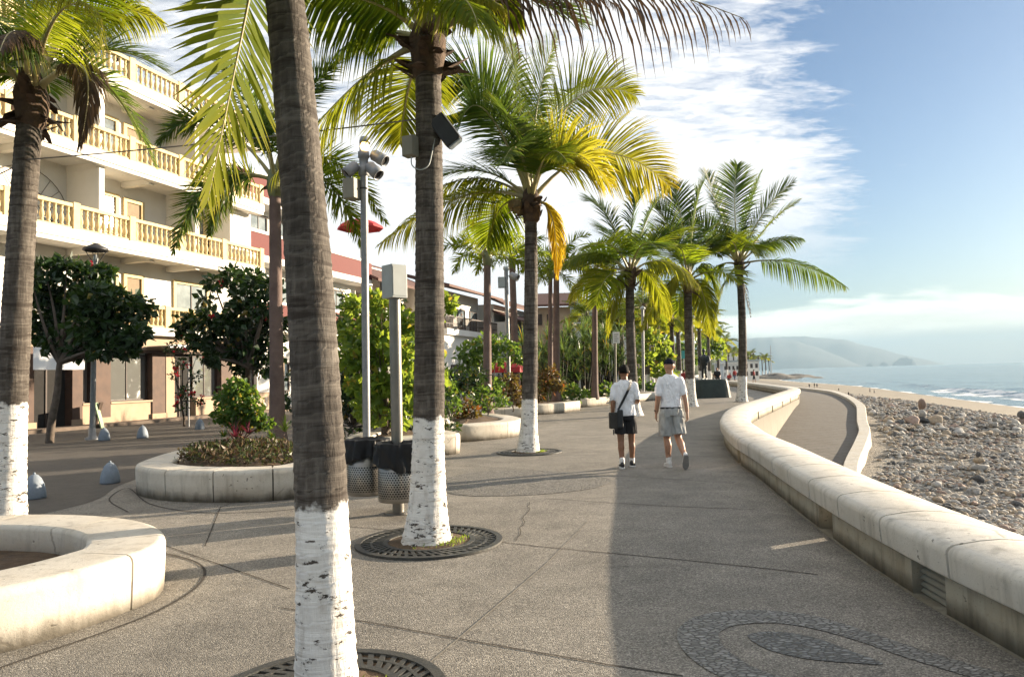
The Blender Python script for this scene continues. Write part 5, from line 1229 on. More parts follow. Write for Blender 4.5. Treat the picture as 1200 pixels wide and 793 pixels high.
# weeds in the tree pits and fallen leaves
# ================================================================== tree grates
def grate(label, c, ro, ri, n, seed):
    root = thing('tree_grate', label, 'grate', (c[0], c[1], 0), 'round cast iron tree grates'); mb = MB(); m = 72
    def ring(a, b, z0, z1):
        mb.lathe([(b, z0), (b, z1), (a, z1), (a, z0)], (c[0], c[1], 0), m, 0, False)
    ring(ri, ri + .045, .004, .022); ring(ro - .06, ro, .004, .024); ring((ri + ro) / 2 - .012, (ri + ro) / 2 + .012, .004, .020)
    mb.build('rim', M_grate, root); mb = MB()
    for i in range(n):
        a = 2 * math.pi * i / n; M = Matrix.Translation((c[0], c[1], 0)) @ Matrix.Rotation(a, 4, 'Z') @ Matrix.Translation(((ri + ro) / 2, 0, 0)) @ Matrix.Rotation(R(24), 4, 'Z')
        h = (ro - ri) / 2 - .02; mb.bx(-h, h, -.016, .016, .006, .019, 0, M)
    mb.build('grating', M_grate, root)
    mb = MB(); mb.lathe([(ro - .02, .0055), (0, .0055)], (c[0], c[1], 0), 48, 0, False); mb.build('pit_floor', M_soil, root)  # flat soil-coloured disc below the grate bars
    rr = random.Random(seed); mb = MB(); vs = []
    for r in range(6):
        for j in range(28):
            a = 2 * math.pi * j / 28; q = ri * r / 5; vs.append((c[0] + q * math.cos(a), c[1] + q * math.sin(a), .012 + (.045 * (1 - r / 5)) + .02 * noise.noise((q * 9 * math.cos(a), q * 9 * math.sin(a), seed)) * (r < 5)))
    mb.add(vs, [(r * 28 + j, r * 28 + (j + 1) % 28, (r + 1) * 28 + (j + 1) % 28, (r + 1) * 28 + j) for r in range(5) for j in range(28)], 0, True); mb.build('soil', M_soil, root)
    mb = MB()
    for i in range(90):
        a = rr.gauss(-.5, .55); q = rr.uniform(.55, .95) * ri; p = V((c[0] + q * math.cos(a), c[1] + q * math.sin(a), .02)); ax = (UP + rvec(rr) * .8).normalized(); leaf(mb, p, ax.cross(rvec(rr)).normalized(), ax, rr.uniform(.02, .055), .006)
    wd_ = mb.build('weed', M_leaf_bright, root); wd_['kind'] = 'stuff'
g2 = G(383, 817); grate('iron tree grate around the nearest palm trunk', (g2.x, g2.y), .61, .34, 44, 3)
g3 = G(503, 635); grate('iron tree grate around the palm with the floodlight', (g3.x, g3.y), .715, .40, 48, 4)
g4 = G(619, 530); grate('iron tree grate around the full crowned palm', (g4.x + .02, g4.y), .68, .38, 44, 5)

# ================================================================== litter bins and poles
b = G(467, 601); pr_ = b
root = thing('litter_bin_post', 'square steel post with two perforated litter bins in black bags', 'litter bin', tuple(b))
mb = MB(); mb.tube([b, V((b.x, b.y, 2.62))], .07, 20); mb.build('post', M_steel, root)
mb = MB(); mb.lathe([(0, .018), (.16, .018), (.16, .004)], b, 24); mb.build('base_plate', M_steel, root)
def bin_(cx_, cy_, z0, z1, r, seed, bagdrop):
    rr = random.Random(seed); k = None
    mb = MB(); mb.lathe([(0, z0 + .01), (r * .96, z0 + .01), (r, z0 + .03), (r, z1), (r - .006, z1), (r - .006, z0 + .03)], (cx_, cy_, 0), 40, 0); bo = mb.build('bin', M_perf, root)
    mb = MB(); n = 56; vs = []; rows = 9
    for j in range(rows):
        t = j / (rows - 1)
        for i in range(n):
            a = 2 * math.pi * i / n
            fold = .012 * math.sin(a * 9 + seed) + .010 * math.sin(a * 17 + t * 4) + .022 * noise.noise((math.cos(a) * 3, math.sin(a) * 3, t * 3 + seed))
            dz = bagdrop * (1 + .28 * math.sin(a * 1.0 + seed) + .16 * noise.noise((math.cos(a) * 2, math.sin(a) * 2, seed)))
            if j == 0: q = r - .05; z = z1 - .02
            elif j == 1: q = r - .005; z = z1 + .022
            elif j == 2: q = r + .02; z = z1 + .012
            else: q = r + .016 + .030 * ((j - 2) / (rows - 3)) ** .7; z = z1 - dz * (j - 2) / (rows - 3)
            q += fold * (1 if j > 1 else .4)
            vs.append((cx_ + q * math.cos(a), cy_ + q * math.sin(a), z + .015 * noise.noise((a * 2, t, seed))))
    fs = [(j * n + i, j * n + (i + 1) % n, (j + 1) * n + (i + 1) % n, (j + 1) * n + i) for j in range(rows - 1) for i in range(n)]
    mb.add(vs, fs, 0, True); mb.add([(cx_ + (r - .05) * math.cos(2 * math.pi * i / n), cy_ + (r - .05) * math.sin(2 * math.pi * i / n), z1 - .02) for i in range(n)], [tuple(range(n))], 0)
    mb.build('bin_bag', M_bag, bo)
    return bo
# perforated sheet: staggered dark holes punched through the lower part
k = N('perforated_steel'); v = k.coords('Object')
xyz = k.n('ShaderNodeSeparateXYZ'); k.l(v, xyz.inputs[0])
def holes(ctrx, ctry, r):
    pass
uvm = k.n('ShaderNodeUVMap') if False else None
geo = k.attr('u_turn'); geoz = k.attr('z_up')
un = k.math('MULTIPLY', geo, 46.0); zn = k.math('MULTIPLY', geoz, 1 / .026)
row = k.math('FLOOR', zn); odd = k.math('MULTIPLY', k.math('MODULO', row, 2.0), .5)
fu = k.math('SUBTRACT', k.math('FRACT', k.math('ADD', un, odd)), .5); fz = k.math('SUBTRACT', k.math('FRACT', zn), .5)
dd = k.math('SQRT', k.math('ADD', k.math('MULTIPLY', fu, fu), k.math('MULTIPLY', fz, fz)))
hole = k.ramp(dd, [(.30, 1.0), (.36, 0.0)])
lim = k.ramp(geoz, [(.06, 0.0), (.065, 1.0)]); lim2 = k.ramp(geoz, [(.36, 1.0), (.365, 0.0)])
hole = k.math('MULTIPLY', hole, k.math('MULTIPLY', lim, lim2))
base = k.ramp(k.noise(k.scaled(v, (4, 4, 30)), 1.0, 4), [(.3, (.24, .225, .20)), (.7, (.32, .305, .28))])
p_ = k.bsdf(base, .36, None, .85, .5); tr_ = k.bsdf((.006, .006, .006), .9)
mx = k.n('ShaderNodeMixShader'); k.l(hole, mx.inputs[0]); k.l(p_.outputs[0], mx.inputs[1]); k.l(tr_.outputs[0], mx.inputs[2])
M_perf = k.done(mx)
bins = [(G(467, 601) + V((.05, -.24, 0)), .18, .64, .24, 2, .25), (G(467, 601) + V((-.40, .18, 0)), .20, .66, .24, 5, .22)]
for q, z0, z1, r, sd_, dr in bins:
    o = bin_(q.x, q.y, z0, z1 + .20, r, sd_, dr); me = o.data
    off = root.location
    au = me.attributes.new('u_turn', 'FLOAT', 'POINT'); az_ = me.attributes.new('z_up', 'FLOAT', 'POINT')
    us_ = []; zs_ = []
    for vv in me.vertices:
        x = vv.co.x + off.x - q.x; y = vv.co.y + off.y - q.y; us_.append((math.atan2(y, x) / (2 * math.pi)) % 1.0); zs_.append(vv.co.z - z0)
    au.data.foreach_set('value', us_); az_.data.foreach_set('value', zs_)
    mb = MB(); d = V((b.x - q.x, b.y - q.y, 0)); l = d.length - r; d.normalize()
    if l > .0: mb.tube([V((q.x, q.y, .58)) + d * r, V((b.x, b.y, .58))], .018, 8); mb.build('bracket', M_steel, root)
c = PD(464, 331, b.y); M = Matrix.Translation((b.x + .005, b.y - .02, 0)) @ Matrix.Rotation(R(43), 4, 'Z')
mb = MB(); mb.bbx(-.11, .11, -.11, .11, 2.56, 2.96, .008, 0, M); bx_ = mb.build('control_box', M_greybox, root)
mb = MB(); mb.bx(-.095, .095, -.116, -.111, 2.585, 2.935, 0, M); mb.build('box_door', M_greybox, bx_)
# camera and spotlight pole
Yp = 11.4; b = PD(430, 560, Yp); b.z = 0; t = PD(426.5, 205, Yp)
root = thing('spotlight_pole', 'slim galvanised pole with three pale spotlights and a glowing lamp on top', 'lamp post', tuple(b))
mb = MB(); mb.tube([b, t], .058, 18); mb.lathe([(.12, .0), (.12, .02), (.0, .02)], b, 20); mb.build('pole', M_galv, root)
mb = MB(); tt_ = PD(426, 172, Yp); mb.lathe([(.07, -.02), (.085, 0), (.085, .12), (.07, .14), (.07, .26), (.088, .27), (.088, .36), (.065, .38), (.06, .5), (0, .5)], t, 18); mb.build('pole_head', M_galv, root)
def can(p, d, l, r, nm='spotlight'):
    d = V(d).normalized(); q = d.to_track_quat('Z', 'Y').to_matrix().to_4x4()
    mb = MB(); mb.lathe([(0, -.0), (r * .8, .0), (r, .03), (r, l * .5), (r * 1.06, l * .52), (r * 1.06, l), (r * .95, l), (r * .9, l - .04), (0, l - .045)], p, 18, 0, M=q); o = mb.build(nm, M_galv, root)
    mb = MB(); mb.lathe([(r * .88, l - .035), (0, l - .035)], p, 18, 0, M=q); mb.build('lens', M_dark, o)
    mb = MB(); mb.tube([V(p) + d * l * .4, V((t.x, t.y, p[2] - .03))], .014, 6); mb.build('bracket', M_galv, o)
m = Yp / F
can(PD(418, 193, Yp - .05), (-.75, -.35, -.75), .24, .085); can(PD(432, 194, Yp - .1), (.8, -.35, -.85), .26, .09); can(PD(437, 181, Yp + .05), (.9, -.3, -.6), .26, .09)
mb = MB(); q = PD(427.5, 172, Yp - .06); mb.lathe([(0, .075), (.05, .06), (.075, .0), (.05, -.06), (0, -.075)], q, 16)
M_lamp = N('lamp_glow'); e = M_lamp.n('ShaderNodeEmission'); e.inputs[0].default_value = (1, .62, .25, 1); e.inputs[1].default_value = 1.6; M_lamp = M_lamp.done(e)
mb.build('lamp_bulb', M_lamp, root)
mb = MB(); mb.lathe([(0, .16), (.06, .15), (.085, .09), (.085, .05), (.075, .05)], q, 16); mb.build('lamp_cap', M_galv, root)
c = PD(413, 222, Yp - .05); M = Matrix.Translation(c) @ Matrix.Rotation(R(-20), 4, 'Z'); mb = MB(); mb.bbx(-.10, .10, -.12, .12, -.155, .155, .008, 0, M); mb.build('control_box', M_tanbox, root)
mb = MB(); mb.tube([PD(427, 219, Yp) - V((0, 0, .02)), PD(427, 222, Yp)], .068, 16); mb.build('clamp', M_black, root)
# tall lamp pole in the middle distance
Yp = 27.4; b = PD(597, 475, Yp); b.z = .3; t = PD(593, 318, Yp)
root = thing('camera_pole', 'tall slim lamp pole with a small white box left of the full crowned palm', 'lamp post', tuple(b))
mb = MB(); mb.tube([b, t], .075, 12); mb.build('pole', M_galv, root)
c = PD(588, 331, Yp); mb = MB(); mb.bbx(c.x - .14, c.x + .12, c.y - .12, c.y + .12, c.z - .2, c.z + .2, .02); mb.build('control_box', M_greybox, root)
can(PD(598, 322, Yp), (.8, -.3, -.4), .34, .13); mb = MB(); mb.lathe([(0, .12), (.1, .08), (.12, 0), (.06, -.1), (0, -.1)], PD(593, 315, Yp), 12); mb.build('lamp_head', M_greybox, root)
# thin grey poles farther away
for px, yb, yt, Y, lab in ((753, 464, 362, 46, 'thin grey lamp pole between the two walking men, beyond the far planter'), (812, 462, 372, 58, 'thin grey lamp pole close behind the palm beside the statue')):
    b = PD(px + 1, yb, Y); b.z = 0; t = PD(px, yt, Y); root = thing('lamp_pole', lab, 'lamp post', tuple(b))
    mb = MB(); mb.tube([b, t], .09, 10); mb.build('pole', M_galv, root); mb = MB(); mb.lathe([(0, .2), (.16, .1), (.18, 0), (0, -.12)], t, 10); mb.build('lamp_head', M_greybox, root)
# white sign on a post
Ys = 39; b = PD(721, 462, Ys); b.z = .3; root = thing('sign_post', 'small white rectangular sign on a pale post beside the walking men', 'sign', tuple(b))
mb = MB(); t = PD(721, 392, Ys); mb.tube([b, t], .06, 8); mb.build('post', M_tanbox, root)
a = PD(717.5, 389, Ys); c = PD(726, 402, Ys); mb = MB(); mb.bbx(a.x, c.x, Ys - .10, Ys - .06, c.z, a.z, .01); sg = mb.build('sign_panel', M_whitecloth, root)
for j in range(4):
    z = a.z - .12 - j * .11; mb = MB(); mb.bx(a.x + .07, c.x - .07 - .05 * (j % 2), Ys - .106, Ys - .102, z - .035, z, 0); mb.build('lettering', M_galv, sg)
# small teal sign far away
Ys = 62; b = PD(801, 458, Ys); b.z = 0; root = thing('sign_post', 'tiny teal sign on a post behind the palm next to the statue', 'sign', tuple(b))
mb = MB(); mb.tube([b, PD(801, 415, Ys)], .05, 8); mb.build('post', M_greybox, root); a = PD(798, 411, Ys); c = PD(804, 420, Ys)
mb = MB(); mb.bbx(a.x, c.x, Ys - .1, Ys - .06, c.z, a.z, .02); mb.build('sign_panel', nmat('teal_sign', (.05, .30, .30), (.06, .34, .33), 3, .5), root)
# black street lamp before the hotel
Yl = 22.4; b = PD(108, 514, Yl); b.z = 0; t = PD(112, 308, Yl)
root = thing('street_lamp', 'black lantern street lamp on a grey pole rising through the almond tree', 'street lamp', tuple(b))
mb = MB(); mb.tube([b, t], [.085, .055], 12); mb.lathe([(.2, .0), (.2, .06), (.11, .1), (.1, .35), (.0, .36)], b, 14); mb.build('pole', M_galv, root)
mb = MB(); m_ = Yl / F
mb.lathe([(0, .62), (.04, .60), (.34, .45), (.37, .38), (.33, .36), (.30, .40), (0, .44)], t, 20); mb.build('lamp_hood', M_black, root)
mb = MB()
for i in range(4):
    a = R(45 + 90 * i); mb.tube([t + V((.07 * math.cos(a), .07 * math.sin(a), 0)), t + V((.30 * math.cos(a), .30 * math.sin(a), .38))], .014, 6)
mb.build('lamp_bracket', M_black, root)
mb = MB(); mb.lathe([(0, .0), (.06, 0), (.075, .12), (.05, .24), (0, .26)], t, 12); mb.build('lamp_bulb', M_greybox, root)
# lantern in the middle distance
Yl = 31; b = PD(603, 470, Yl); b.z = 0; t = PD(602, 394, Yl); root = thing('street_lamp', 'small black lantern lamp on a thin post behind the tall lamp pole', 'street lamp', tuple(b))
mb = MB(); mb.tube([b, t], .05, 8); mb.build('pole', M_galv, root); mb = MB(); mb.lathe([(0, .62), (.2, .45), (.22, .36), (.1, .0), (0, 0)], t, 10); mb.build('lantern', M_black, root)
# bollards
BL = {(40, 584): 'grey cone bollard nearest the camera, beside the white palm trunk on the left', (129, 566): 'grey cone bollard left of the round planter', (122, 516): 'grey cone bollard at the foot of the black lantern lamp', (167, 513): 'grey cone bollard before the large lit shop window', (234, 503): 'grey cone bollard beside the staked bougainvillea'}
for (px, py), lab in BL.items():
    b = G(px, py); s_ = {584: 1.0, 566: .98, 516: 1.05, 513: 1.05, 503: 1.05}[py]
    root = thing('bollard', lab, 'bollard', tuple(b), 'grey cone bollards before the hotel')
    mb = MB(); mb.lathe([(0, 0), (.15 * s_, 0), (.155 * s_, .03 * s_), (.15 * s_, .10 * s_), (.128 * s_, .20 * s_), (.09 * s_, .29 * s_), (.05 * s_, .335 * s_), (.018 * s_, .352 * s_), (0, .354 * s_)], b, 22); mb.build('bollard_body', M_bollard, root)
    mb = MB(); mb.lathe([(0, .38 * s_), (.016, .372 * s_), (.02, .345 * s_), (0, .345 * s_)], b, 10); mb.build('finial', M_bollard, root)
# floodlight and junction box on palm 3, overhead cable
P3y = Y3
c = PD(481, 172, P3y - .12); root = thing('junction_box', 'small grey junction box strapped to the palm under the floodlight', 'junction box', tuple(c))
M = Matrix.Translation(c) @ Matrix.Rotation(R(-25), 4, 'Z'); mb = MB(); mb.bbx(-.065, .065, -.05, .05, -.10, .10, .006, 0, M); mb.build('box_body', M_tanbox, root)
mb = MB(); mb.bbx(-.06, .06, -.062, -.051, -.095, .095, .004, 0, M); mb.build('box_cover', M_tanbox, root)
mb = MB(); rr = random.Random(1)
mb.tube(catmull([PD(482, 184, P3y - .16), PD(483, 194, P3y - .2), PD(492, 199, P3y - .22), PD(502, 194, P3y - .2), PD(506, 180, P3y - .14), PD(510, 160, P3y - .1)], 5), .006, 6); mb.build('conduit', M_greybox, root)
c = PD(522, 153, P3y - .1); d = (PD(536, 170, P3y - .15) - PD(512, 138, P3y - .1)).normalized()
root = thing('floodlight', 'dark floodlight slung on the side of the palm, pointing down', 'floodlight', tuple(c))
q = d.to_track_quat('Z', 'Y').to_matrix().to_4x4(); M = Matrix.Translation(c) @ q
mb = MB(); mb.bbx(-.055, .055, -.085, .085, -.16, .17, .02, 0, M); mb.build('lamp_housing', M_black, root)
mb = MB(); mb.bbx(-.04, .04, -.07, .07, .165, .185, .006, 0, M); mb.build('lens', M_glass, root)
mb = MB(); mb.tube([PD(503, 145, P3y), PD(519, 148, P3y - .1)], .02, 8); mb.tube([PD(503, 154, P3y), PD(516, 154, P3y - .1)], .016, 8); mb.build('bracket', nmat('rusty_iron', (.22, .11, .06), (.14, .07, .04), 9, .8), root)
mb = MB(); a = PD(33, 187, Y1 - .12); b_ = PD(487, 140, P3y - .1); mid = (a + b_) / 2 - UP * .05
mb.tube([bez(a, mid, b_, i / 30) for i in range(31)], .007, 6)
tag(mb.build('overhead_cable', nmat('cable_grey', (.16, .15, .14), (.12, .11, .10), 6, .7)), 'thin grey cable strung between the two palm trunks', 'cable')
mb = MB(); a = PD(33, 187, Y1 - .12); b_ = PD(-90, 232, Y1 + 3); mb.tube([bez(a, (a + b_) / 2 - UP * .15, b_, i / 12) for i in range(13)], .007, 6)
tag(mb.build('overhead_cable', MATS['cable_grey']), 'thin cable running left out of view from the short palm trunk', 'cable')
# ================================================================== hotel with ochre balustrades
HO = V((-15.5, 33.0, 0)); FA = math.atan2(.308, .951); HD = V((math.sin(FA), math.cos(FA), 0)); HN = V((HD.y, -HD.x, 0))
HM = Matrix((HD, HN, UP)).transposed().to_4x4(); HM.translation = HO      # local: x along the facade, y out to the sea, z up  (left handed on purpose: mirrored boxes are fine)
def tpx(px, n=0.0):
    r = (px - 600) / F; o = HO + HN * n
    return (r * o.y - o.x) / (HD.x - r * HD.y)
hotel = thing('hotel', 'white four storey hotel with ochre balustraded balconies over a row of shops', 'building', tuple(HO))
def hb(mb, x0, x1, y0, y1, z0, z1, mi=0): mb.bx(min(x0, x1), max(x0, x1), min(y0, y1), max(y0, y1), z0, z1, mi, HM)
T0, T1 = -13.0, 4.6
FL_ = [4.05, 7.25, 10.45, 13.65]
mb = MB()
hb(mb, T0, T1 + .6, -9, -.30, 0, 3.9)                        # body behind the shops
for i, z in enumerate(FL_[:3]): hb(mb, T0, T1, -9, 0, z - .15, z + 3.05)
hb(mb, T0, T1, -9, 0, 13.5, 13.66)
wl = mb.build('wall', M_stucco, hotel)
# cross walls carrying the balconies
for i in (0, 1, 2):
    for tq in (-10.6, -4.9, .2):
        mb = MB(); hb(mb, tq - .12, tq + .12, .003, 1.62, FL_[i] + (0 if i else 2.6), FL_[i] + 3.2 - .38); mb.build('cross_wall', M_stucco, hotel)
mb = MB(); hb(mb, 2.9, 4.45, .003, 1.2, 7.25, 10.0); mb.build('pier', M_stucco2, hotel)
bal_prof = [(.05, 0), (.07, .02), (.07, .06), (.045, .09), (.06, .15), (.085, .24), (.075, .34), (.045, .44), (.04, .50), (.06, .53), (.06, .57), (.045, .6), (.05, .66), (.065, .70), (.07, .72)]
mbb = MB(); mbb.lathe(bal_prof, (0, 0, 0), 10); bal_me = mbb.build('baluster', M_yellow); bal_data = bal_me.data; bpy.data.objects.remove(bal_me)
nb_individual = 0
def balustrade(parent, t0, t1, n, z, posts, count, indiv=True):
    global nb_individual
    mb = MB(); hb(mb, t0, t1, n - .09, n + .09, z, z + .10); mb.build('bottom_rail', M_yellow, parent)
    mb = MB(); hb(mb, t0, t1, n - .11, n + .11, z + .82, z + .95); mb.build('top_rail', M_yellow, parent)
    for p in posts:
        mb = MB(); hb(mb, p - .14, p + .14, n - .135, n + .135, z - .002, z + 1.0); mb.build('post', M_yellow, parent)
    rest = MB()
    for a, b in zip(posts[:-1], posts[1:]):
        for j in range(count):
            tq = a + .14 + (b - a - .28) * (j + .5) / count; p = HM @ V((tq, n, z + .10))
            if indiv and nb_individual < 100 and tq > -9.2:
                o = link('baluster', bal_data, parent, p - parent.location - hotel.location); nb_individual += 1
            else: rest.lathe(bal_prof, p, 8)
    if rest.v: o = rest.build('baluster', M_yellow, parent); o['kind'] = 'stuff'
posts = [-13.0 + .0, -11.4, -8.8, -6.2, -3.65, -1.0, 1.7, 4.45]
for i in (1, 2, 3):
    z = FL_[i]
    mb = MB(); hb(mb, T0, T1, .002, 1.92, z - .34, z); bl = mb.build('balcony', M_stucco2, hotel)
    mb = MB(); hb(mb, T0, T1, 1.50, 1.86, z - .50, z - .342)
    for tq in (-10.6, -7.7, -4.9, -2.3, .2, 2.5): hb(mb, tq - .14, tq + .14, .004, 1.49, z - .56, z - .343)
    mb.build('soffit_beam', M_stucco, bl)
    balustrade(bl, T0, T1 - .02, 1.74, z + .002, posts, 9, i < 3)
    mb = MB()
    for tq in (-8.2, -6.9, -5.4, -3.2, -1.6, .9, 2.2): mb.lathe([(0, -.03), (.10, -.02), (.12, 0)], HM @ V((tq, 1.0 if i == 2 else 1.2, z - .343)), 10)
    mb.build('ceiling_lamp', M_stucco2, bl)
# first floor balustrade strip in front of the windows
mb = MB(); hb(mb, -5.6, T1, .002, .55, 3.72, 4.05); b1_ = mb.build('balcony', M_stucco2, hotel); balustrade(b1_, -5.5, T1 - .05, .42, 4.052, [-5.4, -2.9, -.4, 2.1, 4.4], 9, False)
def window(parent, t0, t1, z0, z1, n=.0, fr=.14, frame=M_frame, glass=M_glass, mull=1, name='window', depth=.09):
    mb = MB(); hb(mb, t0, t1, n + .004, n + depth, z1 - fr, z1); hb(mb, t0, t1, n + .004, n + depth, z0, z0 + fr); hb(mb, t0, t0 + fr, n + .005, n + depth - .001, z0 + fr, z1 - fr); hb(mb, t1 - fr, t1, n + .005, n + depth - .001, z0 + fr, z1 - fr)
    f = mb.build(name, frame, parent)
    mb = MB(); hb(mb, t0 + fr, t1 - fr, n + .006, n + .02, z0 + fr, z1 - fr); mb.build('pane', glass, f)
    mb = MB()
    for j in range(mull):
        c = t0 + (t1 - t0) * (j + 1) / (mull + 1); hb(mb, c - .025, c + .025, n + .021, n + .05, z0 + fr, z1 - fr)
    if mull: mb.build('mullion', frame if frame is not M_yellow else M_darkwood, f)
    return f
M_blind = nmat('louvred_shutter', (.22, .16, .09), (.16, .115, .065), 5, .7)
for i in (0, 1, 2):
    z = FL_[i]
    for (a, b, top, kind) in ((-10.2, -8.0, 2.35, 'w'), (-4.5, -2.6, 2.3, 'w'), (-2.35, -1.25, 2.25, 'd'), (.7, 2.6, 2.35, 'w') if i else (.45, 2.75, 2.3, 'w')):
        if i == 0 and a < -9: continue
        window(hotel, a, b, z + (.62 if kind == 'w' else .02), z + top, fr=.16, frame=M_yellow, glass=M_glass if kind == 'w' else M_blind, name='window' if kind == 'w' else 'door', mull=1 if kind == 'w' else 0)
    mb = MB(); hb(mb, 2.75, 2.9, .003, .05, z + .1, z + 2.2); mb.build('dark_opening', M_darkwood, hotel)
for i in (1, 2):
    for tq in (-3.9, -9.6, 1.0):
        mb = MB(); hb(mb, tq - .32, tq + .25, .021, .026, FL_[i] + .80, FL_[i] + 2.15); mb.build('curtain', M_whitecloth, hotel)
for i, tq in ((1, -6.0), (2, 1.9), (3, -3.0)):
    z = FL_[i] + (.05 if i < 3 else 1.2)
    mb = MB(); mb.bbx(tq - .42, tq + .42, .05, .38, z, z + .58, .02, 0, HM); ac = mb.build('air_conditioner', M_greybox, hotel)
    mb = MB(); mb.lathe([(0, 0), (.22, 0), (.22, .01), (0, .01)], HM @ V((tq - .1, .385, z + .29)), 16, M=Matrix.Rotation(R(90), 4, 'X')); mb.build('fan_guard', M_black, ac)
# wrought fan grilles over the arched openings
for i in (1, 2):
    z = FL_[i] + .35; c = -6.7; mb = MB()
    for r_ in (.6, 1.0, 1.75):
        mb.tube([HM @ V((c + r_ * math.cos(a), .06, z + r_ * math.sin(a) + .3)) for a in [R(180 * j / 20) for j in range(21)]], .016, 5)
    for j in range(11):
        a = R(8 + 164 * j / 10); mb.tube([HM @ V((c + .6 * math.cos(a), .06, z + .3 + .6 * math.sin(a))), HM @ V((c + 1.75 * math.cos(a), .06, z + .3 + 1.75 * math.sin(a)))], .012, 5)
    mb.build('fan_grille', nmat('wrought_iron_grey', (.20, .18, .15), (.14, .12, .10), 5, .6), hotel)
# roof house with brown tiles and rooftop clutter
mb = MB(); hb(mb, -4, T1 - .5, -7, -2.5, 13.66, 15.3); mb.build('roof_house', M_stucco2, hotel)
mb = MB(); vs = [HM @ V(q) for q in ((.6, -1.6, 15.2), (T1, -1.6, 15.2), (T1, -7.2, 15.2), (.6, -7.2, 15.2), (2.2, -4.4, 17.0), (T1 - 1.0, -4.4, 17.0))]
mb.add(vs, [(0, 1, 5, 4), (1, 2, 5), (2, 3, 4, 5), (3, 0, 4), (0, 1, 2, 3)]); mb.build('roof', M_tile, hotel)
mb = MB(); hb(mb, -1.2, -.5, -2.2, -1.6, 13.66, 15.2); hb(mb, -.3, .1, -2.2, -1.7, 13.66, 15.05); mb.build('roof_tank', M_darkwood, hotel)
# shop level
def tp(px): return tpx(px)
mb = MB(); hb(mb, T0, T1 + .6, -.295, .10, 3.10, 3.716); mb.build('fascia', M_tan, hotel)
mb = MB(); hb(mb, T0, T1 + .6, -.29, .16, 2.98, 3.096); mb.build('cornice', M_brown, hotel)
for a, b, m_ in ((81, 93, M_brown), (108, 126, M_brown), (175, 190, M_brown), (191, 201, M_tan), (256, 268, M_brown), (268, 278, M_tan), (321, 330, M_tan), (20, 36, M_brown)):
    mb = MB(); hb(mb, tp(a), tp(b), -.28, .14, 0, 2.975); pl = mb.build('pilaster', m_, hotel)
    mb = MB(); hb(mb, tp(a) - .06, tp(b) + .06, .141, .20, 0, .35); mb.build('pilaster_base', M_tan, pl)
for a, b, z0, z1 in ((126, 175, .95, 2.9), (93, 108, .95, 2.9), (227, 256, .95, 2.9), (280, 300, .95, 2.9)):
    mb = MB(); hb(mb, tp(a), tp(b), -.275, .08, 0, z0 - .08); sl = mb.build('shop_sill_wall', M_tan, hotel)
    mb = MB(); hb(mb, tp(a) + .01, tp(b) - .01, -.27, .16, z0 - .078, z0); mb.build('sill', M_tan, sl)
    window(hotel, tp(a) + .03, tp(b) - .03, z0 + .005, z1, n=-.22, fr=.06, frame=M_darkwood, glass=M_shopglass, name='shop_window')
for a, b in ((36, 81), (201, 226)):
    mb = MB(); hb(mb, tp(a), tp(b), -.292, -.24, 0, 2.97); dr = mb.build('shop_door', M_dark, hotel)
    mb = MB(); hb(mb, tp((a + b) / 2) - .03, tp((a + b) / 2) + .03, -.238, -.2, 0, 2.6); mb.build('door_post', M_darkwood, dr)
# pale panel wall with the number plate
mb = MB(); hb(mb, tp(299) + .01, tp(321) - .01, -.28, .06, 1.05, 2.97); pn = mb.build('shop_panel', M_stucco2, hotel)
mb = MB(); hb(mb, tp(299) + .01, tp(321) - .01, -.28, .07, 0, 1.045); mb.build('panel_base', M_tan, pn)
mb = MB(); hb(mb, tp(308), tp(311), .075, .10, .25, .8); mb.build('vent', M_darkwood, pn)
def text(body, size, loc, mat, parent, name='lettering', M=None):
    cu = bpy.data.curves.new(name, 'FONT'); cu.body = body; cu.size = size; cu.extrude = .004; cu.align_x = 'CENTER'; cu.align_y = 'CENTER'
    o = bpy.data.objects.new('tmp', cu); COL.objects.link(o); dg = bpy.context.evaluated_depsgraph_get(); me = bpy.data.meshes.new_from_object(o.evaluated_get(dg)); bpy.data.objects.remove(o)
    me.name = name; me.materials.clear(); me.materials.append(mat)
    me.transform(M if M is not None else Matrix.Identity(4)); off = V((0, 0, 0)); p = parent
    while p is not None: off += p.location; p = p.parent
    me.transform(Matrix.Translation(-off)); return link(name, me, parent)
def facade_text(body, size, t, n, z, mat, parent):
    TM = Matrix((HD, UP, HN)).transposed().to_4x4(); TM.translation = HM @ V((t, n, z)); return text(body, size, None, mat, parent, M=TM)
mb = MB(); z_ = 2.35; hb(mb, tp(310), tp(318.5), .062, .085, z_ - .11, z_ + .11); npl = mb.build('number_plate', M_black, pn)
facade_text('47 8', .17, (tp(310) + tp(318.5)) / 2, .088, z_, M_stucco2, npl)
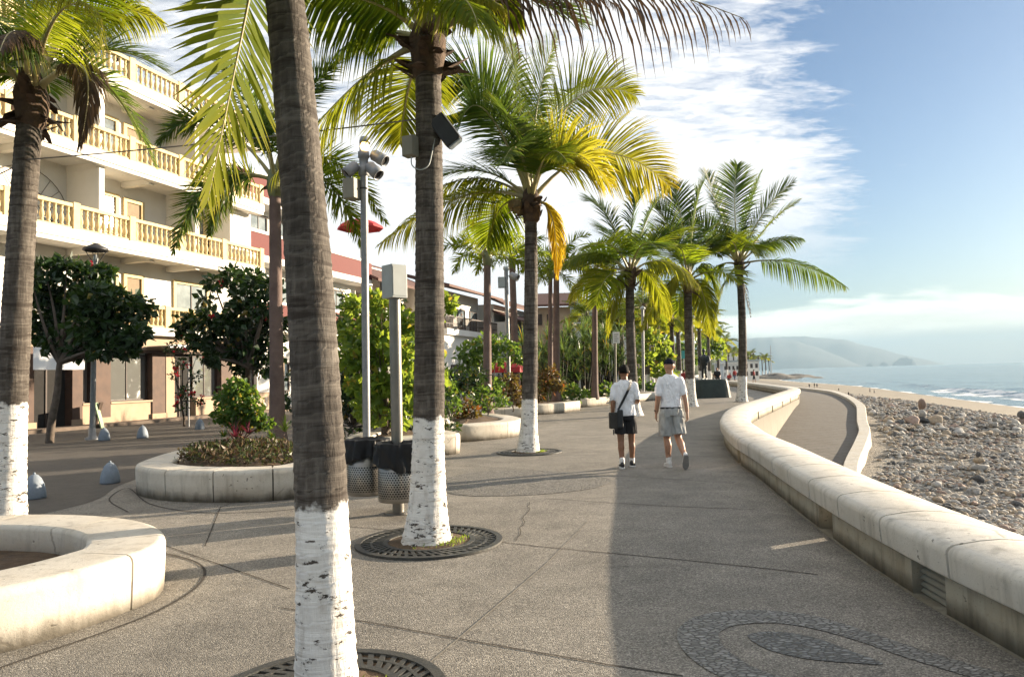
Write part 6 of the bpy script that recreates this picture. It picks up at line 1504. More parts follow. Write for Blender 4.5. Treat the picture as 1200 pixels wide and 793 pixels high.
# white cloth banner at the shop front, small hanging sign
a = tpx(38, 1.2); b = tpx(98, 1.2); z1 = PD(60, 403, (HM @ V((a, 1.2, 0))).y).z; z0 = PD(60, 432.5, (HM @ V((a, 1.2, 0))).y).z
mb = MB(); vs = []; nn = 16
for i in range(nn + 1):
    for j in range(5):
        vs.append(HM @ V((a + (b - a) * i / nn, 1.2 + .04 * math.sin(i * .9) * (1 - j / 4) + .02 * math.sin(i * 2.3), z0 + (z1 - z0) * j / 4)))
mb.add(vs, [(i * 5 + j, (i + 1) * 5 + j, (i + 1) * 5 + j + 1, i * 5 + j + 1) for i in range(nn) for j in range(4)], 0, True)
bn_ = mb.build('cloth_banner', M_whitecloth); tag(bn_, 'plain white cloth banner hanging at the dark shop entrance', 'banner')
mb = MB(); mb.tube([HM @ V((a, 1.2, z1)), HM @ V((b, 1.2, z1))], .02, 6); mb.tube([HM @ V((a + .1, 1.2, z1)), HM @ V((a + .1, .17, z1 + .1))], .012, 5); mb.tube([HM @ V((b - .1, 1.2, z1)), HM @ V((b - .1, .17, z1 + .1))], .012, 5); mb.build('rod', M_black, bn_)
a = tpx(101, .6); b = tpx(127, .6); yy = (HM @ V((a, .6, 0))).y; z0 = PD(112, 418, yy).z; z1 = PD(112, 404, yy).z
sg = thing('shop_sign', 'small dark grey shop sign with pale letters and a blue line behind the lamp pole', 'sign', tuple(HM @ V(((a + b) / 2, .6, z0))))
mb = MB(); hb(mb, a, b, .60, .66, z0, z1); mb.build('sign_panel', nmat('sign_grey', (.16, .17, .18), (.13, .14, .15), 3, .6), sg)
facade_text('ins', .40, b - .55, .668, z0 + .28, M_greybox, sg)
mb = MB(); hb(mb, a + .4, b - .08, .661, .668, z0 + .04, z0 + .09); mb.build('sign_line', nmat('sign_blue', (.06, .10, .22), (.05, .08, .2), 3, .6), sg)
mb = MB(); mb.tube([HM @ V((a + .15, .63, z1)), HM @ V((a + .15, .14, z1 + .02))], .02, 6); mb.tube([HM @ V((b - .15, .63, z1)), HM @ V((b - .15, .14, z1 + .02))], .02, 6); mb.build('bracket', M_black, sg)
# glass canopy strip over the shop front and a green A-board
mb = MB(); hb(mb, tp(168), tp(225), .17, 1.3, 3.22, 3.26); cn = mb.build('glass_canopy', M_glass, hotel)
mb = MB(); hb(mb, tp(168), tp(225), 1.30, 1.36, 3.16, 3.30); mb.build('canopy_edge', M_galv, cn)
p = HM @ V((tp(94), 1.1, 0)); ab = thing('menu_board', 'small folding board with a pale green face by the shop door', 'sign board', tuple(p))
mb = MB(); Mx = Matrix.Translation(p) @ Matrix.Rotation(R(-72), 4, 'Z') @ Matrix.Rotation(R(14), 4, 'X'); mb.bx(-.28, .28, -.02, .02, 0, 1.0, 0, Mx); mb.build('front_panel', nmat('board_green', (.30, .42, .24), (.35, .45, .28), 2, .6), ab)
mb = MB(); Mx = Matrix.Translation(p + HN * -.42) @ Matrix.Rotation(R(-72), 4, 'Z') @ Matrix.Rotation(R(-14), 4, 'X'); mb.bx(-.28, .28, -.02, .02, 0, 1.0, 0, Mx); mb.build('rear_panel', M_darkwood, ab)
# raised step along the shops
mb = MB(); hb(mb, T0, T1 + 14, .21, 1.0, 0, .13); tag(mb.build('shop_step', nmat('step_stone', (.16, .12, .09), (.11, .085, .065), 3, .85, .3, 20)), 'low dark stone step along the shop fronts of the hotel', 'step')

# ================================================================== buildings beyond the hotel
def bldg(name, label): return thing(name, label, 'building', tuple(HM @ V((8, 0, 0))))
def zpx(px, py, n=0.0):
    t = tpx(px, n); y = (HM @ V((t, n, 0))).y; return PD(px, py, y).z
# white terrace building with red brick parapets
rb = bldg('terrace_building', 'white terraced building with red tiled parapets next to the hotel'); 
A0, A1 = 4.7, 17.5
mb = MB(); hb(mb, A0, A1, -8, -.4, 0, 8.3); hb(mb, A0, 12.5, -8, -1.2, 8.3, 11.9); mb.build('wall', M_stucco2, rb)
for z0, z1, a, b, n in ((4.6, 5.7, A0, A1, .9), (8.2, 9.3, A0, A1, .9), (11.6, 12.7, A0, 12.5, .1)):
    mb = MB(); hb(mb, a + .003, b, -.39 if n > .5 else -1.19, n, z0 - .35, z0); sl = mb.build('balcony', M_stucco2, rb)
    mb = MB(); hb(mb, a + .005, b - .05, n - .15, n - .01, z0 + .002, z1); mb.build('parapet', M_red, sl)
    mb = MB(); hb(mb, a + .005, b - .02, n - .19, n + .03, z1 + .002, z1 + .16); mb.build('coping', M_stucco2, sl)
for i, z in enumerate((1.0, 5.7, 9.3)):
    for tq in ((6.0, 9.0, 12.0, 15.0) if i < 2 else (5.6, 8.2, 10.8)):
        nn_ = -.4 if i < 2 else -1.2
        window(rb, tq - .8, tq + .8, z, z + 1.7, n=nn_, fr=.1, frame=M_darkwood)
mb = MB(); vs = [HM @ V(q) for q in ((A0, -1.5, 12.3), (9.5, -1.5, 12.3), (9.5, -4.5, 14.0), (A0, -4.5, 14.0), (A0, -8.2, 12.3), (9.5, -8.2, 12.3))]
mb.add(vs, [(0, 1, 2, 3), (3, 2, 5, 4), (0, 3, 4), (1, 5, 2)]); mb.build('roof', M_red, rb)
# parasol on the roof terrace
p = HM @ V((tpx(424, -.6), -.6, 8.3)); um = thing('parasol', 'red parasol open on the white roof terrace', 'parasol', tuple(p)); zt = zpx(420, 255, -.6)
mb = MB(); mb.tube([p, V((p.x, p.y, zt))], .03, 8); mb.build('pole', M_greybox, um)
mb = MB(); mb.lathe([(0, 0), (.5, -.06), (1.0, -.22), (1.55, -.55), (1.62, -.72), (1.56, -.72), (1.48, -.56), (0, -.08)], V((p.x, p.y, zt)), 8, 0, False); mb.build('canopy', M_redcloth, um)
# tiled roof bar with open terrace
bb = bldg('arcade_building', 'low white building with a dark tiled eave and an open terrace behind the pole box'); 
B0, B1 = 17.6, 27.5
mb = MB(); hb(mb, B0, B1, -8, -2.0, 0, 10.0); hb(mb, B0, B1, -1.99, .6, 0, 5.0); hb(mb, B0, B1, -1.99, .6, 5.0, 5.35); mb.build('wall', M_stucco2, bb)
mb = MB(); 
for tq in (17.9, 20.2, 22.6, 25, 27.2): hb(mb, tq - .15, tq + .15, .25, .55, 5.352, 8.2)
mb.build('column', M_stucco2, bb)
mb = MB(); hb(mb, B0 + .01, B1 - .01, .40, .52, 6.1, 6.2); hb(mb, B0 + .01, B1 - .01, .42, .5, 5.7, 5.76); mb.build('railing', M_darkwood, bb)
mb = MB(); vs = [HM @ V(q) for q in ((B0 - .4, 1.5, 8.1), (B1 + .3, 1.5, 8.1), (B1 + .3, -4, 10.6), (B0 - .4, -4, 10.6), (B0 - .4, 1.5, 8.3), (B1 + .3, 1.5, 8.3), (B1 + .3, -4, 10.8), (B0 - .4, -4, 10.8))]
mb.add(vs, [(0, 1, 2, 3), (4, 5, 6, 7), (0, 1, 5, 4), (1, 2, 6, 5), (2, 3, 7, 6), (3, 0, 4, 7)]); mb.build('roof', M_tile, bb)
mb = MB(); hb(mb, B0 + .3, B1 - .3, -1.985, -1.95, 5.4, 7.8); mb.build('terrace_back_wall', M_tan, bb)
# white house with balcony railing and people
cb = bldg('balcony_house', 'white two storey house with a dark balcony railing behind the white palm trunk'); 
C0, C1 = 28.0, 40.5
zr = zpx(535, 372, 1.6); 
mb = MB(); hb(mb, C0, C1, -8, -.2, 0, zr + 2.6); mb.build('wall', M_stucco2, cb)
mb = MB(); hb(mb, C0, C1, -.198, 1.8, zr - 1.5, zr - 1.0); hb(mb, C0, C1 - 3, -.197, 1.5, 0, zr - 1.502); bl = mb.build('balcony', M_stucco2, cb)
mb = MB(); n = 60
for i in range(n + 1):
    tq = C0 + (C1 - C0) * i / n; hb(mb, tq - .02, tq + .02, 1.66, 1.70, zr - 1.0, zr)
hb(mb, C0, C1, 1.63, 1.73, zr + .001, zr + .08); hb(mb, C0, C1, 1.655, 1.705, zr - .6, zr - .54); mb.build('railing', M_darkwood, bl)
mb = MB(); vs = [HM @ V(q) for q in ((C0 - .3, 2.2, zr + 2.3), (C1 + .6, 2.2, zr + 2.3), (C1 + .6, -4, zr + 4.0), (C0 - .3, -4, zr + 4.0), (C0 - .3, 2.2, zr + 2.5), (C1 + .6, 2.2, zr + 2.5), (C1 + .6, -4, zr + 4.2), (C0 - .3, -4, zr + 4.2))]
mb.add(vs, [(0, 1, 2, 3), (4, 5, 6, 7), (0, 1, 5, 4), (1, 2, 6, 5), (2, 3, 7, 6), (3, 0, 4, 7)]); mb.build('roof', M_tile, cb)
for tq in (30, 33, 36, 39): window(cb, tq - .9, tq + .9, zr - .9, zr + 1.2, n=-.2, fr=.1, frame=M_darkwood)
for tq in (30.5, 34.5): window(cb, tq - 1.2, tq + 1.2, .3, 2.6, n=1.5, fr=.1, frame=M_darkwood)
# long cream house with tiled eaves
eb = bldg('eave_house', 'cream house with two stepped brown tiled eaves behind the plume palms')
E0, E1 = 41, 62; z1 = zpx(580, 356, 2.0); z2 = zpx(570, 370, 3.2)
mb = MB(); hb(mb, E0, E1, -8, 1.2, 0, z1 + .2); hb(mb, E0 + .01, E1 - 6, 1.2, 2.6, 0, z2); mb.build('wall', M_stucco2, eb)
for z, n0, n1, a, b in ((z1, .2, 2.4, E0 - .4, E1 + 1), (z2, 1.21, 3.6, E0 - .4, E1 - 5.5)):
    mb = MB(); vs = [HM @ V(q) for q in ((a, n1, z), (b, n1, z), (b, n0, z + 1.0), (a, n0, z + 1.0), (a, n1, z + .22), (b, n1, z + .22), (b, n0, z + 1.22), (a, n0, z + 1.22))]
    mb.add(vs, [(0, 1, 2, 3), (4, 5, 6, 7), (0, 1, 5, 4), (1, 2, 6, 5), (2, 3, 7, 6), (3, 0, 4, 7)]); mb.build('roof', M_tile, eb)
for tq in (44, 48, 52, 56): window(eb, tq - .7, tq + .7, z2 + 1.3 if z1 - z2 > 3 else 4.2, (z2 + 1.3 if z1 - z2 > 3 else 4.2) + 1.3, n=1.2, fr=.12, frame=M_darkwood)
for tq in (43, 46.5, 50, 53): window(eb, tq - 1.2, tq + 1.2, .2, 2.6, n=2.6, fr=.1, frame=M_darkwood)
for tq in (42.8, 44.0, 49.0):
    p = HM @ V((tq, 3.3, z2 - 1.6)); mb = MB(); mb.lathe([(0, 0), (.16, .02), (.30, .8), (.10, 1.0), (0, 1.02)], p, 10); tag(mb.build('hanging_garment', nmat('blue_cloth', (.04, .12, .30), (.03, .09, .25), 3, .8)), 'blue garment hanging under the lower tiled eave', 'garment', 'blue garments under the eave')
# pale house above the hedge
pb = bldg('pale_house', 'pale house with a dark strip window above the spiky hedge')
a = PD(672, 378, 78); b = PD(720, 347, 78)
mb = MB(); mb.bx(a.x, b.x + 2, 78, 88, 0, PD(690, 352, 78).z); mb.build('wall', nmat('blue_white_wall', (.62, .66, .72), (.56, .60, .66), 1, .8), pb)
c = PD(676, 377, 78); d = PD(703, 366, 78); mb = MB(); mb.bx(c.x, d.x, 77.9, 77.98, c.z, d.z); wd = mb.build('window', M_darkwood, pb)
mb = MB()
for i in range(4): x = c.x + (d.x - c.x) * (i + .5) / 4; mb.bx(x - (d.x - c.x) * .1, x + (d.x - c.x) * .1, 77.86, 77.895, c.z + .12, d.z - .12)
mb.build('pane', M_glass, wd)
pb2 = bldg('ochre_house', 'pale ochre house with small dark windows left of the hedge')
a = PD(625, 370, 66); b = PD(668, 358, 66); mb = MB(); mb.bx(a.x, b.x, 66, 76, 0, PD(640, 360, 66).z); mb.build('wall', M_tan, pb2)
mb = MB(); z = PD(640, 360, 66).z; vs = [(a.x - .5, 65.3, z), (b.x + .5, 65.3, z), (b.x + .5, 71, z + 1.6), (a.x - .5, 71, z + 1.6)]; mb.add(vs + [(x, y, q + .2) for x, y, q in vs], [(0, 1, 2, 3), (4, 5, 6, 7), (0, 1, 5, 4)]); mb.build('roof', M_tile, pb2)
for px in (632, 644): 
    c = PD(px - 3, 381, 66); d = PD(px + 3, 368, 66); mb = MB(); mb.bx(c.x, d.x, 65.9, 65.98, c.z, d.z); mb.build('window', M_darkwood, pb2)
# red market umbrella behind the shrubs
p = PD(592, 460, 29.5); p.z = 0; um = thing('market_umbrella', 'red market umbrella half hidden behind the croton shrubs', 'parasol', tuple(p)); zt = PD(592, 424, 29.5).z
mb = MB(); mb.tube([p, V((p.x, p.y, zt))], .03, 8); mb.build('pole', M_greybox, um)
mb = MB(); mb.lathe([(0, .05), (.45, -.05), (.85, -.22), (.86, -.42), (.82, -.42), (.8, -.25), (0, -.02)], V((p.x, p.y, zt)), 8, 0, False); mb.build('canopy', M_redcloth, um)
# far shore buildings on the headland
for i, (x0, x1, y0, y1, Y, lab) in enumerate(((866, 889, 446, 423, 240, 'far white block with dark windows at the foot of the headland'), (848, 866, 446, 426, 232, 'far low grey building behind the statue'), (872, 884, 424, 412, 300, 'far cream house up on the headland hill'), (846, 862, 415, 408, 296, 'far pale roof among the trees on the hill'))):
    a = PD(x0, y0, Y); b = PD(x1, y1, Y); root = thing('far_building', lab, 'building', (a.x, Y, a.z - 2))
    mb = MB(); mb.bx(a.x, b.x, Y, Y + 10, a.z - 3, b.z); mb.build('wall', M_stucco2, root)
    for j in range(4):
        for r_ in range(2):
            x = a.x + (b.x - a.x) * (j + .3) / 4; z = a.z + (b.z - a.z) * (.25 + .4 * r_); mb = MB(); mb.bx(x, x + (b.x - a.x) * .12, Y - .15, Y - .02, z, z + (b.z - a.z) * .22); mb.build('window', M_darkwood, root)
    mb = MB(); mb.bx(a.x - .5, b.x + .5, Y - .5, Y + 10.5, b.z + .01, b.z + .5); mb.build('roof', M_stucco if i else M_greybox, root)
a = PD(904, 446, 282); b = PD(903, 405, 282); mb = MB(); mb.tube([a, b], [.22, .10], 6); mb.tube([a.lerp(b, .8) - V((.5, 0, 0)), a.lerp(b, .8) + V((.5, 0, 0))], .06, 5); tag(mb.build('mast', M_galv), 'thin far mast standing on the headland', 'mast')
# hill of houses behind the headland
mound('headland', 62, 330, 34, 26, 16, nmat('wooded_hill', (.05, .075, .03), (.09, .10, .05), .12, .95, .9, .6), 2.2)
# ================================================================== people
def remeshed(mb, name, mat, parent, voxel, smooth=4, M=None, fold=0.0, fs=(9, 9, 4.5)):
    me = bpy.data.meshes.new('tmp'); vs = [V(q) for q in mb.v]; me.from_pydata(vs, [], mb.f); me.update()
    o = bpy.data.objects.new('tmp', me); COL.objects.link(o)
    r = o.modifiers.new('r', 'REMESH'); r.mode = 'VOXEL'; r.voxel_size = voxel; r.use_smooth_shade = True
    s_ = o.modifiers.new('s', 'SMOOTH'); s_.factor = .5; s_.iterations = smooth
    dg = bpy.context.evaluated_depsgraph_get(); m2 = bpy.data.meshes.new_from_object(o.evaluated_get(dg)); bpy.data.objects.remove(o); bpy.data.meshes.remove(me)
    if fold:
        for q in m2.vertices:
            c = V((q.co.x * fs[0], q.co.y * fs[1], q.co.z * fs[2])); f = 1 - abs(noise.noise(c + V((1.3, 7, 2)))) * 2.2 + .6 * noise.noise(c * 2.1)
            q.co += q.normal * fold * (f - .35)
    m2.name = name; m2.materials.clear(); m2.materials.append(mat)
    for p in m2.polygons: p.use_smooth = True
    return link(name, m2, parent)
def loft(mb, rows, n=20, mi=0):
    vs = []; fs = []
    for c, rx, ry in rows:
        c = V(c); vs += [c + V((rx * math.cos(2 * math.pi * k / n), ry * math.sin(2 * math.pi * k / n), 0)) for k in range(n)]
    for i in range(len(rows) - 1):
        for k in range(n): fs.append((i * n + k, i * n + (k + 1) % n, (i + 1) * n + (k + 1) % n, (i + 1) * n + k))
    fs.append(tuple(range(n))[::-1]); fs.append(tuple(range((len(rows) - 1) * n, len(rows) * n)))
    mb.add(vs, fs, mi, True)
def limb(mb, pts, rads, n=14, ball=True):
    P = catmull(pts, 5); m = len(P) - 1; R_ = []
    for i in range(m + 1):
        t = i / 5.0; j = min(int(t), len(rads) - 2); R_.append(rads[j] + (rads[j + 1] - rads[j]) * (t - j))
    mb.tube(P, R_, n)
    for p, r in ((P[0], R_[0]), (P[-1], R_[-1]))[:2 if ball else 1]: mb.lathe([(0, -r), (r * .7, -r * .7), (r, 0), (r * .7, r * .7), (0, r)], p, 10)
def hand(mb, wrist, d, side, curl=.5, k=1.0):
    """palm, four unequal bent fingers and a thumb; d = direction of the forearm"""
    d = V(d).normalized(); wr = V(wrist); fwd = V((0, 1, 0)); fwd = (fwd - d * fwd.dot(d)).normalized(); out = d.cross(fwd).normalized()
    pal = wr + d * .05 * k
    for f in (-.028, -.01, .01, .028): limb(mb, [wr + fwd * f * .6 * k, pal + fwd * f * k + d * .045 * k], [.017 * k, .014 * k], 8)
    for f, ln in ((-.030, .062), (-.010, .076), (.010, .082), (.030, .074)):
        a = pal + fwd * f * k + d * .045 * k; inn = out * (-side)
        b = a + (d * .75 + inn * curl * .4) * ln * .5 * k; c = b + (d * .6 + inn * curl) * ln * .5 * k
        limb(mb, [a, b, c], [.0095 * k, .009 * k, .0075 * k], 8)
    th = wr + d * .03 * k + fwd * .03 * k; limb(mb, [th, th + (d * .6 + fwd * .8) * .035 * k, th + (d * 1.1 + fwd * .75) * .06 * k], [.012 * k, .011 * k, .009 * k], 8)
def skinmat(name, a, b): return nmat(name, a, b, 7, .5, .06, 60, 0, .4)
SK1 = skinmat('tan_skin', (.27, .135, .075), (.23, .11, .06)); SK2 = skinmat('fair_tan_skin', (.42, .235, .15), (.36, .19, .12))
k = N('white_shirt'); v = k.coords('Object')
M_shirt = k.done(k.bsdf(k.ramp(k.noise(v, 5, 4), [(.3, (.78, .78, .80)), (.7, (.84, .84, .86))]), .85, k.bump(k.noise(k.scaled(v, (11, 11, 6)), 1.0, 4, .5, 1.4), .9, .05), 0, .2))
k = N('grey_shorts'); v = k.coords('Object')
M_shorts = k.done(k.bsdf(k.ramp(k.noise(k.scaled(v, (9, 9, 4)), 1.0, 5), [(.3, (.30, .30, .29)), (.7, (.43, .43, .41))]), .9, k.bump(k.noise(k.scaled(v, (10, 10, 4)), 1.0, 5, .55, 1.0), .8, .03), 0, .2))
M_bshorts = nmat('black_cloth', (.012, .012, .014), (.022, .022, .024), 8, .85, .5, 14)
M_cap_navy = nmat('navy_cap', (.008, .010, .018), (.013, .015, .026), 8, .9, spec=.1); M_hair = nmat('black_hair', (.008, .007, .006), (.014, .012, .010), 30, .8, .5, 60, 0, .12)
M_shoe_w = nmat('white_shoe', (.74, .73, .70), (.66, .65, .62), 8, .6); M_sole = nmat('grey_sole', (.33, .31, .30), (.25, .24, .23), 9, .8); M_shoe_b = nmat('black_shoe', (.02, .02, .022), (.04, .04, .042), 8, .6)
M_bagc = nmat('dark_bag_canvas', (.045, .040, .034), (.03, .027, .023), 9, .85, .4, 40); M_bagd = nmat('black_bag_flap', (.014, .016, .018), (.022, .024, .026), 9, .6)
def head_geo(mb, c, k=1.0):
    c = V(c)
    loft(mb, [(c + V((0, .012, -.115)) * k, .035 * k, .04 * k), (c + V((0, .018, -.095)) * k, .055 * k, .065 * k), (c + V((0, .010, -.05)) * k, .068 * k, .083 * k), (c + V((0, 0, 0)) * k, .076 * k, .095 * k), (c + V((0, -.006, .05)) * k, .074 * k, .096 * k), (c + V((0, -.010, .09)) * k, .058 * k, .078 * k), (c + V((0, -.012, .115)) * k, .028 * k, .04 * k)], 18)
    limb(mb, [c + V((0, .088, .01)) * k, c + V((0, .112, -.03)) * k], [.010 * k, .016 * k], 8)                   # nose
    for s_ in (-1, 1):
        limb(mb, [c + V((s_ * .077, -.008, .022)) * k, c + V((s_ * .086, -.016, 0)) * k, c + V((s_ * .076, -.004, -.028)) * k], [.010 * k, .013 * k, .008 * k], 8)   # ears
    limb(mb, [c + V((-.022, .078, -.058)) * k, c + V((.022, .078, -.058)) * k], [.009 * k, .009 * k], 8)          # mouth
def face(parent, c, k=1.0):
    mb = MB()
    for s_ in (-1, 1): mb.lathe([(0, -.010 * k), (.010 * k, 0), (0, .010 * k)], V(c) + V((s_ * .030, .087, .004)) * k, 8)
    mb.build('eyes', M_hair, parent, world=False)
def cap(parent, c, mat, k=1.0, backward=False):
    c = V(c); mb = MB(); n = 24; rows = 9; vs = []
    for j in range(rows):
        t = j / (rows - 1) * math.pi / 2
        for i in range(n):
            a = 2 * math.pi * i / n; vs.append(c + V((.084 * k * math.cos(a) * math.cos(t), -.006 + .104 * k * math.sin(a) * math.cos(t), .028 * k + .098 * k * math.sin(t))))
    mb.add(vs, [(j * n + i, j * n + (i + 1) % n, (j + 1) * n + (i + 1) % n, (j + 1) * n + i) for j in range(rows - 1) for i in range(n)], 0, True)
    sg = -1 if backward else 1; vs = []
    for i in range(13):
        a = R(20 + 140 * i / 12); q = c + V((.082 * k * math.cos(a), sg * .10 * k * math.sin(a), .03 * k)); o = c + V((.085 * k * math.cos(a), sg * (.10 + .075 * math.sin(a)) * k * math.sin(a) ** .3, .015 * k)); vs += [q, o, q - UP * .006, o - UP * .006]
    mb.add(vs, [(4 * i, 4 * i + 1, 4 * i + 5, 4 * i + 4) for i in range(12)] + [(4 * i + 2, 4 * i + 3, 4 * i + 7, 4 * i + 6) for i in range(12)] + [(4 * i + 1, 4 * i + 3, 4 * i + 7, 4 * i + 5) for i in range(12)], 0, True)
    return mb.build('cap', mat, parent, world=False)
def shoe(name, ankle, toe_dir, pitch, mat, sole, parent, k=1.0):
    """pitch 0 flat; positive lifts the heel about the toe"""
    h = V((toe_dir[0], toe_dir[1], 0)).normalized(); Rm = Matrix((V((h.y, -h.x, 0)), h, UP)).transposed().to_4x4()
    M = Matrix.Translation(V(ankle)) @ Rm @ Matrix.Rotation(-pitch, 4, 'X')
    mb = MB(); n = 16
    secs = [(-.075, .028, .085), (-.06, .036, .095), (-.02, .039, .085), (.04, .042, .06), (.10, .048, .045), (.15, .044, .034), (.185, .026, .024)]; vs = []
    for y, hw, ht in secs:
        for i in range(n):
            a = 2 * math.pi * i / n; vs.append(V((hw * math.cos(a), y, -.088 + .018 + ht * .5 + ht * .5 * math.sin(a))))
    vs = [M @ (q * k) for q in vs]
    fs = [(j * n + i, j * n + (i + 1) % n, (j + 1) * n + (i + 1) % n, (j + 1) * n + i) for j in range(len(secs) - 1) for i in range(n)] + [tuple(range(n))[::-1], tuple(range((len(secs) - 1) * n, len(secs) * n))]
    mb.add(vs, fs, 0, True); sh = mb.build(name, mat, parent, world=False)
    mb = MB(); vs = []
    out = [(-.082, .022), (-.06, .041), (-.0, .043), (.05, .045), (.10, .052), (.15, .047), (.185, .028), (.198, .0)]
    ring = [(w_, y) for y, w_ in out] + [(-w_, y) for y, w_ in reversed(out[:-1])]
    for z in (-.088, -.064): vs += [M @ (V((x, y, z)) * k) for x, y in ring]
    m = len(ring); mb.add(vs, [(i, (i + 1) % m, m + (i + 1) % m, m + i) for i in range(m)] + [tuple(range(m))[::-1], tuple(range(m, 2 * m))]); mb.build('sole', sole, sh, world=False)
    return sh
def cuff_sock(parent, ankle, mat):
    mb = MB(); a = V(ankle); limb(mb, [a - UP * .01, a + UP * .06], [.043, .046], 12); mb.build('sock', mat, parent, world=False)

# ---- shorter man with the bag, facing away
P = G(735, 548); man1 = thing('person', 'shorter walking man in white T-shirt and black shorts, seen from behind', 'person', tuple(P), None, R(-4))
La, Ra = V((-.085, -.05, .088)), V((.095, .10, .09))
mb = MB()
loft(mb, [((0, 0, .84), .15, .10), ((0, 0, .95), .158, .108), ((0, 0, 1.05), .145, .102), ((0, .0, 1.2), .165, .108), ((0, -.005, 1.32), .165, .105), ((0, -.008, 1.40), .150, .09), ((0, -.005, 1.46), .085, .065)])
limb(mb, [(0, -.008, 1.42), (0, .008, 1.52)], [.062, .056]); head_geo(mb, (0, .02, 1.605))
limb(mb, [(-.160, -.005, 1.385), (-.203, -.03, 1.12), (-.215, .0, .88)], [.050, .043, .029]); hand(mb, (-.215, .005, .87), (0, .1, -1), -1)
limb(mb, [(.160, -.005, 1.385), (.208, -.04, 1.13), (.18, .19, 1.09)], [.050, .043, .029]); hand(mb, (.18, .20, 1.09), (-.2, 1, .05), 1)
limb(mb, [(-.085, 0, .88), (-.09, .02, .48), La], [.083, .056, .036]); limb(mb, [(.085, 0, .88), (.095, .07, .49), Ra], [.083, .056, .036])
for s_, kn, an in ((-1, V((-.09, -.005, .36)), La), (1, V((.096, .065, .36)), Ra)): limb(mb, [kn + UP * .06, kn - UP * .02, kn - UP * .12], [.045, .057, .042])
for a in (La, Ra): limb(mb, [a, a + V((0, .10, -.05))], [.036, .03])
body = remeshed(mb, 'body', SK1, man1, .0075)
face(man1, (0, .02, 1.605))
mb = MB(); loft(mb, [((0, 0, .875), .174, .128), ((0, 0, .95), .168, .126), ((0, 0, 1.05), .160, .120), ((0, .0, 1.2), .172, .122), ((0, -.005, 1.32), .180, .120), ((0, -.008, 1.405), .165, .100), ((0, -.005, 1.455), .10, .078), ((0, -.002, 1.475), .07, .066)])
limb(mb, [(-.155, -.005, 1.385), (-.185, -.02, 1.26), (-.200, -.028, 1.17)], [.060, .060, .061]); limb(mb, [(.155, -.005, 1.385), (.19, -.025, 1.26), (.203, -.035, 1.18)], [.060, .060, .061])
remeshed(mb, 'shirt', M_shirt, man1, .010, 6, fold=.011)
mb = MB(); loft(mb, [((0, 0, .80), .165, .12), ((0, 0, .90), .172, .122), ((0, 0, .955), .165, .117)])
limb(mb, [(-.083, 0, .83), (-.092, .008, .68), (-.094, .014, .575)], [.100, .100, .102], ball=False); limb(mb, [(.083, .01, .83), (.094, .035, .68), (.098, .046, .575)], [.100, .100, .102], ball=False)
remeshed(mb, 'shorts', M_bshorts, man1, .010, 5, fold=.010)
hd = MB(); loft(hd, [((0, -.004, 1.585), .079, .086), ((0, .004, 1.63), .083, .102), ((0, .008, 1.68), .078, .100), ((0, .010, 1.71), .055, .072), ((0, .010, 1.725), .02, .03)], 20); hd.build('hair', M_hair, man1, world=False)
cap(man1, (0, .018, 1.612), M_hair, 1.02)
cuff_sock(man1, La, M_shoe_w); cuff_sock(man1, Ra, M_shoe_w)
shoe('shoe', La, (-.05, 1), 0, M_shoe_b, M_shoe_w, man1); shoe('shoe', Ra, (.2, 1), .12, M_shoe_b, M_shoe_w, man1)
# the bag he carries
bag = thing('shoulder_bag', 'dark grey shoulder bag hanging at the left hip of the shorter man', 'bag', tuple(P), None, R(-4))
mb = MB(); M = Matrix.Translation((-.185, -.135, .80)) @ Matrix.Rotation(R(14), 4, 'Z'); mb.bbx(-.10, .10, -.045, .045, -.13, .14, .02, 0, M); mb.build('bag_body', M_bagc, bag, world=False)
mb = MB(); M = Matrix.Translation((-.10, -.155, .83)) @ Matrix.Rotation(R(-6), 4, 'Z'); mb.bbx(-.05, .05, -.035, .035, -.15, .15, .02, 0, M); mb.build('side_pocket', M_bagd, bag, world=False)
mb = MB(); sp = catmull([(-.13, -.165, .98), (-.06, -.150, 1.10), (.02, -.142, 1.25), (.085, -.120, 1.38), (.105, -.055, 1.468), (.10, .03, 1.455), (.06, .115, 1.38), (-.04, .14, 1.2), (-.14, .13, 1.05), (-.215, .02, .97)], 6)
vs = []
for i, p in enumerate(sp):
    T = (sp[min(i + 1, len(sp) - 1)] - sp[max(i - 1, 0)]).normalized(); o = V((p.x, p.y, 0)); o = o.normalized() if o.length > .01 else V((0, -1, 0))
    if 1.42 < p.z: o = (o * .3 + UP).normalized()
    S = T.cross(o).normalized() * .02; vs += [p + S, p - S, p + S + o * .004, p - S + o * .004]
mb.add(vs, [(4 * i + a, 4 * i + b, 4 * i + 4 + b, 4 * i + 4 + a) for i in range(len(sp) - 1) for a, b in ((0, 1), (2, 3), (0, 2), (1, 3))], 0, True); mb.build('strap', M_bagd, bag, world=False)
mb = MB(); mb.tube([V((-.22, -.18, .66)), V((-.215, -.185, .57))], .010, 6); mb.build('strap_end', M_bagd, bag, world=False)

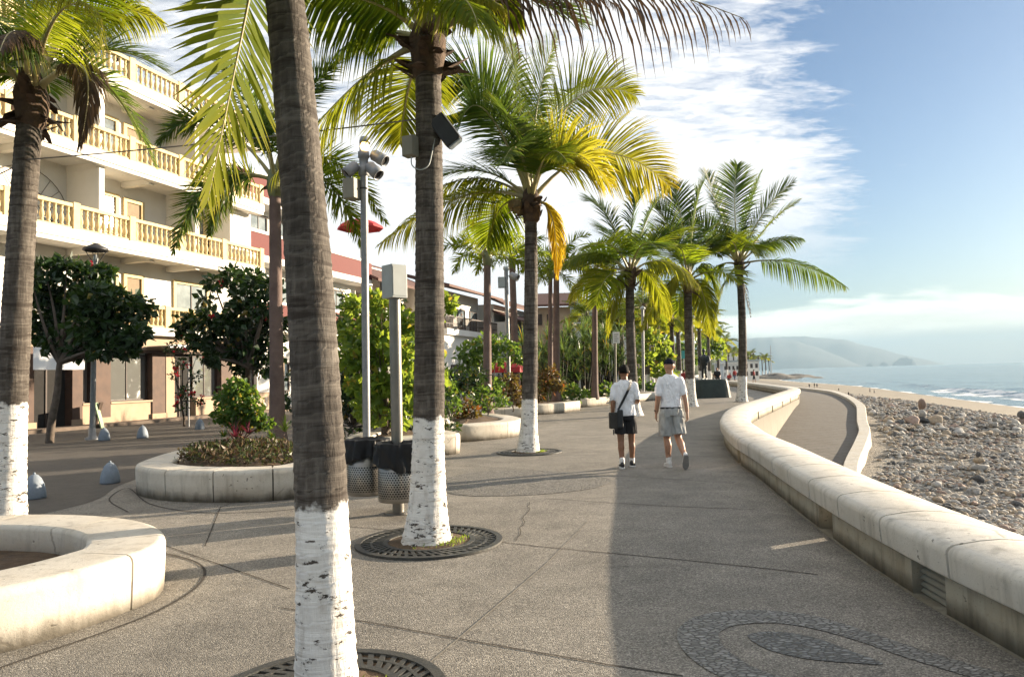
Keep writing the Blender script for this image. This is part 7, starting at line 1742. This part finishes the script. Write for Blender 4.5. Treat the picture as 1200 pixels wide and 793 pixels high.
# ---- taller man, mid stride, right heel lifted
P = G(789, 547); man2 = thing('person', 'taller walking man in navy cap, white T-shirt and loose grey shorts', 'person', tuple(P), None, R(2))
La, Ra = V((-.06, .05, .088)), V((.11, -.37, .215))
mb = MB(); H_ = .06
loft(mb, [((0, 0, .88), .155, .105), ((0, 0, 1.0), .162, .11), ((0, 0, 1.10), .150, .104), ((0, .01, 1.26), .175, .112), ((0, .012, 1.39), .175, .108), ((0, .01, 1.47), .155, .092), ((0, .012, 1.53), .085, .066)])
limb(mb, [(0, .01, 1.49), (0, .028, 1.60)], [.064, .058]); head_geo(mb, (.005, .045, 1.68), 1.03)
limb(mb, [(-.170, .005, 1.455), (-.218, -.02, 1.17), (-.240, .06, .915)], [.052, .047, .031]); hand(mb, (-.240, .065, .90), (-.02, .2, -1), -1, .6)
limb(mb, [(.170, .005, 1.455), (.218, -.06, 1.18), (.240, -.10, .92)], [.052, .047, .031]); hand(mb, (.240, -.105, .905), (.02, -.05, -1), 1, .7)
limb(mb, [(-.09, 0, .92), (-.075, .06, .50), La], [.09, .060, .038]); limb(mb, [(.09, 0, .92), (.10, .0, .50), Ra], [.09, .060, .038])
limb(mb, [V((-.075, .035, .44)), V((-.07, .02, .36)), V((-.066, .035, .24))], [.05, .061, .045]); limb(mb, [V((.10, -.06, .46)), V((.103, -.14, .40)), V((.106, -.24, .31))], [.05, .061, .045])
limb(mb, [La, La + V((0, .10, -.05))], [.036, .03]); limb(mb, [Ra, Ra + V((0, .05, -.09))], [.036, .03])
remeshed(mb, 'body', SK2, man2, .0075); face(man2, (.005, .045, 1.68), 1.03)
mb = MB(); loft(mb, [((0, 0, .985), .178, .126), ((0, 0, 1.05), .172, .122), ((0, 0, 1.12), .162, .118), ((0, .01, 1.26), .177, .122), ((0, .012, 1.39), .188, .122), ((0, .01, 1.475), .168, .102), ((0, .012, 1.53), .10, .08), ((0, .014, 1.548), .072, .068)])
limb(mb, [(-.165, .005, 1.455), (-.198, -.008, 1.33), (-.213, -.016, 1.235)], [.062, .063, .064]); limb(mb, [(.165, .005, 1.455), (.198, -.025, 1.33), (.213, -.045, 1.235)], [.062, .063, .064])
remeshed(mb, 'shirt', M_shirt, man2, .010, 6, fold=.011)
mb = MB(); loft(mb, [((0, 0, .86), .178, .132), ((0, 0, .95), .180, .132), ((0, 0, 1.0), .170, .122)])
limb(mb, [(-.09, 0, .90), (-.092, .035, .68), (-.090, .05, .525)], [.112, .116, .122], ball=False); limb(mb, [(.09, 0, .90), (.102, -.005, .70), (.110, -.02, .545)], [.112, .116, .122], ball=False)
remeshed(mb, 'shorts', M_shorts, man2, .010, 5, fold=.014, fs=(11, 11, 5))
mb = MB(); loft(mb, [((0, 0, .975), .181, .130), ((0, 0, 1.005), .181, .130)], 28); mb.build('belt', M_bshorts, man2, world=False)
mb = MB(); mb.bbx(.10, .15, -.140, -.134, .86, .95, .002, 0); mb.bbx(-.145, -.06, -.140, -.134, .84, .95, .002, 0); mb.build('back_pocket', M_shorts, man2, world=False)
hd = MB(); loft(hd, [((.005, .028, 1.645), .079, .082), ((.005, .034, 1.70), .083, .100), ((.005, .035, 1.74), .078, .095)], 20); hd.build('hair', SK2, man2, world=False)
cap(man2, (.005, .043, 1.69), M_cap_navy, 1.06)
mb = MB(); q = V((-.239, .055, .945)); mb.tube([q + UP * .012, q - UP * .012], .038, 14); mb.build('watch', M_bshorts, man2, world=False)
cuff_sock(man2, La, M_shoe_w)
shoe('shoe', La, (-.05, 1), 0, M_shoe_w, M_shoe_w, man2); shoe('shoe', Ra, (.12, 1), 1.05, M_shoe_w, M_sole, man2)

# ---- simple distant figures (still whole people)
def far_person(label, p, h, rz, shirt, legs, skin=SK1, sit=False, group=None, walk=.12):
    root = thing('person', label, 'person', tuple(p), group, rz); k = h / 1.75
    mb = MB(); zz_ = .45 if sit else .9
    loft(mb, [((0, 0, zz_ - .05), .15, .10), ((0, 0, zz_ + .12), .145, .10), ((0, 0, zz_ + .4), .18, .11), ((0, 0, zz_ + .52), .15, .09), ((0, 0, zz_ + .58), .07, .06)], 12)
    limb(mb, [(0, 0, zz_ + .52), (0, .01, zz_ + .64)], [.06, .056], 8); head_geo(mb, (0, .02, zz_ + .72))
    for s_ in (-1, 1):
        limb(mb, [(s_ * .18, 0, zz_ + .5), (s_ * .23, -.02, zz_ + .24), (s_ * (.22 if not sit else .14), .10 if not sit else .25, zz_ + (.02 if not sit else .12))], [.055, .045, .032], 8)
        if sit: limb(mb, [(s_ * .09, 0, .48), (s_ * .10, .42, .48), (s_ * .10, .45, .05)], [.085, .06, .04], 8)
        else: limb(mb, [(s_ * .09, 0, .9), (s_ * .09, s_ * walk, .48), (s_ * .09, s_ * walk * 1.2, .06)], [.085, .058, .04], 8)
    mb.v = [tuple(V(q) * k) for q in mb.v]; remeshed(mb, 'body', skin, root, .022 * k, 2)
    mb = MB(); loft(mb, [((0, 0, zz_ + .02), .17, .12), ((0, 0, zz_ + .4), .20, .13), ((0, 0, zz_ + .52), .17, .11), ((0, 0, zz_ + .585), .08, .075)], 12)
    for s_ in (-1, 1): limb(mb, [(s_ * .17, 0, zz_ + .5), (s_ * .215, -.015, zz_ + .30)], [.07, .07], 8)
    mb.v = [tuple(V(q) * k) for q in mb.v]; mb.build('shirt', shirt, root, world=False)
    mb = MB(); 
    for s_ in (-1, 1):
        if sit: limb(mb, [(s_ * .09, 0, .49), (s_ * .10, .40, .49), (s_ * .10, .43, .25)], [.10, .075, .06], 8)
        else: limb(mb, [(s_ * .085, 0, .92), (s_ * .09, s_ * walk * .9, .5)], [.105, .085], 8)
    mb.v = [tuple(V(q) * k) for q in mb.v]; mb.build('trousers', legs, root, world=False)
    mb = MB(); loft(mb, [((0, -.005, zz_ + .71), .08, .09), ((0, .0, zz_ + .77), .083, .10), ((0, .0, zz_ + .84), .05, .06)], 10); mb.v = [tuple(V(q) * k) for q in mb.v]; mb.build('hair', M_hair, root, world=False)
    return root
C_red = nmat('red_cloth', (.30, .03, .03), (.24, .025, .025), 4, .8); C_dk = M_bshorts; C_bl = nmat('denim', (.06, .08, .13), (.05, .065, .1), 6, .85); C_wh = M_shirt
def on_promenade(px, Y, z=0): p = PD(px, 450, Y); p.z = z; return p
far_person('far person in red sitting on the promenade wall right of the statue', on_promenade(855, 84, .02), 1.7, R(150), C_red, C_dk, sit=True)
far_person('far person in dark red standing just left of the palm at the bend', on_promenade(861.5, 88, .02), 1.7, R(20), C_red, C_bl)
far_person('far person in dark clothes sitting behind the statue plinth', on_promenade(841, 58, .5), 1.75, R(170), C_dk, C_dk, sit=True)
far_person('far person in dark red leaning on the wall beyond the palm at the bend', on_promenade(884, 92, -.1), 1.65, R(70), C_red, C_dk)
far_person('far person in maroon behind the palm beside the statue', on_promenade(802, 60), 1.7, R(-10), C_red, C_bl)
def beach_person(px, py, hpx, lab, sh, lg, rz=0):
    z = -1.6
    for it in range(8):
        p = G(px, py, z); z = beach_z(p.x, p.y)
    far_person(lab, (p.x, p.y, z), hpx * p.y / F, rz, sh, lg)
beach_person(948.5, 454.5, 5.5, 'tiny person in dark clothes standing at the water edge, left of a pair', C_dk, C_bl)
beach_person(954.5, 454.5, 6, 'tiny left person of a pair standing at the water edge', C_dk, C_dk, .4)
beach_person(957.5, 454.5, 5.5, 'tiny right person of a pair standing at the water edge', C_bl, C_dk, -.4)
beach_person(983, 458.5, 4, 'tiny lone dark figure between the pairs at the water edge', C_dk, C_dk)
beach_person(1019.5, 460, 5.5, 'tiny left person of the pair walking along the wet sand', C_bl, C_dk, 1.2, )
beach_person(1024.5, 461, 5, 'tiny right person of the pair walking along the wet sand', C_dk, C_bl, 1.2)
beach_person(994.5, 465, 6.5, 'small person in dark clothes among the stones beside the ramp', C_dk, C_dk, .3)
beach_person(1043, 470, 4.5, 'tiny person in red alone on the sand beyond the stones', C_red, C_dk, .3)
# balcony guests
for px, lab in ((527, 'guest with dark hair left on the balcony of the white house'), (541, 'guest with dark hair right on the balcony of the white house')):
    t = tpx(px, 1.1); p = HM @ V((t, 1.1, 0)); p.z = zr - .998; far_person(lab, p, 1.55, R(-60), C_wh, C_dk)

# ================================================================== statue on its plinth
Yst = 43.2; a = G(815, 467); b = G(850, 465); cx_ = (a.x + b.x) / 2; hw = (b.x - a.x) / 2
zt = PD(832, 444.5, Yst).z
root = thing('plinth', 'wide dark green stone plinth under the statue', 'plinth', (cx_, Yst, 0))
mb = MB(); n = 32; vs = []
for z, s_, wob_ in ((0, 1.08, .02), (.12, 1.06, .02), (.6, 1.0, .015), (zt - .08, .93, .01), (zt, .90, .0)):
    for i in range(n):
        a_ = 2 * math.pi * i / n; c_, s2 = math.cos(a_), math.sin(a_); q = (abs(c_) ** 4 + abs(s2) ** 4) ** -.25
        vs.append((cx_ + hw * s_ * c_ * q * (1 + wob_ * math.sin(i * 3.1)), Yst + .75 * s_ * s2 * q, z))
mb.add(vs, [(j * n + i, j * n + (i + 1) % n, (j + 1) * n + (i + 1) % n, (j + 1) * n + i) for j in range(4) for i in range(n)] + [tuple(range(4 * n, 5 * n))], 0, False); mb.build('plinth_block', M_plinth, root)
sp = PD(826, 446, Yst); sp.z = zt
st = thing('statue', 'dark bronze standing figure on the green stone plinth', 'statue', tuple(sp), None, R(150)); mb = MB()
loft(mb, [((0, 0, .80), .17, .13), ((0, 0, .95), .22, .17), ((0, .02, 1.2), .26, .20), ((0, .02, 1.38), .25, .18), ((0, 0, 1.47), .14, .11), ((0, 0, 1.53), .07, .07)])
limb(mb, [(0, 0, 1.48), (0, .02, 1.6)], [.06, .055]); head_geo(mb, (0, .03, 1.70), 1.1)
loft(mb, [((0, .02, 1.76), .15, .16), ((0, .02, 1.79), .10, .12), ((0, .02, 1.86), .08, .09)], 16)
limb(mb, [(-.24, 0, 1.40), (-.33, .05, 1.15), (-.22, .26, 1.02)], [.08, .07, .05]); limb(mb, [(.24, 0, 1.40), (.34, -.02, 1.16), (.30, .05, .92)], [.08, .07, .05]); hand(mb, (-.22, .27, 1.02), (.2, 1, -.1), -1); hand(mb, (.30, .05, .91), (0, .1, -1), 1)
limb(mb, [(-.09, 0, .86), (-.10, .08, .46), (-.12, .05, .08)], [.105, .08, .055]); limb(mb, [(.09, 0, .86), (.13, -.06, .46), (.16, -.14, .08)], [.105, .08, .055])
for x, y in ((-.12, .05), (.16, -.14)): limb(mb, [(x, y - .04, .05), (x, y + .17, .035)], [.06, .045])
s_ = PD(826, 409, Yst).z - zt; mb.v = [tuple(V(q) * (s_ / 1.86)) for q in mb.v]; remeshed(mb, 'figure', M_bronze, st, .018, 3)

# ================================================================== air
mb = MB(); mb.bx(-11000, 11000, -10500, 10800, -4.2, 385)
hz = mb.build('haze', [])
k = N('haze_air'); pv = k.n('ShaderNodeVolumePrincipled'); pv.inputs['Color'].default_value = (.38, .54, .68, 1); pv.inputs['Density'].default_value = HAZE = 1.4e-4; pv.inputs['Anisotropy'].default_value = .0
k.l(pv.outputs[0], k.out.inputs['Volume']); hz.data.materials.append(k.mat); tag(hz, 'pale sea haze in the air over the bay', 'haze', kind='stuff')
